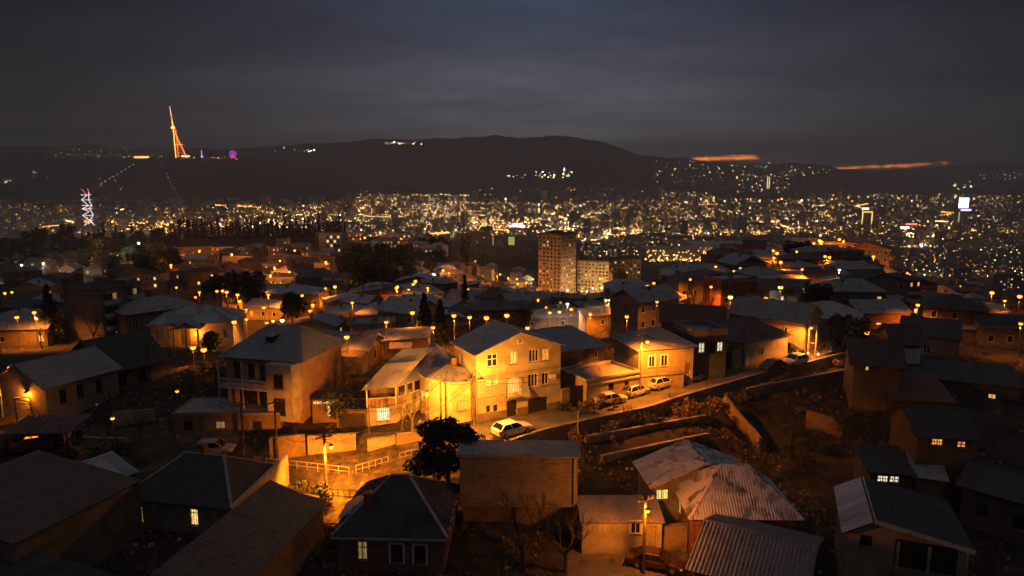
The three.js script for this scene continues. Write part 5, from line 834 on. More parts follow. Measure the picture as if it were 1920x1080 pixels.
// ---------- the quarter between the street and the city ----------
const crowded = []; // plan circles already built on
for (const o of scene.children) if (o.isGroup && o.userData.category && !/cit/.test(o.name) && -o.position.z > 40 && -o.position.z < 700) { const b = new THREE.Box3().setFromObject(o); if (isFinite(b.min.x)) crowded.push([(b.min.x + b.max.x) / 2, (b.min.z + b.max.z) / 2, Math.hypot(b.max.x - b.min.x, b.max.z - b.min.z) * 0.36]); }
const free = (x, z, r) => crowded.every(([a, b, c]) => Math.hypot(a - x, b - z) > c + r);
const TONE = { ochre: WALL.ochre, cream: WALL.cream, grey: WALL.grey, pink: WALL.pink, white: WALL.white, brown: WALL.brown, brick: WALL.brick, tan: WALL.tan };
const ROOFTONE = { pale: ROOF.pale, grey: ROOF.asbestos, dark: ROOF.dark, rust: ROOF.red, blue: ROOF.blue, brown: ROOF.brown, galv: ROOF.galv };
function midHouse(label, group, p, w, d, h, turn, roof, wall, roofTone, lits, seed, extra = {}) {
  const r = rng(seed), n = Math.max(1, Math.floor(w / 2.6)), rows = h > 5 ? 2 : 1, kinds = ['warm', 'yellow', 'orange', 'cool', 'bright'], front = [], right = [], left = [];
  for (let j = 0; j < rows; j++) for (let i = 0; i < n; i++) { if (r() < 0.25) continue; front.push(['w', (i + 0.5) * w / n - 0.5, 1 + j * 2.8, 1, 1.3, { cols: 1, sill: false, lit: r() < lits ? kinds[Math.floor(r() * 5)] : undefined, bar: 0.1 }]); }
  if (r() < 0.7) right.push(['w', d * 0.4, 1 + (rows - 1) * 2.8, 0.9, 1.3, { cols: 1, sill: false, lit: r() < lits ? kinds[Math.floor(r() * 4)] : undefined }]);
  if (r() < 0.5) left.push(['w', d * 0.5, 1, 0.9, 1.3, { cols: 1, sill: false }]);
  crowded.push([p.x, p.z, Math.hypot(w, d) * 0.42]);
  const rise = roof === 'shed' ? 0.8 : roof === 'flat' ? 0.3 : 1.2 + r() * 1.1;
  const c = Math.cos(turn), s = Math.sin(turn); // p is the middle of the front
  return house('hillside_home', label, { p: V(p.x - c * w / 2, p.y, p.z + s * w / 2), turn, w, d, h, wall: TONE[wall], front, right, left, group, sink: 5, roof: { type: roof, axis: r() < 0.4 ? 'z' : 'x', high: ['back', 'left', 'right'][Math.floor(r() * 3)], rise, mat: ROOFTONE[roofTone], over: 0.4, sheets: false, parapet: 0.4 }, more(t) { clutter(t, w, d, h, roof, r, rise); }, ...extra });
}
// what grows on every roof and wall here: chimneys, aerials, tanks, lean-tos, gutters
function clutter(t, w, d, h, roof, r, rise) {
  if (roof !== 'flat' && r() < 0.75) { const x = w * (0.25 + 0.5 * r()), k = new MB(), y = h + rise * 0.45; k.box(x - 0.28, y - 0.6, -d * 0.4 - 0.28, x + 0.28, y + 1.1, -d * 0.4 + 0.28); k.box(x - 0.36, y + 1.103, -d * 0.4 - 0.36, x + 0.36, y + 1.2, -d * 0.4 + 0.36); k.build('chimney', r() < 0.5 ? WALL.brick : WALL.grey, t); }
  if (r() < 0.4) { const x = w * r(), k = new MB(); k.tube([x, h, -d * 0.5], [x, h + rise + 2.2, -d * 0.5], 0.03, 0.03, 4); for (let i = 0; i < 3; i++) k.beam([x - 0.5 + i * 0.1, h + rise + 2.1 - i * 0.3, -d * 0.5], [x + 0.5 - i * 0.1, h + rise + 2.1 - i * 0.3, -d * 0.5], 0.03, 0.03); k.build('aerial', STEEL, t); }
  if (roof === 'flat' && r() < 0.7) { const x = w * (0.2 + 0.5 * r()), k = new MB(); k.tube([x, h + 0.16, -d * 0.5], [x, h + 1.5, -d * 0.5], 0.6, 0.6, 10); k.build('water_tank', r() < 0.5 ? STEEL : ROOF.blue, t); }
  if (r() < 0.5) { const a = w * (0.5 + 0.2 * r()), b = Math.min(w, a + 2.5 + r() * 2), dz = 1.6 + r() * 1.6, y = 2.1 + r() * 0.4, k = new MB(); k.box(a, -4, 0.004, b, y, dz); const L = k.build('lean_to', [WALL.grey, WALL.brown, WALL.tan][Math.floor(r() * 3)], t), q = new MB(); q.quad([a - 0.2, y + 0.05, dz + 0.3], [b + 0.2, y + 0.05, dz + 0.3], [b + 0.2, y + 0.55, 0.01], [a - 0.2, y + 0.55, 0.01]); q.build('roof', [ROOF.asbestos, ROOF.galv, ROOF.brown][Math.floor(r() * 3)], L); }
  if (r() < 0.6) { const k = new MB(); k.box(-0.4, h - 0.28, 0.41, w + 0.4, h - 0.12, 0.53); k.build('gutter', STEEL, t); const p = new MB(); p.tube([w - 0.2, -1, 0.1], [w - 0.2, h - 0.3, 0.1], 0.05, 0.05, 5); p.build('downpipe', STEEL, t); }
  if (r() < 0.25) { const g = new MB(), x = w * r() * 0.8; g.tube([x, h * 0.75, 0.1], [x, h * 0.75 + 0.12, 0.4], 0.34, 0.3, 10); g.build('satellite_dish', WALL.white, t); }
}
const groundAt = (u, v) => above(u, v, 0, 92);
// houses the photograph shows plainly: [u, v of the foot, width, depth, height, turn in degrees, roof, wall, roof tone, share of lit windows, label]
const PLAIN = [
  [527, 528, 9, 8, 4.5, -12, 'hip', 'ochre', 'grey', 0.3, 'brightly lamp-lit ochre house on the left hillside terrace'],
  [604, 508, 8, 7, 4, 12, 'flat', 'ochre', 'grey', 0.2, 'small lit ochre house above the hillside terrace'],
  [546, 577, 17, 9, 4.2, -6, 'hip', 'ochre', 'pale', 0, 'long orange-lit house with pale roof below the dark wood'],
  [623, 560, 6.5, 7, 5.6, 8, 'flat', 'tan', 'grey', 0, 'square orange-lit block of a house at the edge of the dark wood'],
  [724, 466, 21, 12, 5.5, 4, 'hip', 'cream', 'grey', 0.95, 'long hipped house with a row of lit windows on the crest'],
  [792, 458, 13, 10, 5.5, -8, 'gable', 'white', 'dark', 0.5, 'white gabled house beside the tree-topped knoll'],
  [783, 551, 17, 9, 4.6, -5, 'gable', 'tan', 'pale', 0.1, 'long orange-lit house with pale gable in the valley'],
  [722, 618, 13, 7, 4, 2, 'hip', 'brick', 'pale', 0, 'low red house with pink-frosted roof beside a bare orchard'],
  [560, 470, 14, 9, 4, 10, 'flat', 'tan', 'grey', 0.2, 'flat roofed tan house under the cypress row'],
  [666, 595, 8, 8, 4.2, -20, 'gable', 'cream', 'pale', 0.2, 'small cream gabled house by a lamp in the valley'],
  [905, 521, 15, 9, 6.5, -15, 'flat', 'white', 'grey', 0.1, 'white-lit flat roofed hall in the valley before the cypresses'],
  [968, 523, 11, 8, 5, 5, 'flat', 'white', 'galv', 0.2, 'pale flat roofed house left of the tower block'],
  [905, 610, 12, 9, 4, 14, 'flat', 'pink', 'grey', 0.1, 'pink flat house behind the roof of the ochre house'],
  [840, 628, 9, 6, 3.6, 20, 'gable', 'grey', 'pale', 0, 'low grey house with frosted roof behind the cypress pair'],
  [1046, 618, 16, 8, 3.4, 6, 'gable', 'grey', 'pale', 0, 'low house with long frosted roof behind the blue hipped roof'],
  [1150, 616, 13, 7, 3.2, 10, 'shed', 'brown', 'pale', 0, 'low shed with frosted roof behind the lamp house'],
  [1060, 590, 13, 9, 3.6, -6, 'hip', 'brown', 'blue', 0, 'low house with blue hipped roof before the tower block'],
  [1100, 578, 10, 8, 4.4, 16, 'gable', 'pink', 'pale', 0.1, 'pink gabled house at the foot of the slab block'],
  [1180, 570, 15, 10, 5, -4, 'hip', 'ochre', 'pale', 0.2, 'broad pale-roofed house left of the bright orange lane'],
  [1276, 545, 12, 9, 5, -10, 'hip', 'tan', 'pale', 0.5, 'pale hipped house right of the bright orange lane'],
  [1345, 560, 20, 9, 4.6, 6, 'gable', 'pink', 'rust', 0, 'long pinkish house with dark red roof on the ridge'],
  [1455, 556, 16, 8, 4, -4, 'flat', 'white', 'grey', 0.4, 'white low house with flat roof on the dark ridge'],
  [1615, 538, 12, 9, 5, 6, 'hip', 'cream', 'grey', 0.6, 'cream house with lit windows on the dark eastern ridge'],
  [1590, 500, 10, 8, 5.5, -6, 'flat', 'brown', 'grey', 0.5, 'dark flat roofed house with one white window on the ridge'],
  [1450, 512, 15, 9, 5, -10, 'hip', 'brown', 'blue', 0.3, 'dark house with blue frosted roof on the ridge'],
  [1535, 495, 18, 9, 4.5, 4, 'gable', 'brown', 'grey', 0.1, 'long dark house near the crest of the ridge'],
  [365, 498, 14, 9, 4.5, -8, 'gable', 'brown', 'grey', 0.2, 'brown gabled house beside floodlit tree trunks'],
  [446, 497, 17, 9, 5, 3, 'flat', 'pink', 'brown', 0.3, 'pink flat house with lit windows under the long orange wall'],
  [493, 600, 10, 8, 3.6, -14, 'gable', 'tan', 'pale', 0.3, 'low tan house in the white glare above the grey hipped roof'],
  [712, 678, 14, 7, 2.8, 4, 'shed', 'brown', 'grey', 0, 'low shed with long frosted roof beside the valley lamp'],
  [640, 692, 8, 6, 3, -12, 'gable', 'brown', 'grey', 0, 'small frosted gabled outhouse behind the balustraded house'],
  [700, 640, 9, 7, 3.4, 10, 'flat', 'pink', 'grey', 0, 'low pink flat house in the bare orchard'],
  [590, 640, 9, 7, 3.4, -6, 'gable', 'tan', 'grey', 0.1, 'low tan gabled house behind the big grey hipped roof'],
  [30, 602, 14, 9, 5, -10, 'gable', 'tan', 'dark', 0.1, 'orange-lit house at the western edge beside the tall cypress'],
  [30, 650, 13, 8, 4, 6, 'gable', 'brown', 'grey', 0.1, 'dark house with frosted roof in front of the tall cypress'],
];
PLAIN.forEach(([u, v, w, d, h, deg, roof, wall, tone, lits, label], i) => midHouse(label, undefined, groundAt(u, v), w, d, h, deg * Math.PI / 180, roof, wall, tone, lits, 300 + i * 11));
house('crest_block', 'white four-storey block on the crest with floodlit balconies', { ...(() => { const p = groundAt(621, 474); crowded.push([p.x, p.z, 11]); return { p: V(p.x - 8, p.y, p.z), turn: -0.15, w: 16 }; })(), d: 11, h: 12.5, cat: 'apartment block', wall: WALL.white, roof: { type: 'flat', mat: ROOF.asbestos, parapet: 0.6 }, front: Array.from({ length: 16 }, (_, i) => ['w', 5.5 + (i % 4) * 2.5, 1.2 + Math.floor(i / 4) * 2.9, 1.6, 1.7, { cols: 1, sill: false, lit: (i * 7) % 5 < 2 ? 'bright' : undefined }]) });
// the rest, quarter by quarter
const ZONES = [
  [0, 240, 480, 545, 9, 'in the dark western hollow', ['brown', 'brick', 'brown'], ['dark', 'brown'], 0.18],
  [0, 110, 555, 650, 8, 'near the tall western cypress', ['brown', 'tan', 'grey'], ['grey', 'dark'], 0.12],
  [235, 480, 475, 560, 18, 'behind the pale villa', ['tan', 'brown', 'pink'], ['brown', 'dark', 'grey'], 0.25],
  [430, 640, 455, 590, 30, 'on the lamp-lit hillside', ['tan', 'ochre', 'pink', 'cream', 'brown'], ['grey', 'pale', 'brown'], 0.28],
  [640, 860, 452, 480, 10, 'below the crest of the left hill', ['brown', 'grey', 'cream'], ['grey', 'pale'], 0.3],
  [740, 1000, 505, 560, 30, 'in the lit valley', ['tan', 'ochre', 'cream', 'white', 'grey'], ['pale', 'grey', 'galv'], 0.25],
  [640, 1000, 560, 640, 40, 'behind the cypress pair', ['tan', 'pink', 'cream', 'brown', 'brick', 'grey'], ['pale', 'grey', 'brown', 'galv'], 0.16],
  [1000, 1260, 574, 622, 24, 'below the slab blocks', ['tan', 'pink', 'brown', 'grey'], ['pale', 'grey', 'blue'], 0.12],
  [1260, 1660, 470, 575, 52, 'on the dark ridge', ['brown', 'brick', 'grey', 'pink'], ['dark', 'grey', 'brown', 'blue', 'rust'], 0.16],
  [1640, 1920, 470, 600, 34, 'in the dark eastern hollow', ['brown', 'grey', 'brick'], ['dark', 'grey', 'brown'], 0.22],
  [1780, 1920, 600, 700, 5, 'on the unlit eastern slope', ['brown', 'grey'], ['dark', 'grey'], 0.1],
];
{
  const r = rng(911), roofs = ['gable', 'gable', 'hip', 'hip', 'flat', 'shed'], kindOf = { gable: 'gabled', hip: 'hipped', flat: 'flat roofed', shed: 'lean-to' };
  for (const [u0, u1, v0, v1, n, where, walls, tones, lits] of ZONES) for (let i = 0, tries = 0; i < n && tries < n * 14; tries++) {
    const p = groundAt(mix(u0, u1, r()), mix(v0, v1, r())), D = -p.z, w = 7 + r() * 8, d = 6 + r() * 3; if (D < 95 || D > 900 || !free(p.x, p.z - d / 2, Math.hypot(w, d) * 0.4)) continue;
    const roof = roofs[Math.floor(r() * 6)], wall = walls[Math.floor(r() * walls.length)], tone = tones[Math.floor(r() * tones.length)], h = r() < 0.3 ? 6 : 3.3 + r() * 0.8, isLit = r() < 0.55;
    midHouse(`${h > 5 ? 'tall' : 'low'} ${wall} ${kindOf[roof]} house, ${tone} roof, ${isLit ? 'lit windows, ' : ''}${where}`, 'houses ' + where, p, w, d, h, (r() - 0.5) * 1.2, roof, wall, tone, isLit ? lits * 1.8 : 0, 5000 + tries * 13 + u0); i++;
  }
}
// ---------- the tower block and its neighbours ----------
function slab(name, label, o, cols, cd, rows, share, wall, seed, litKinds = ['bright', 'warm', 'bright', 'cool']) {
  const r = rng(seed), w = spot(o).w, pick = () => (r() < share ? litKinds[Math.floor(r() * litKinds.length)] : undefined), grid = (l, n) => Array.from({ length: n * rows }, (_, k) => k).filter(() => r() > 0.16).map((k) => { const i = k % n, j = Math.floor(k / n); return ['w', (i + 0.5) * l / n - 0.85, 1.1 + j * (o.h - 1.2) / rows, 1.7, 1.6, { cols: 1, sill: false, bar: 0.16, frame: WALL.brown, lit: pick() }]; });
  return house(name, label, { ...o, cat: 'apartment block', wall, sink: 12, front: grid(w, cols), right: grid(o.d, cd), roof: { type: 'flat', mat: ROOF.tar, parapet: 1.2, edge: WALL.brown }, more(t, W, d, h, Fs) { // storey bands, loggia fins and roof huts
    for (let j = 1; j < rows; j++) { const m = new MB(); m.box(0, 0, 0.003, W, 0.25, 0.12); seat(m.build('storey_band', WALL.tan, t), Fs.front, 0, 0.75 + j * (h - 1.2) / rows); }
    for (const k of [0.34, 0.66]) { const m = new MB(); m.box(k * W - 0.25, 0, 0.004, k * W + 0.25, h - 0.3, 0.9); m.build('facade_fin', WALL.tan, t); }
    const m = new MB(); m.box(W * 0.3, h + 0.15, -d * 0.7, W * 0.62, h + 3.2, -d * 0.3); m.build('lift_house', WALL.brown, t);
  } });
}
const TOWERWALL = plaster('salmon panels', [0.46, 0.33, 0.25]);
slab('tower_block', 'sixteen-storey salmon tower block standing alone above the houses', { p: (() => { const p = at(1010, 440, 572); crowded.push([p.x + 12, p.z - 8, 22]); return V(p.x, -71, p.z); })(), turn: -0.65, w: 22, d: 23, h: 50.5 }, 6, 6, 16, 0.17, TOWERWALL, 61);
slab('slab_block', 'long slab block with yellow-lit courtyard front beside the tower block', { p: (() => { const p = at(1083, 497, 585); crowded.push([p.x + 14, p.z - 8, 20]); return V(p.x, -72, p.z); })(), turn: -0.35, w: 27, d: 11, h: 27.6 }, 9, 3, 9, 0.17, WALL.tan, 62);
slab('slab_block', 'brown slab block behind the small plain block at the courtyard', { p: (() => { const p = at(1143, 495, 600); crowded.push([p.x + 14, p.z - 8, 20]); return V(p.x, -73, p.z); })(), turn: 0.12, w: 28, d: 11, h: 28 }, 8, 3, 9, 0.17, WALL.tan, 63);
slab('corner_block', 'plain brown block with few lit windows before the slab blocks', { p: (() => { const p = at(1149, 518, 540); crowded.push([p.x + 6, p.z - 6, 12]); return V(p.x, -66, p.z); })(), turn: 0.05, w: 11.5, d: 10, h: 16 }, 3, 2, 5, 0.1, WALL.brown, 64);
slab('eastern_block', 'dark eastern apartment block with scattered lit windows at the edge', { p: (() => { const p = groundAt(1872, 548); crowded.push([p.x + 8, p.z - 8, 16]); return V(p.x, p.y - 2, p.z); })(), turn: -0.1, w: 24, d: 12, h: 18 }, 7, 3, 6, 0.3, WALL.brown, 65);
slab('eastern_block', 'dark apartment block with a lit stairwell above the eastern hollow', { p: (() => { const p = groundAt(1800, 532); crowded.push([p.x + 8, p.z - 8, 16]); return V(p.x, p.y - 2, p.z); })(), turn: 0.2, w: 17, d: 12, h: 20 }, 5, 3, 7, 0.22, WALL.brown, 66);
// ---------- street lamps of the quarter ----------
const LAMPS = [ // [u, v of the bulb, height, candela, kind, where]
  [171, 484, 6, 840, 0, 'w'], [252, 475, 6, 760, 0, 'w'], [40, 567, 6, 420, 0, 'w'], [64, 586, 7, 460, 0, 'w'], [40, 497, 8, 600, 1, 'w'], [81, 494, 8, 600, 1, 'w'], [221, 479, 7, 760, 1, 'w'], [260, 456, 7, 600, 1, 'w'], [191, 460, 6, 600, 0, 'w'], [22, 548, 6, 600, 0, 'w'], [20, 690, 5, 120, 0, 'w'],
  [425, 548, 5.5, 400, 0, 'l'], [449, 565, 5.5, 400, 0, 'l'], [459, 511, 6, 640, 0, 'l'], [462, 599, 5, 180, 0, 'l'], [439, 604, 5, 120, 0, 'l'], [362, 652, 3.2, 32, 0, 'l'], [382, 656, 3.2, 32, 0, 'l'], [374, 470, 6, 1040, 0, 'l'], [424, 468, 6, 840, 0, 'l'],
  [515, 503, 6, 840, 0, 'l'], [535, 500, 6, 600, 0, 'l'], [611, 491, 6, 720, 0, 'l'], [503, 553, 6, 480, 0, 'l'], [540, 556, 6, 440, 0, 'l'], [628, 538, 6, 520, 0, 'l'], [581, 583, 6, 320, 0, 'l'], [650, 632, 6, 160, 0, 'l'], [724, 604, 6, 240, 0, 'c'], [812, 614, 6, 220, 0, 'c'], [851, 592, 6, 380, 0, 'c'], [912, 596, 6, 380, 0, 'c'],
  [500, 605, 5, 280, 0, 'l'], [512, 602, 4.5, 180, 2, 'l'], [529, 601, 5, 280, 1, 'l'], [604, 592, 4, 120, 0, 'l'], [684, 446, 6, 840, 0, 'l'], [752, 448, 6, 760, 0, 'l'], [745, 538, 6, 640, 0, 'c'], [775, 533, 6, 840, 0, 'c'], [802, 540, 6, 640, 0, 'c'], [826, 521, 6, 1040, 0, 'c'], [852, 504, 6, 920, 0, 'c'], [868, 500, 6, 840, 0, 'c'], [891, 490, 7, 840, 0, 'c'],
  [909, 534, 6, 600, 0, 'c'], [935, 539, 6, 640, 0, 'c'], [971, 532, 6, 760, 0, 'c'], [987, 530, 6, 840, 0, 'c'], [1000, 524, 7, 1000, 0, 'c'], [966, 566, 6, 320, 0, 'c'], [989, 615, 6, 160, 0, 'c'], [1009, 562, 6, 520, 0, 't'], [1031, 586, 6, 260, 0, 't'], [1049, 585, 5, 140, 0, 't'], [1071, 580, 6, 300, 0, 't'],
  [1136, 563, 5, 140, 2, 't'], [1142, 563, 5, 140, 2, 't'], [1000, 548, 8, 900, 2, 't', 520], [1064, 544, 8, 860, 2, 't', 540], [1090, 546, 8, 860, 0, 't', 545], [1112, 540, 9, 860, 2, 't', 560], [1128, 539, 9, 1000, 2, 't', 560], [1100, 546, 8, 900, 2, 't', 550], [1165, 540, 8, 860, 0, 't', 560], [1190, 540, 8, 900, 2, 't', 570], [1040, 552, 8, 860, 0, 't', 500], [1214, 536, 7, 840, 0, 'r'], [1226, 531, 7, 840, 0, 'r'], [1238, 548, 7, 640, 0, 'r'], [1246, 541, 7, 640, 0, 'r'], [1232, 566, 6, 260, 0, 'r'],  // most lamps with a set distance are added to brighten the block fronts
  [1305, 512, 7, 600, 0, 'r'], [1342, 500, 7, 560, 0, 'r'], [1376, 508, 5, 240, 0, 'r'], [1450, 470, 7, 840, 0, 'r'], [1457, 475, 7, 760, 0, 'r'], [1451, 484, 6, 520, 0, 'r'], [1464, 492, 6, 520, 0, 'r'], [1494, 472, 7, 520, 0, 'r'], [1512, 464, 7, 520, 0, 'r'], [1526, 456, 7, 520, 0, 'r'], [1536, 451, 7, 440, 0, 'r'], [1547, 481, 6, 400, 0, 'r'], [1462, 539, 4, 80, 1, 'r'],
  [1574, 449, 7, 600, 0, 'e'], [1582, 452, 7, 600, 0, 'e'], [1645, 451, 7, 600, 0, 'e'], [1632, 460, 6, 600, 0, 'e'], [1705, 516, 7, 440, 1, 'e'], [1732, 505, 7, 440, 1, 'e'], [1727, 530, 6, 440, 0, 'e'], [1721, 572, 6, 260, 0, 'e'], [1626, 624, 4, 28, 0, 'e'], [1884, 564, 7, 320, 0, 'e'], [1860, 549, 7, 360, 0, 'e'], [1912, 556, 7, 360, 0, 'e'], [1914, 607, 6, 220, 0, 'e'], [1769, 543, 6, 240, 1, 'e'], [1845, 575, 6, 240, 0, 'e'],
];
{
  const where = { w: 'in the dark western hollow', l: 'on the left hillside lanes', c: 'in the lanes of the valley', t: 'at the foot of the tower block', r: 'along the lane and the dark ridge', e: 'in the dark eastern hollow' }, names = ['orange', 'white', 'pale yellow'], r = rng(12);
  // further lamps added at random to brighten the quarter
  for (const [u0, u1, v0, v1, n, w] of [[430, 640, 468, 590, 14, 'l'], [250, 440, 478, 560, 8, 'l'], [740, 1000, 505, 555, 14, 'c'], [660, 990, 560, 600, 4, 'c'], [0, 110, 535, 600, 4, 'w'], [1010, 1200, 570, 600, 5, 't'], [1280, 1640, 480, 560, 9, 'r'], [1680, 1910, 500, 590, 7, 'e']]) for (let i = 0; i < n; i++) LAMPS.push([mix(u0, u1, (i + r()) / n), mix(v0, v1, r()), 5 + r() * 2, 120 + r() * 260, r() < 0.8 ? 0 : r() < 0.5 ? 1 : 2, w]);
  for (const [u, v, h, cd, kind, w, Dx] of LAMPS) {
    const b = Dx ? at(u, v, Dx) : above(u, v, h, 92); if (!Dx && -b.z > 135) { const q = b.clone(); for (let k = 0; k < 14 && !free(q.x, q.z, 0.6); k++) q.copy(at(u, v, -q.z - 1)); if (free(q.x, q.z, 0.6)) b.copy(q); } // beside the houses, not over their roofs
    const foot = V(b.x, far(b.x, b.z), b.z), D = -b.z, dim = Dx || free(b.x, b.z, 0.3) ? 1 : 0.3;
    streetLamp(`${names[kind]} street lamp ${where[w]}`, foot, b.y - foot.y - 0.1, r() * 6.28, 0, cd * dim * (D < 240 ? 1.5 : 1.7) * (0.7 + r() * 0.6), { far: D > 160, kind: ['sodium', 'white', 'warm'][kind], rgb: [SODIUM, [1, 0.85, 0.62], [1, 0.66, 0.25]][kind], size: clamp(0.22 + D * 0.0011, 0.26, 0.75) * (0.7 + r() * 0.5), open: cd > 850, hooded: D < 240, group: `${names[kind]} street lamps ${where[w]}`, r: 0.07, mat: STEEL });
  }
}
yardWall('long_wall', 'long orange-lit terrace wall under the cypress row', groundAt(322, 478), groundAt(428, 474), 5, 0.5, WALL.tan, { cap: false });
yardWall('long_wall', 'short orange-lit terrace wall by the crest lamp', groundAt(650, 466), groundAt(692, 463), 4, 0.5, WALL.tan, { cap: false });
{ const pts = [groundAt(1232, 592), groundAt(1238, 575), groundAt(1232, 560), groundAt(1226, 548)], m = new MB(); for (let i = 0; i < 3; i++) { const a = pts[i], b = pts[i + 1], k = 3.2; m.quad([a.x - k, far(a.x - k, a.z) + 0.35, a.z], [a.x + k, far(a.x + k, a.z) + 0.35, a.z], [b.x + k, far(b.x + k, b.z) + 0.35, b.z], [b.x - k, far(b.x - k, b.z) + 0.35, b.z]); } m.build('lane', ASPHALT).userData = { kind: 'structure', label: 'steep lane glowing orange below its lamps' }; }
// ---------- trees of the quarter ----------
{
  const kinds = [[11, 0.95, 16, 3], [9, 0.8, 14, 4], [13, 1.15, 18, 5]].map(([h, rad, n, seed], i) => { const t = thing('cypress', 'x', 'tree'); scene.remove(t); meshOf('crown', cypressGeo(seed * 31, h, rad, n, 0.5), LEAF.cypress, t); const k = new MB(); k.tube([0, -1, 0], [0, h * 0.3, 0], 0.16, 0.1, 5); k.build('trunk', LEAF.bark, t); return t; });
  taken.delete('cypress');
  const r = rng(66), plant = (u, v, label, s = 1) => { const p = groundAt(u, v), D = -p.z; p.y -= 0.3; const k = kinds[Math.floor(r() * 3)], q = s * (0.8 + r() * 0.5); label = (q / s > 1.12 ? 'tall ' : q / s < 0.94 ? 'short ' : '') + label; k.name = 'cypress'; const c = copyOf(k, p, r() * 6, label, [q * (1 + r() * 0.5), q, q * (1 + r() * 0.5)]); c.userData = { label, category: 'tree', group: label }; return D; };
  const row = (n, u0, u1, f, label, s) => { for (let i = 0; i < n; i++) { const u = mix(u0, u1, (i + r() * 0.9) / n); plant(u, f(u) + r() * 3, label, s); } };
  row(84, 866, 1014, (u) => 484 + (u - 868) * 0.1, 'dark cypress in the dense row left of the tower block', 1.5);
  row(44, 866, 1014, (u) => 494 + (u - 868) * 0.08, 'dark cypress in the second row above the valley houses', 1.1);
  row(70, 330, 650, (u) => 449 - (u - 330) * 0.012, 'dark cypress on the crest of the left hill', 1.25);
  row(20, 150, 335, (u) => 462, 'dark cypress at the western end of the crest', 1.2);
  row(12, 1090, 1200, () => 487, 'dark cypress behind the slab blocks', 1.3);
  for (const [u, v, s] of [[1256, 512, 0.9], [1262, 513, 0.8], [1270, 515, 0.8], [1286, 514, 1]]) plant(u, v, 'dark cypress behind the pale hipped house by the orange lane', s);
  // the three tall ones before the valley lamps and one at the western edge
  const big = (label, u, v, vt, rad, seed) => { const p = groundAt(u, v), D = -p.z, h = at(u, vt, D).y - p.y, t = thing('cypress', label, 'tree', p); meshOf('crown', cypressGeo(seed, h, rad * 1.2, 110, 0.36), LEAF.cypress, t); const k = new MB(); k.tube([0, -1, 0], [0, h * 0.3, 0], 0.2, 0.12, 6); k.build('trunk', LEAF.bark, t); };
  big('taller cypress of the pair before the valley lamp', 797, 657, 551, 1.15, 501); big('shorter cypress of the pair before the valley lamp', 826, 650, 562, 1.05, 502); big('lone pointed cypress in the valley beyond the pair', 872, 584, 514, 1.0, 503); big('tall dark cypress beside the five-storey apartment block', 99, 646, 532, 1.9, 504);
  // round evergreens
  const round = (seed, h) => { const q = rng(seed), cl = []; for (let i = 0; i < 22; i++) { const a = q() * 6.28, e = q(), k = h * 0.34 * Math.sqrt(q()); cl.push([Math.cos(a) * k, h * (0.35 + 0.5 * e), Math.sin(a) * k, h * (0.13 + 0.08 * q())]); } const t = thing('evergreen_tree', 'x', 'tree'); scene.remove(t); meshOf('crown', leafCloud(seed, cl, 60, h * 0.065), LEAF.bush, t); const b = new MB(); b.tube([0, -1, 0], [0, h * 0.5, 0], h * 0.03, h * 0.02, 6); for (let i = 0; i < 4; i++) b.tube([0, h * 0.35, 0], cl[i].slice(0, 3), h * 0.015, h * 0.008, 4); b.build('trunk', LEAF.bark, t); return t; };
  const rs = [round(71, 7), round(72, 8), round(73, 6)]; taken.delete('evergreen_tree');
  const shrub = (u, v, s, label, grp) => { const p = groundAt(u, v); p.y -= 0.2; const k = rs[Math.floor(r() * 3)]; if (grp) label = (s > 1.25 ? 'big ' : s < 0.95 ? 'small ' : '') + label; k.name = 'evergreen_tree'; const c = copyOf(k, p, r() * 6, label, [s * (0.9 + r() * 0.3), s, s * (0.9 + r() * 0.3)]); c.userData = { label, category: 'tree' }; if (grp) c.userData.group = grp; };
  for (const [u, v, s, l] of [[548, 606, 1.15, 'round dark evergreen beside the white glare of the yard lamps'], [457, 585, 1.5, 'broad dark evergreen left of the long orange-lit house'], [1585, 656, 0.72, 'broad dark evergreen by the lamp frame at the bend'], [400, 560, 1.2, 'dark evergreen behind the pale villa'], [1495, 500, 1.2, 'round dark tree standing alone on the ridge crest'], [395, 662, 0.55, 'low dark shrub below the pale villa steps']]) shrub(u, v, s, l);
  for (let i = 0; i < 34; i++) shrub(mix(640, 770, r()), mix(482, 545, r()), 1.1 + r() * 0.7, 'dark evergreen in the wood on the left hillside', 'evergreens in the hillside wood');
  for (let i = 0; i < 56; i++) shrub(mix(0, 330, r()), mix(452, 520, r()), 1 + r() * 0.8, 'dark evergreen in the western woods', 'evergreens in the western woods');
  for (let i = 0; i < 26; i++) shrub(mix(800, 1010, r()), mix(456, 512, r()), 0.8 + r() * 0.5, 'dark evergreen between the cypress rows', 'evergreens between the cypress rows');
  for (let i = 0; i < 34; i++) shrub(mix(1300, 1900, r()), mix(480, 590, r()), 0.45 + r() * 0.4, 'dark evergreen among the ridge houses', 'evergreens among the ridge houses');
  for (let i = 0; i < 16; i++) shrub(mix(790, 860, r()), mix(447, 470, r()), 0.8 + r() * 0.4, 'dark evergreen on the knoll at the end of the crest', 'evergreens on the knoll');
  // bare trees between the houses
  const bareKinds = [5.5, 7, 8.5].map((h, i) => { const t = bareTree('bare_tree', 'x', [0, 0, 0], h, 700 + i * 9); scene.remove(t); return t; }); taken.delete('bare_tree');
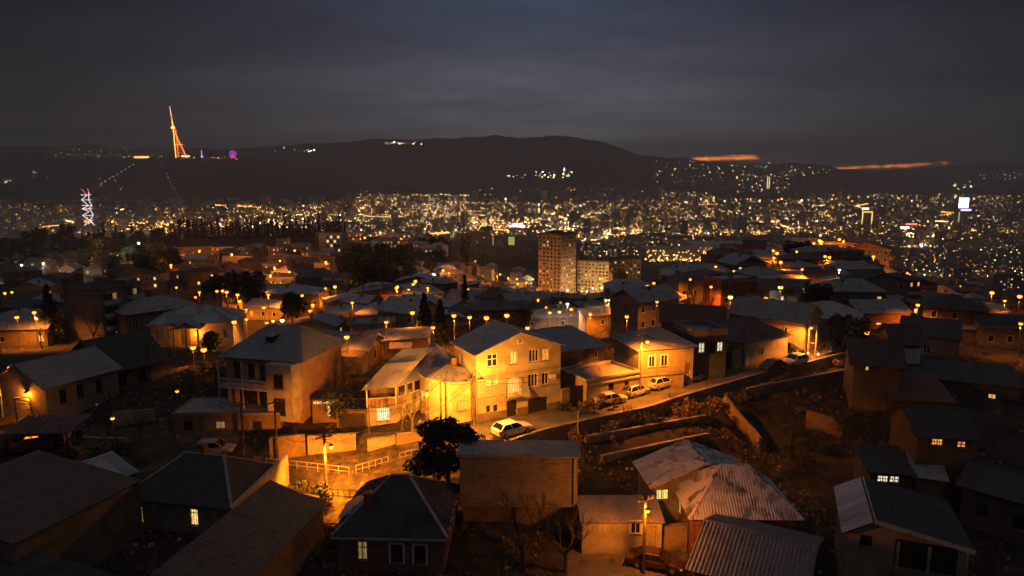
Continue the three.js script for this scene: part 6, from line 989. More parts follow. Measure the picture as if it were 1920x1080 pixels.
  for (const [u0, u1, v0, v1, n, l] of [[240, 640, 470, 600, 26, 'bare tree among the hillside terraces'], [640, 1000, 500, 650, 30, 'bare tree in the valley gardens'], [1000, 1260, 570, 620, 10, 'bare tree below the slab blocks'], [1260, 1700, 480, 600, 18, 'bare tree in the dark ridge gardens'], [0, 240, 540, 660, 8, 'bare tree in the western gardens']]) for (let i = 0; i < n; i++) { const p = groundAt(mix(u0, u1, r()), mix(v0, v1, r())); if (!free(p.x, p.z, 0.5)) continue; const k = bareKinds[Math.floor(r() * 3)]; k.name = 'bare_tree'; const c = copyOf(k, p, r() * 6, l, 0.7 + r() * 0.5); c.userData = { label: l, category: 'tree', group: l }; }
  const bt = [[735, 655, 4.5, 'bare orchard tree in front of the frosted valley roofs'], [760, 640, 4, 'bare tree behind the porch house'], [690, 650, 4, 'bare tree beside the lamp behind the balustraded house'], [1000, 622, 5, 'bare tree behind the ridge of the ochre house'], [980, 628, 4, 'small bare tree next to the valley lamp behind the ochre roof'], [870, 645, 4, 'bare tree at the eaves of the ochre house'], [620, 640, 4, 'bare tree beside the grey hipped roof'], [1075, 612, 5, 'round bare tree beyond the blue hipped roof'], [345, 505, 7, 'bare tree with floodlit trunk on the left terrace'], [290, 500, 7, 'bare tree catching white light on the left terrace']];
  bt.forEach(([u, v, h, l], i) => bareTree('bare_tree', l, groundAt(u, v), h, 40 + i * 3));
}

// ---------- landmarks of the city ----------
{
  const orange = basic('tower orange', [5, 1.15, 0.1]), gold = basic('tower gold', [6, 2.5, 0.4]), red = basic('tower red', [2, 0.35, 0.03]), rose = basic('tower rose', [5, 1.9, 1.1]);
  // the television tower: one upright lattice leg, one raking leg, a deck, a pod and a stepped mast, all glowing in place of floodlights
  const p = at(331, 295, 3690), k = (v) => yAt(v, 3690) - p.y, X = (u) => (u - 331) / FOCAL * 3690 * 1.02, t = thing('television_tower', 'tall orange-lit television tower on the dark ridge', 'tower', p);
  const leg = (name, pts, r, mat) => { for (let i = 0; i < pts.length - 1; i++) { const m = new MB(); m.tube([pts[i][0], pts[i][1], pts[i][2] ?? 0], [pts[i + 1][0], pts[i + 1][1], pts[i + 1][2] ?? 0], r, r * 0.85, 6); m.build(name, mat, t); } };
  const A = [[X(330), -15], [X(329.5), k(270)], [X(329), k(242)]], B = [[X(350), k(296)], [X(343), k(278)], [X(336), k(262)], [X(331), k(244)]], C = [[X(341), k(294), -40], [X(337), k(274), -24], [X(332), k(246), -4]];
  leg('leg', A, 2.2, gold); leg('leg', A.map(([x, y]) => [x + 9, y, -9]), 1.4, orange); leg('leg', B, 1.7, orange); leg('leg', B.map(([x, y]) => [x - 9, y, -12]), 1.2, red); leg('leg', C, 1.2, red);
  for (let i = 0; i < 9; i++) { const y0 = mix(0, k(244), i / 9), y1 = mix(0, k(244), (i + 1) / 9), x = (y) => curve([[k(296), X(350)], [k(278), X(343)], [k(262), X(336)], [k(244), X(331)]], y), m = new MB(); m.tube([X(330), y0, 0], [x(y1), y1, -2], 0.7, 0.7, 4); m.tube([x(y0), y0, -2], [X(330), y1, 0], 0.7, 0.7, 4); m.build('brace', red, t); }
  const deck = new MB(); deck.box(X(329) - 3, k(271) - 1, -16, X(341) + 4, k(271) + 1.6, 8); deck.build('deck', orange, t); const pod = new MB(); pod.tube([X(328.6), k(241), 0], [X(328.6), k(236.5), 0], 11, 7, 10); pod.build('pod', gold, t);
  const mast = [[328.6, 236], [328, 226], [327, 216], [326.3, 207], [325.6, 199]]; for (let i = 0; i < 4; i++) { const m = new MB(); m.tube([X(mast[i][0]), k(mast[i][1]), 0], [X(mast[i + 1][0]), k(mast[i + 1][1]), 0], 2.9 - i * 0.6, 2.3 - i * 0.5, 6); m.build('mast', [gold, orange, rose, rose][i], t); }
  const foot = new MB(); foot.box(X(342), k(294.5), 6, X(356), k(291.5), 12); foot.build('glowing_base', rose, t);  // the base glows by itself instead of being floodlit
  // pleasure park on the same ridge
  const wheel = thing('ferris_wheel', 'glowing magenta ferris wheel on the dark ridge', 'ferris wheel', at(437, 297, 3660)), magenta = basic('neon magenta', [2.6, 0.12, 2.3]), violet = basic('neon violet', [0.5, 0.12, 2.4]), R = 16, cy = 22;
  const rim = new THREE.TorusGeometry(R, 0.9, 6, 28); meshOf('rim', rim, magenta, wheel).position.y = cy; for (let i = 0; i < 12; i++) { const a = i / 12 * 6.283, m = new MB(); m.tube([0, cy, 0], [Math.cos(a) * R, cy + Math.sin(a) * R, 0], 0.5, 0.5, 4); m.build('spoke', i % 3 ? magenta : violet, wheel); } for (const s of [-1, 1]) { const m = new MB(); m.tube([s * 10, -4, 0], [0, cy, 0], 1.2, 1.2, 5); m.build('support', basic('neon red', [2.2, 0.3, 0.1]), wheel); }
  const pen = thing('light_column', 'slim blue-lit column on the ridge between tower and wheel', 'column', at(378.5, 293, 3670)), cm = new MB(); cm.tube([0, -3, 0], [0, 31, 0], 2.6, 1.4, 6); cm.build('shaft', basic('neon blue', [0.9, 1.1, 3.4]), pen); const cb = new MB(); cb.box(-4, -6, -4, 4, -1, 4); cb.build('base', basic('neon base', [2, 1.4, 0.6]), pen);
  const hall = thing('ridge_pavilion', 'long yellow-lit pavilion on the ridge beside the tower', 'pavilion', at(268, 297, 3690)), hw = 40; const hb = new MB(); hb.box(-hw, -6, -12, hw, 14, 12); hb.build('wall', FACADE[2], hall); for (let i = 0; i < 12; i++) { const m = new MB(); m.box(-hw + 2 + i * 6.5, 1, 12.05, -hw + 7 + i * 6.5, 11, 12.4); m.build('lit_window', basic('pavilion gold', [3.4, 2.1, 0.6]), hall); } const hr = new MB(); hr.box(-hw - 3, 14.02, -14, hw + 3, 17, 14); hr.build('roof', FACADE[3], hall);
  // the white-lit lattice mast in the western quarter
  const LB = above(173, 428, 0, 1100), LD = -LB.z, s = LD / FOCAL * 1.02, tw = thing('lattice_mast', 'slim lattice mast with white light zigzags and red top', 'mast', LB), led = basic('led white', [3.2, 2.6, 2.7]), ledR = basic('led red', [3.2, 0.35, 0.4]), W = 9.5 * s, y = (v) => (428 - v) * s;
  for (const [a, b] of [[-1, -1], [1, -1], [-1, 1], [1, 1]]) { const m = new MB(); m.tube([a * W, 0, b * W], [a * W * 0.8, y(355), b * W * 0.8], 1.1, 0.9, 5); m.build('leg', DARKMETAL, tw); }
  const zig = [[-1, 423], [0.35, 413], [-1, 404], [0.3, 397], [-0.95, 392], [0.3, 386], [-0.9, 376], [0.2, 367], [-0.7, 357]], zag = [[1.15, 422], [0.35, 413], [1.05, 403], [0.4, 391], [0.95, 386], [0.45, 377], [0.6, 362], [0.4, 356]];
  for (const z of [zig, zag]) for (let i = 0; i < z.length - 1; i++) { const m = new MB(); m.tube([z[i][0] * W, y(z[i][1]), W], [z[i + 1][0] * W, y(z[i + 1][1]), W], 0.6, 0.6, 5); m.build('led_strip', i > z.length - 3 ? ledR : led, tw); }
  for (const v of [413, 404, 392, 386, 376, 367]) { const m = new MB(); m.tube([-W, y(v), W], [W, y(v), W], 0.5, 0.5, 5); m.build('led_strip', led, tw); }
  // floodlit arena with violet rim, stripes, screens, outlined facade
  const block = (label, name, u, v, w, h, D, dress, turn = 0, mat = FACADE[1]) => { const q = above(u, v, 0, D), o = thing(name, label, 'building', q, turn), m = new MB(); m.box(-w / 2, -8, -w * 0.3, w / 2, h, w * 0.3); m.build('wall', mat, o); dress(o, w, h, w * 0.3 + 0.3); return o; };
  const bar = (o, x0, y0, x1, y1, z, mat, name = 'light_strip') => { const m = new MB(); m.box(x0, y0, z, x1, y1, z + 0.8); m.build(name, mat, o); };
  const whiteHot = basic('floodlight', [6, 5.2, 4]), violetHot = basic('violet rim', [2.2, 1.5, 4.6]), goldLine = basic('gold outline', [3.4, 1.9, 0.4]);
  block('floodlit arena with violet glowing rim in the city haze', 'arena', 970, 426, 50, 9, 1100, (o, w, h, z) => { bar(o, -w / 2, h * 0.3, w / 2, h * 0.75, z, whiteHot); bar(o, -w * 0.38, h + 0.1, w * 0.38, h + 3.5, z * 0.3, violetHot, 'roof_rim'); });
  block('slim tower with two vertical light stripes', 'striped_tower', 1438, 372, 24, 118, 1100, (o, w, h, z) => { for (const x of [-6.5, 3.5]) bar(o, x, h * 0.45, x + 3.4, h - 2, z, basic('stripe', [2.4, 1.9, 0.8])); });
  block('pale floodlit shaft below the striped tower', 'floodlit_shaft', 1437, 432, 18, 50, 1100, (o, w, h, z) => { bar(o, -w * 0.42, 4, w * 0.42, 12, z, basic('shaft flood', [1.5, 1.1, 0.5])); }, 0, plain('pale shaft', [0.6, 0.5, 0.35], 0.9));  // glowing strip stands in for floodlight on the shaft wall
  block('tower with big white screen and violet band', 'screen_tower', 1799, 430, 34, 92, 1100, (o, w, h, z) => { bar(o, -w / 2, h * 0.74, w * 0.4, h * 1.08, z, basic('screen white', [4.6, 4.4, 4]), 'screen'); bar(o, -w * 0.25, h * 0.64, w * 0.7, h * 0.7, z, violetHot); bar(o, -w * 0.4, h * 0.1, -w * 0.33, h * 0.6, z, basic('dim stripe', [0.9, 0.8, 0.3])); });
  block('dark block outlined in golden light under a lit sign', 'outlined_block', 1622, 420, 36, 44, 1100, (o, w, h, z) => { bar(o, -w / 2, 0, -w / 2 + 2.6, h, z, goldLine); bar(o, w / 2 - 2.6, 0, w / 2, h, z, goldLine); bar(o, -w / 2 + 2.7, h - 2.6, w / 2 - 2.7, h, z, goldLine); bar(o, -w * 0.6, h + 6, w * 0.1, h + 14, z, basic('sign warm', [3, 2.5, 1.2]), 'sign'); });
  block('low building with red neon roof sign', 'neon_building', 1695, 428, 60, 12, 1100, (o, w, h, z) => { bar(o, -w * 0.1, h, w * 0.5, h + 5, z, basic('neon red sign', [3.6, 0.5, 0.6]), 'sign'); bar(o, -w * 0.5, 1, w * 0.1, 6, z, whiteHot); });
  for (const [u, v, w, h] of [[918, 459, 20, 20], [959, 459, 15, 20]]) block(u < 930 ? 'wider of two olive-lit halls beyond the cypress row' : 'narrower of two olive-lit halls beyond the cypress row', 'lit_hall', u, v, w, h, 1000, (o, W2, H2, z) => { bar(o, -W2 / 2, 0, W2 / 2, H2, z, basic('hall olive', [0.5, 0.42, 0.14]), 'lit_window'); });
  block('long pale terminal building in front of the eastern lights', 'terminal', 1370, 470, 190, 17, 900, (o, w, h, z) => { for (let i = 0; i < 16; i++) bar(o, -w / 2 + 4 + i * w / 16, 3, -w / 2 + 8 + i * w / 16, h - 3, z, basic('terminal dim', [0.32, 0.25, 0.14]), 'lit_window'); }, 0.05, plain('terminal wall', [0.45, 0.4, 0.32], 0.9));
  block('long orange-lit apartment slab beyond the slab blocks', 'lit_slab', 1255, 486, 110, 24, 900, (o, w, h, z) => { const r = rng(8); for (let i = 0; i < 40; i++) { const x = -w / 2 + 3 + r() * (w - 8), y2 = 2 + Math.floor(r() * 7) * 3; bar(o, x, y2, x + 1.6, y2 + 1.5, z, WINDOWGLOW.warm, 'lit_window'); } }, 0, FACADE[2]);
  // the hill church, its floodlight put into glowing walls, and its chain of lamps
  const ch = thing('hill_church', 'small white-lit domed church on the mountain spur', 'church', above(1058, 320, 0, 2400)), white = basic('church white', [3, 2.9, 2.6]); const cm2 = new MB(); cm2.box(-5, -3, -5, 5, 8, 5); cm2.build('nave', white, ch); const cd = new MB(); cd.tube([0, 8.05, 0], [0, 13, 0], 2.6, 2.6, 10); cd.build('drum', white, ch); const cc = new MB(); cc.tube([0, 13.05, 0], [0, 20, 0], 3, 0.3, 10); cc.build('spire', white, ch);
  const cw = thing('spur_terrace', 'white-lit terrace building below the hill church', 'building', above(1065, 330, 0, 2400)), cw1 = new MB(); cw1.box(-9, -3, -4, 11, 4, 4); cw1.build('wall', basic('terrace white', [2.4, 2.2, 1.8]), cw); const cw2 = new MB(); cw2.box(-3, 4.02, -3, 5, 7.5, 3); cw2.build('upper_storey', basic('terrace white', [2.4, 2.2, 1.8]), cw);  // terrace walls glow by themselves in place of floodlight
  // the bright avenue
  const av = new MB(), a0 = above(1706, 462, 0, 900), a1 = above(1752, 440, 0, 900), n = V(a1.z - a0.z, 0, a0.x - a1.x).normalize().multiplyScalar(16); av.quad([a0.x - n.x, a0.y + 1, a0.z - n.z], [a0.x + n.x, a0.y + 1, a0.z + n.z], [a1.x + n.x, a1.y + 1, a1.z + n.z], [a1.x - n.x, a1.y + 1, a1.z - n.z]); av.build('avenue', ASPHALT).userData = { kind: 'structure', label: 'bright far avenue crowded with traffic lights' };
}
// ---------- street furniture near by ----------
const roadDir = (p) => { let b = 0, bd = 1e9; for (let i = 0; i < ROAD_EDGE.length - 1; i++) { const m = ROAD_EDGE[i].clone().lerp(ROAD_EDGE[i + 1], 0.5), d = m.distanceTo(p); if (d < bd) { bd = d; b = i; } } const d = ROAD_EDGE[b + 1].clone().sub(ROAD_EDGE[b]); return Math.atan2(-d.z, d.x); };
const CARS = [
  [960, 815, -0.2, 'suv', 'white', [0.7, 0.7, 0.69], 0, 'white estate car parked on the street edge below the ochre house'],
  [1143, 757, 0.02, 'sedan', 'silver', [0.5, 0.49, 0.47], 0, 'silver saloon parked nearest the black sheet gate'],
  [1192, 741, 0.02, 'hatch', 'cream', [0.66, 0.64, 0.6], 0, 'pale hatchback parked behind the silver saloon'],
  [1239, 727, 0.02, 'suv', 'pearl', [0.6, 0.59, 0.57], 0, 'pale estate car parked under the street lamp'],
  [1292, 716, 0.02, 'sedan', 'grey', [0.27, 0.26, 0.25], 0, 'grey saloon parked before the pinkish courtyard wall'],
  [1486, 660, 0.02, 'hatch', 'black', [0.012, 0.012, 0.013], -1.9, 'black hatchback turned towards the lamp frame wall'],
  [1489, 684, 0.02, 'suv', 'ivory', [0.68, 0.67, 0.64], 3.14, 'white estate car by the parapet before the lamp frame'],
  [1447, 693, 0.02, 'sedan', 'night', [0.015, 0.016, 0.02], 3.14, 'black saloon by the parapet behind the white estate car'],
  [1553, 664, -0.05, 'hatch', 'coal', [0.02, 0.02, 0.022], 3.14, 'dark hatchback just beyond the lamp frame'],
  [1582, 657, -0.1, 'sedan', 'slate', [0.06, 0.06, 0.065], 3.14, 'dark saloon at the far end of the street'],
];
for (const [u, v, y, kind, key, rgb, turn, label] of CARS) { const p = onY(u, v, y); p.y = y + 0.05; makeCar(label, kind, paint(key, rgb), p, roadDir(p) + turn); }
makeCar('dark red saloon parked in the lane before the small orange house', 'sedan', paint('wine', [0.045, 0.012, 0.01]), V(11.9, land(11.9, -53.2) + 0.08, -53.2), -0.35);
{ const q = (u, v, y, t, k, key, rgb, l) => { const p = onY(u, v, y); p.y = land(p.x, p.z) + 0.1; makeCar(l, k, paint(key, rgb), p, t); }; q(70, 848, -2.6, 0.5, 'sedan', 'rust', [0.16, 0.05, 0.02], 'dark car glinting orange below the striped canopy'); q(405, 858, -2.8, 0.1, 'hatch', 'chalk', [0.3, 0.29, 0.28], 'grey hatchback showing its roof above the dark hipped house'); }
// poles
function utilityPole(label, p, h, lean = 0, o = {}) { const t = thing('utility_pole', label, 'pole', p, o.turn ?? 0.5), m = new MB(); m.tube([0, -1, 0], [lean, h, 0], o.r ?? 0.13, (o.r ?? 0.13) * 0.7, 8); m.build('pole', o.mat ?? WOOD, t); if (o.arms !== 0) for (let k = 0; k < (o.arms ?? 1); k++) { const a = new MB(); a.box(lean - 0.8, h - 0.45 - k * 0.6, -0.06, lean + 0.8, h - 0.33 - k * 0.6, 0.06); a.build('crossarm', WOOD, t); for (const x of [-0.7, -0.3, 0.3, 0.7]) { const s = new MB(); s.tube([lean + x, h - 0.33 - k * 0.6, 0], [lean + x, h - 0.17 - k * 0.6, 0], 0.04, 0.03, 6); s.build('insulator', WHITE, t); } } t.top = V(p.x + Math.cos(o.turn ?? 0.5) * lean, p.y + h - 0.2, p.z); return t; }
const poleAt = (label, u, vb, vt, y, o) => { const p = onY(u, vb, y), h = at(u, vt, -p.z).y - y; return utilityPole(label, p, h, 0, o); };
const P1 = poleAt('dark utility pole with lamp standing in the lit yard', 613, 940, 812, -3.6, { r: 0.17 }), P2 = poleAt('dark utility pole before the yellow annex', 827, 805, 706, -0.9, { arms: 0 }), P3 = poleAt('thick dark pole at the corner of annex and ochre house', 890, 800, 706, -0.5, { r: 0.2 }), P4 = poleAt('concrete pole carrying the street lamp by the terrace house', 1200, 744, 624, 0, { mat: CONCRETE, r: 0.16 });
const P5 = poleAt('slim utility pole before the yellow street wall', 1392, 692, 622, 0, { r: 0.11 }), P6 = poleAt('utility pole behind the dark hipped house', 458, 862, 752, -2.8, {}), P7 = poleAt('utility pole beside the frosted flat roof', 521, 868, 748, -2.6, {}), P8 = poleAt('utility pole with lamp in front of the small lane house', 1206, 1075, 928, -5, { r: 0.15 }), P9 = poleAt('steel pole at the western yard edge', 8, 800, 705, -2.4, { mat: STEEL, arms: 0 }), P10 = poleAt('pole beside the block building below the street wall', 1083, 860, 770, -3.6, { r: 0.09, arms: 0, mat: STEEL }), P11 = poleAt('first pole of the lamp frame at the bend', 1514, 666, 598, 0, { mat: CONCRETE, arms: 0 }), P12 = poleAt('second pole of the lamp frame at the bend', 1528, 668, 610, 0, { mat: CONCRETE, arms: 0 }), P13 = poleAt('utility pole in the yard of the dark gabled house', 283, 735, 640, -2, {}), P14 = poleAt('slim pole at the porch house corner', 694, 850, 760, -2.4, { r: 0.08, arms: 0 });
{ const a = P11.position, b = P12.position, m = new MB(); for (const h of [4.6, 2]) m.beam([a.x, a.y + h, a.z], [b.x, b.y + h, b.z], 0.14, 0.14); const o = m.build('cross_beam', CONCRETE); tag(o, 'concrete beams joining the two poles of the lamp frame', 'beam'); }
{ // the lattice post by the lit garden wall
  const p = onY(209, 838, -2.6), t = thing('lattice_post', 'red-brown lattice post beside the lit garden wall', 'post', p, 0.3), h = 6.4; for (const [x, z] of [[-0.3, 0], [0.3, 0]]) { const m = new MB(); m.tube([x, -1, z], [x * 0.8, h, z], 0.06, 0.05, 6); m.build('leg', DARKMETAL, t); } for (let i = 0; i < 8; i++) { const m = new MB(); m.beam([-0.29, 0.3 + i * 0.75, 0], [0.28, 0.3 + i * 0.75 + (i % 2 ? 0.5 : 0), 0], 0.05, 0.05); m.build('rung', DARKMETAL, t); }
}
// near lamps
const lampOn = (label, pole, u, v, cd, o = {}) => { const D = -pole.position.z - (o.fwd ?? 0.6), b = at(u, v, D), t = thing('street_lamp', label, 'street lamp', b), m = meshOf('bulb', bulbGeo, BULB[o.kind ?? 'sodium'], t); m.scale.setScalar(o.size ?? 0.22); m.castShadow = false; const k = new MB(); k.tube([0, 0.16, 0], [0, 0.3, 0], 0.28, 0.09, 10); k.build('hood', STEEL, t); const a = new MB(), d = V(pole.position.x - b.x, 0.35, pole.position.z - b.z); a.tube([0, 0.3, 0], [d.x, d.y, d.z], 0.035, 0.035, 6); a.build('arm', STEEL, t); if (o.hooded) hoodLight(b, o.rgb ?? SODIUM, cd, 'street_lamp_glow', 0.2, o.hooded, o.aim, 0.2); else pointLight(b, o.rgb ?? SODIUM, cd, 'street_lamp_glow', 0.2); return t; };
lampOn('orange street lamp on the pole in the lit yard', P1, 621, 838, 1900, { hooded: 1.3, aim: [1.5, -6, -5.5] }); lampOn('orange street lamp on the concrete pole of the lamp house', P4, 1214, 641, 1150, { fwd: 0.9, hooded: 1.2, aim: [1, -8, -1.5] }); lampOn('orange street lamp on the lamp frame at the bend', P12, 1521, 615, 620, { fwd: 1.2, hooded: 1.2, aim: [-2, -8, -2] }); lampOn('orange lane lamp on the pole before the small house', P8, 1215, 958, 230, { size: 0.16 }); lampOn('hooded street lamp on the thick pole before the ochre house', P3, 903, 713, 820, { rgb: [1, 0.32, 0.028], fwd: 4.2, size: 0.12, hooded: 1.35, aim: [3, -4, -8] }); lampOn('orange lamp beside the steel gantry at the western yard', P9, 48, 739, 150, { fwd: 1 });
{ const b = at(800, 741, 72.2), t = thing('street_lamp', 'orange lamp added among bare branches to light the yellow annex', 'street lamp', V(b.x, -1, b.z)), h = b.y + 1, m = new MB(); m.tube([0, -1, 0], [0, h, 0], 0.08, 0.06, 8); m.build('pole', STEEL, t); const u = meshOf('bulb', bulbGeo, BULB.sodium, t); u.scale.setScalar(0.24); u.position.y = h + 0.1; u.castShadow = false; pointLight(V(b.x, b.y + 0.1, b.z), [1, 0.36, 0.035], 330, 'street_lamp_glow', 0.2); }  // added lamp: the bright spot here is lit branches
for (const [u, v, y, l] of [[1515, 662, 1.0, 'small bright ground lamp at the first pole of the frame'], [1534, 664, 1.1, 'small bright ground lamp at the second pole of the frame']]) { const p = onY(u, v, y), t = thing('ground_lamp', l, 'lamp', p), m = meshOf('bulb', bulbGeo, BULB.warm, t); m.scale.setScalar(0.16); const s = new MB(); s.tube([0, -1.3, 0], [0, -0.1, 0], 0.04, 0.04, 6); s.build('stem', STEEL, t); pointLight(p, [1, 0.6, 0.25], 14, 'ground_lamp_glow'); }
{ const L = (u, v, y, cd, l) => { const p = onY(u, v, y); streetLamp(l, V(p.x, land(p.x, p.z), p.z), p.y - land(p.x, p.z), 0.4, 0, cd, {}); }; streetLamp('orange street lamp west of the rust-lit shed', V(-47.5, -5.4, -42), 10.4, 0.5, 0, 150, {}); L(1225, 1110, -0.6, 42, 'orange lane lamp below the ribbed roof house'); L(1560, 1120, -0.5, 26, 'orange lane lamp before the bright fascia house'); L(211, 786, 1.2, 90, 'orange lamp on the lattice post of the western yard'); L(332, 735, 1.6, 34, 'orange lamp at the dish wall of the western yard'); }
// T-shaped string of lit panes at the dark shop front
{ const p = onY(588, 752, 1.5), t = thing('glazed_porch', 'dark porch with small yellow-lit panes in a T shape', 'porch', [p.x, -1.6, p.z], 0.05), w = 2.6, b = new MB(); b.box(-0.2, -1, -2.5, w + 0.2, 3.3, -0.02); b.build('wall', WALL.brown, t); for (let i = 0; i < 7; i++) { const m = new MB(); m.box(i * 0.36, 2.75, 0, i * 0.36 + 0.28, 3.05, 0.03); m.build('pane', LIT.yellow, t); } for (let i = 0; i < 3; i++) { const m = new MB(); m.box(1.55, 2.2 - i * 0.45, 0, 1.85, 2.6 - i * 0.45, 0.03); m.build('pane', LIT.yellow, t); } const r = new MB(); r.box(-0.4, 3.32, -2.8, w + 0.4, 3.45, 0.4); r.build('roof', ROOF.dark, t); }
// the lit yard: walls, rails, boards
const yw = (l, u0, v0, u1, v1, y, h, mat, o = {}) => { const a = onY(u0, v0, y), b = onY(u1, v1, y); return yardWall('yard_wall', l, a, b, h, 0.25, mat, o); };
yw('orange-lit wall behind the yard lamp', 578, 858, 668, 852, -2.6, 2.3, WALL.pink); yw('lit foot wall under the porch house', 690, 850, 742, 842, -2.3, 1.5, WALL.ochre); yw('lit buttressed foot wall beside the pine', 744, 842, 800, 836, -2.2, 1.6, WALL.tan); yw('dull brown wall at the western edge of the yard', 507, 868, 574, 860, -2.7, 2.6, WALL.brown); yw('bright garden wall of stone panels in the western yard', 214, 812, 292, 806, -2.2, 2.4, WALL.ochre); yw('low garden wall before the stone panels', 160, 848, 238, 850, -2.7, 1.6, WALL.tan); yw('broken garden wall left of the frosted flat roof', 300, 820, 330, 816, -2.4, 2.0, WALL.tan);
yw('dark yard wall below the striped canopy', 0, 850, 120, 846, -2.8, 2.2, WALL.brown); yw('dark brick yard wall below the lane house roof', 545, 975, 600, 985, -4.6, 2.6, WALL.brick);
house('dark_shed', 'small black-fronted shed above the yard lamp', { L: [632, 806], R: [690, 805], y: -1.6, base: -1.6, h: 2.2, d: 4, wall: WALL.brown, roof: { type: 'flat', mat: ROOF.tar, parapet: 0.2 }, front: [['d', 0.25, 0.02, 3.0, 1.9, { panels: 3, handle: false }]] });
function railing(label, pts, h, n, mat = plain('dull railing paint', [0.3, 0.27, 0.22], 0.7)) { const t = thing('railing', label, 'railing', pts[0]), o = pts[0]; for (let i = 0; i < pts.length - 1; i++) { const a = pts[i].clone().sub(o), b = pts[i + 1].clone().sub(o); for (const k of [h, h * 0.5]) { const m = new MB(); m.beam([a.x, a.y + k, a.z], [b.x, b.y + k, b.z], 0.06, 0.06); m.build('rail', mat, t); } for (let j = 0; j <= n; j++) { const p = a.clone().lerp(b, j / n), m = new MB(); m.box(p.x - 0.035, p.y - 0.4, p.z - 0.035, p.x + 0.035, p.y + h + 0.04, p.z + 0.035); m.build('post', mat, t); } } return t; }
const G = (u, v, y) => onY(u, v, y);
railing('pale railing on the upper side of the lit yard', [G(500, 874, -2.7), G(655, 892, -2.9)], 0.9, 8); railing('white railing in the middle of the lit yard', [G(668, 890, -2.9), G(728, 873, -2.7)], 1.0, 5); railing('white railing climbing from the yard towards the street', [G(750, 866, -2.6), G(826, 848, -2.2)], 1.0, 7);
railing('wire fence at the lower edge of the lit yard', [G(580, 938, -3.9), G(690, 945, -3.9)], 1.3, 10, DARKMETAL);
{ const C = new THREE.CatmullRomCurve3(ROAD_EDGE), pts = []; for (let i = 0; i <= 7; i++) { const p = C.getPointAt(0.72 + 0.28 * i / 7); p.y += 0.2; pts.push(p); } railing('low parapet railing along the bend of the street', pts, 0.55, 2, CONCRETE); }
// the stepped garden wall down the dark slope, in lit pieces
[[1356, 768], [1374, 790], [1392, 812], [1410, 832], [1422, 850]].reduce((a, b, i) => { const A = above(...a, 0, 55), B = above(...b, 0, 55); yardWall('slope_wall', ['topmost', 'second', 'third', 'lowest'][i - 1] + ' stretch of the brown wall stepping down the slope', A, B, 1.9, 0.3, WALL.brown, { cap: false }); return b; });
{ const A = above(1510, 800, 0, 55), B = above(1580, 822, 0, 55); yardWall('slope_wall', 'dull brown wall piece alone on the dark slope', A, B, 2.2, 0.3, WALL.umber, { cap: false }); }
for (const [l, u0, v0, u1, v1, h] of [['upper dry stone terrace wall on the slope below the street', 1100, 835, 1340, 790, 1.0], ['lower dry stone terrace wall on the slope below the street', 1130, 870, 1330, 826, 0.9], ['overgrown terrace wall under the bend', 1400, 745, 1600, 705, 1.2]]) yardWall('terrace_wall', l, above(u0, v0, 0, 55), above(u1, v1, 0, 55), h, 0.4, WALL.stone, { cap: false });
// canopy and gantry in the western yard
{ const a = onY(8, 812, 0.2), t = thing('canopy', 'rust-red striped canopy on posts in the western yard', 'canopy', [a.x, -2.8, a.z], 0.08); for (const [x, z] of [[0, 0], [6.2, 0], [0.8, -3], [7, -3]]) { const m = new MB(); m.tube([x, -0.5, z], [x, 3.0, z], 0.06, 0.06, 6); m.build('post', DARKMETAL, t); } addSlope(t, [-0.3, 2.9, 0.3], [6.6, 2.9, 0.3], [0.9, 0.9, -3.4], 0, 1, ROOF.red, { alts: [ROOF.red, ROOF.brown], strip: 0.55, amp: 0.05, wave: 0.55, row: 4 }); }
{ const a = onY(30, 772, 0), t = thing('steel_gantry', 'horizontal steel gantry frame lit from one side at the western yard', 'gantry', [a.x, -2.6, a.z], 0.42), L = 6; const b = (p, q, w = 0.12) => { const m = new MB(); m.beam(p, q, w, w); m.build('bar', STEEL, t); }; b([0, -1, 0], [0, 4.3, 0], 0.16); b([L, 0, 0], [L, 4.2, 0], 0.16); b([0, 4.2, 0], [L, 4.2, 0]); b([0, 2.6, 0], [L, 3.1, 0]); b([0, 4.2, 0], [L * 0.5, 2.85, 0]); b([0, 3.6, 0], [L * 0.6, 2.95, 0]); b([L * 0.5, 2.85, 0], [L, 4.2, 0]); }
// overhead cables
const top = (p, d = 0) => V(p.position.x, p.top.y - d, p.position.z);
[[P1, P7, 1.1], [P7, P6, 0.7], [P1, P14, 1.2], [P1, P3, 1.6], [P2, P3, 0.3], [P3, P4, 1.8], [P4, P5, 1.4], [P5, P11, 0.8], [P6, P13, 1.5], [P14, P2, 1.0], [P8, P10, 1.4], [P13, P9, 1.6]].forEach(([a, b, s], i) => { for (let k = 0; k < 2; k++) cable(`thin overhead cable from the ${a.userData.label.replace(/^(the|first|second) /, '')}`.split(' ').slice(0, 15).join(' '), top(a, k * 0.4), top(b, k * 0.4), s * (1 + k * 0.15), 0.024, 'cables strung from the ' + a.userData.label.split(' ').slice(0, 8).join(' ')); });
for (const [u, v, D] of [[505, 806, 72], [690, 760, 74], [560, 770, 78], [745, 770, 74], [430, 720, 80], [862, 830, 60], [540, 900, 60]]) cable('slack service cable fanning out from the yard lamp pole', top(P1, 0.1), at(u, v, D), 0.9, 0.02, 'service cables of the yard pole');
for (let k = 0; k < 3; k++) cable('sagging cable before the bright fascia house', V(24.5, -3 - k * 0.5, -47), V(40, -3.6 - k * 0.5, -47), 0.5, 0.025, 'cables before the bright fascia house');
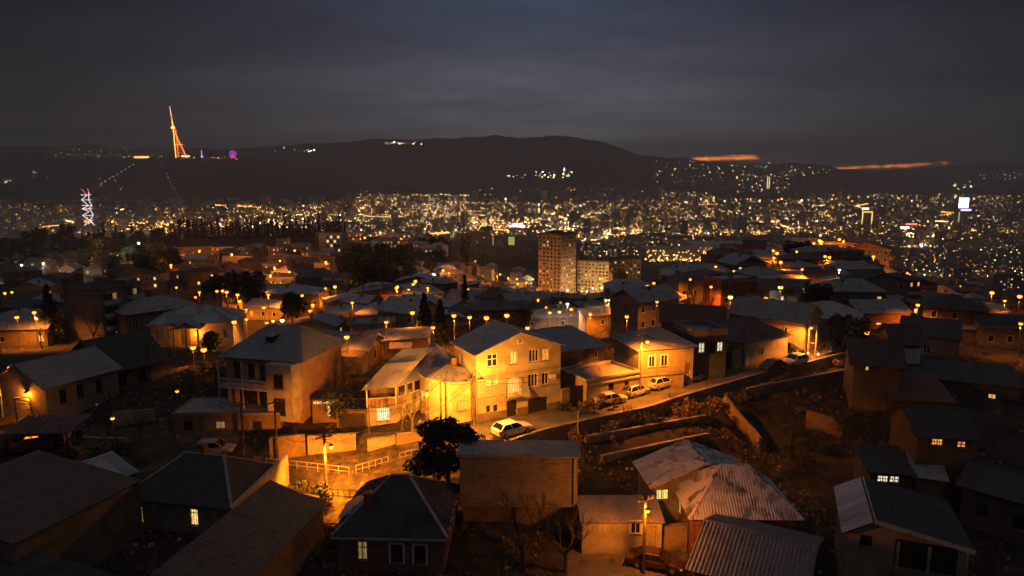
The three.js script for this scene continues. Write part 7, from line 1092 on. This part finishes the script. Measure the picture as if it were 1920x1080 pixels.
// trees near by
{
  const p = onY(840, 935, -3.6), t = thing('pine_tree', 'dark round-headed pine in front of the yellow annex', 'tree', p), r = rng(21), cl = [];
  for (let i = 0; i < 58; i++) { const a = r() * 6.283, e = r(), k = 3.3 * Math.sqrt(r()) * (0.55 + 0.45 * Math.sin(Math.PI * Math.min(1, e * 0.9 + 0.12))); cl.push([Math.cos(a) * k * 1.08 - 0.1, 2.8 + e * 4.7 + (k < 1.2 ? 0.5 : 0), Math.sin(a) * k * 0.9, 0.45 + r() * 0.5]); }
  for (let i = 0; i < 10; i++) cl.push([-2.6 - r() * 1.3, 1.6 + r() * 2.6, (r() - 0.5) * 2, 0.5 + r() * 0.3]);
  meshOf('crown', leafCloud(22, cl, 190, 0.2), LEAF.pine, t); const m = new MB(); m.tube([0, -1, 0], [0.1, 5.2, 0], 0.26, 0.17, 9); m.build('trunk', LEAF.bark, t); const lb = new MB(); for (let i = 0; i < 12; i++) lb.tube([0.05, 3.2 + i * 0.2, 0], cl[i * 4].slice(0, 3), 0.09, 0.04, 5); lb.build('limbs', LEAF.bark, t);
  bareTree('bare_tree', 'bare tree full of lamp light in front of the porch house', onY(772, 812, -1.2), 6.6, 88, undefined, surf('pale bark', [0.34, 0.26, 0.17], T.sheet, 1, { rough: 0.9 }), 0.95);
  bareTree('bare_tree', 'smaller bare tree at the porch house side', onY(752, 806, -1.2), 4.6, 89, undefined, surf('pale bark', [0.34, 0.26, 0.17], T.sheet, 1, { rough: 0.9 }), 1.0);
  [[985, 1085, -5.4, 8, 'reddish bare tree in the dark yard beside the brick house'], [1060, 1080, -5.4, 7, 'reddish bare tree in the dark yard before the block building'], [1690, 1085, -6.4, 5, 'bare tree before the bright fascia house loggia'], [215, 850, -2.6, 3.6, 'bare shrub before the bright garden wall'], [265, 838, -2.6, 4.4, 'bare tree against the bright garden wall'], [330, 842, -2.6, 4, 'bare tree before the frosted flat roof'], [430, 790, -2.4, 4.2, 'bare tree before the balustraded house'], [600, 735, 0, 6.5, 'bare tree beside the balustraded house wall'], [640, 760, -0.5, 6, 'bare tree in the dark gap before the porch house'], [1250, 800, -3.4, 3.4, 'bare bush on the terraces below the street'], [1170, 835, -4, 3.2, 'bare bush on the lower terrace'], [1330, 830, -4.6, 3.6, 'bare bush beside the stepping slope wall'], [1480, 850, -5.6, 4.6, 'bare tree on the dark slope']].forEach(([u, v, y, h, l], i) => { const p = onY(u, v, y); p.y = land(p.x, p.z); bareTree('bare_tree', l, p, h, 130 + i * 7); });
  const bush = (label, u, v, y, w, h, seed, mat = LEAF.bush) => { const p = onY(u, v, y), q = rng(seed), cl = []; p.y = land(p.x, p.z); for (let i = 0; i < 16; i++) cl.push([(q() - 0.5) * w, h * (0.15 + 0.65 * q()), (q() - 0.5) * w * 0.6, h * (0.16 + 0.14 * q())]); const b = thing('evergreen_bush', label, 'bush', p); meshOf('foliage', leafCloud(seed + 1, cl, 110, 0.16), mat, b); const s = new MB(); s.tube([0, -0.4, 0], [0, h * 0.4, 0], 0.06, 0.03, 5); s.build('stem', LEAF.bark, b); };
  bush('dark hedge mass behind the frosted pale shed', 215, 885, -3.2, 9, 2.6, 301); bush('dark hedge under the striped canopy', 90, 862, -3, 8, 2.2, 302); bush('dark bush left of the balustraded house', 395, 735, -0.6, 6, 3.4, 303); bush('ivy covered heap between the two lit houses', 640, 790, -1, 4, 4.2, 304); bush('dark bush at the dark hipped house gable', 590, 960, -4.2, 3, 2.6, 305); bush('tangled bush below the retaining wall', 1120, 825, -3.6, 6, 1.6, 306, LEAF.dry); bush('dry thicket on the terraces', 1290, 800, -3.8, 7, 1.5, 307, LEAF.dry); bush('dark thicket on the unlit slope', 1560, 850, -5.6, 12, 3.2, 308); bush('dark thicket beside the frosted hut', 1660, 830, -4.6, 10, 3, 309); bush('dark bush at the foot of the stepping slope wall', 1450, 880, -5.8, 8, 2.6, 310); bush('dark bush in front of the black sheet gate wall', 1058, 770, 0, 1.6, 0.9, 311); bush('dark hedge before the five-storey block', 215, 660, -8, 9, 4, 312);
}

// ---------- what lies and grows on the open ground: tufts, stones ----------
{
  const r = rng(808), tuft = new MB(); for (let i = 0; i < 9; i++) { const a = r() * 6.28, l = 0.3 + r() * 0.5, b = 0.5 * r(), x = (r() - 0.5) * 0.3, z = (r() - 0.5) * 0.3; tuft.tri([x - 0.03, 0, z], [x + 0.03, 0, z + 0.02], [x + Math.cos(a) * b, l, z + Math.sin(a) * b]); }
  const stone = new THREE.IcosahedronGeometry(0.2, 0), place = (n, geo, mat, name, label, cat, s0, s1) => {
    const im = new THREE.InstancedMesh(geo, mat, n), q = new THREE.Quaternion(), m = new THREE.Matrix4(); let k = 0, guard = 0;
    while (k < n && guard++ < n * 30) { const D = 42 + r() * 78, x = (r() - 0.47) * 1.5 * D, z = -D; if (D > 58) { const e = nearRoad(x, z); if (e[0] > -0.6 && e[3] < 8 && e[2] > -0.2) continue; } if (PAVED.some(([a, b, c, d]) => x > a && x < b && D > c && D < d) && r() < 0.9) continue; if (fbm(x / 5 + 3, z / 5, 3) < 0.45) continue; const s = mix(s0, s1, r() * r()); q.setFromEuler(new THREE.Euler(0, r() * 6.28, 0)); m.compose(V(x, land(x, z) - 0.03, z), q, V(s, s * (0.6 + r() * 0.6), s)); im.setMatrixAt(k, m); const c = 0.5 + r() * 0.7; im.setColorAt(k, lin(c, c * 0.94, c * 0.85)); k++; }
    im.count = k; im.name = name; shadows(im); tag(im, label, cat, null, 'stuff'); scene.add(im);
  };
  const dry = plain('dry grass', [0.17, 0.13, 0.07], 1); dry.side = THREE.DoubleSide;
  place(14000, tuft.geo(), dry, 'dry_grass', 'dry winter grass tufts on the open slopes', 'grass', 0.6, 1.9); place(3500, stone, plain('field stone', [0.28, 0.25, 0.21], 0.95), 'rubble', 'loose stones scattered over the open slopes', 'rubble', 0.4, 1.8);
  // shrubs and creepers along the foot of the road wall
  const C = new THREE.CatmullRomCurve3(ROAD_EDGE); for (let i = 0; i < 26; i++) { const t = 0.06 + 0.9 * (i + r() * 0.8) / 26, p = C.getPointAt(t), d = C.getTangentAt(t), s = V(d.z, 0, -d.x).normalize(), x = p.x - s.x * (0.9 + r() * 2.2), z = p.z - s.z * (0.9 + r() * 2.2), cl = [], h = 0.7 + r() * 1.3; for (let j = 0; j < 7; j++) cl.push([(r() - 0.5) * 2.2, h * (0.2 + 0.6 * r()), (r() - 0.5) * 1.2, h * (0.22 + 0.2 * r())]); const b = thing('wall_shrub', 'scrubby shrub at the foot of the street retaining wall', 'bush', [x, land(x, z), z], r() * 6, 'shrubs along the retaining wall'); meshOf('foliage', leafCloud(900 + i, cl, 60, 0.13), r() < 0.6 ? LEAF.dry : LEAF.bush, b); const k = new MB(); k.tube([0, -0.3, 0], [0, h * 0.5, 0], 0.05, 0.02, 5); k.build('stem', LEAF.bark, b); }
}

// thin night haze over the basin
scene.fog = new THREE.FogExp2(lin(0.9, 0.94, 1), 0.0002);
renderer.render(scene, camera);
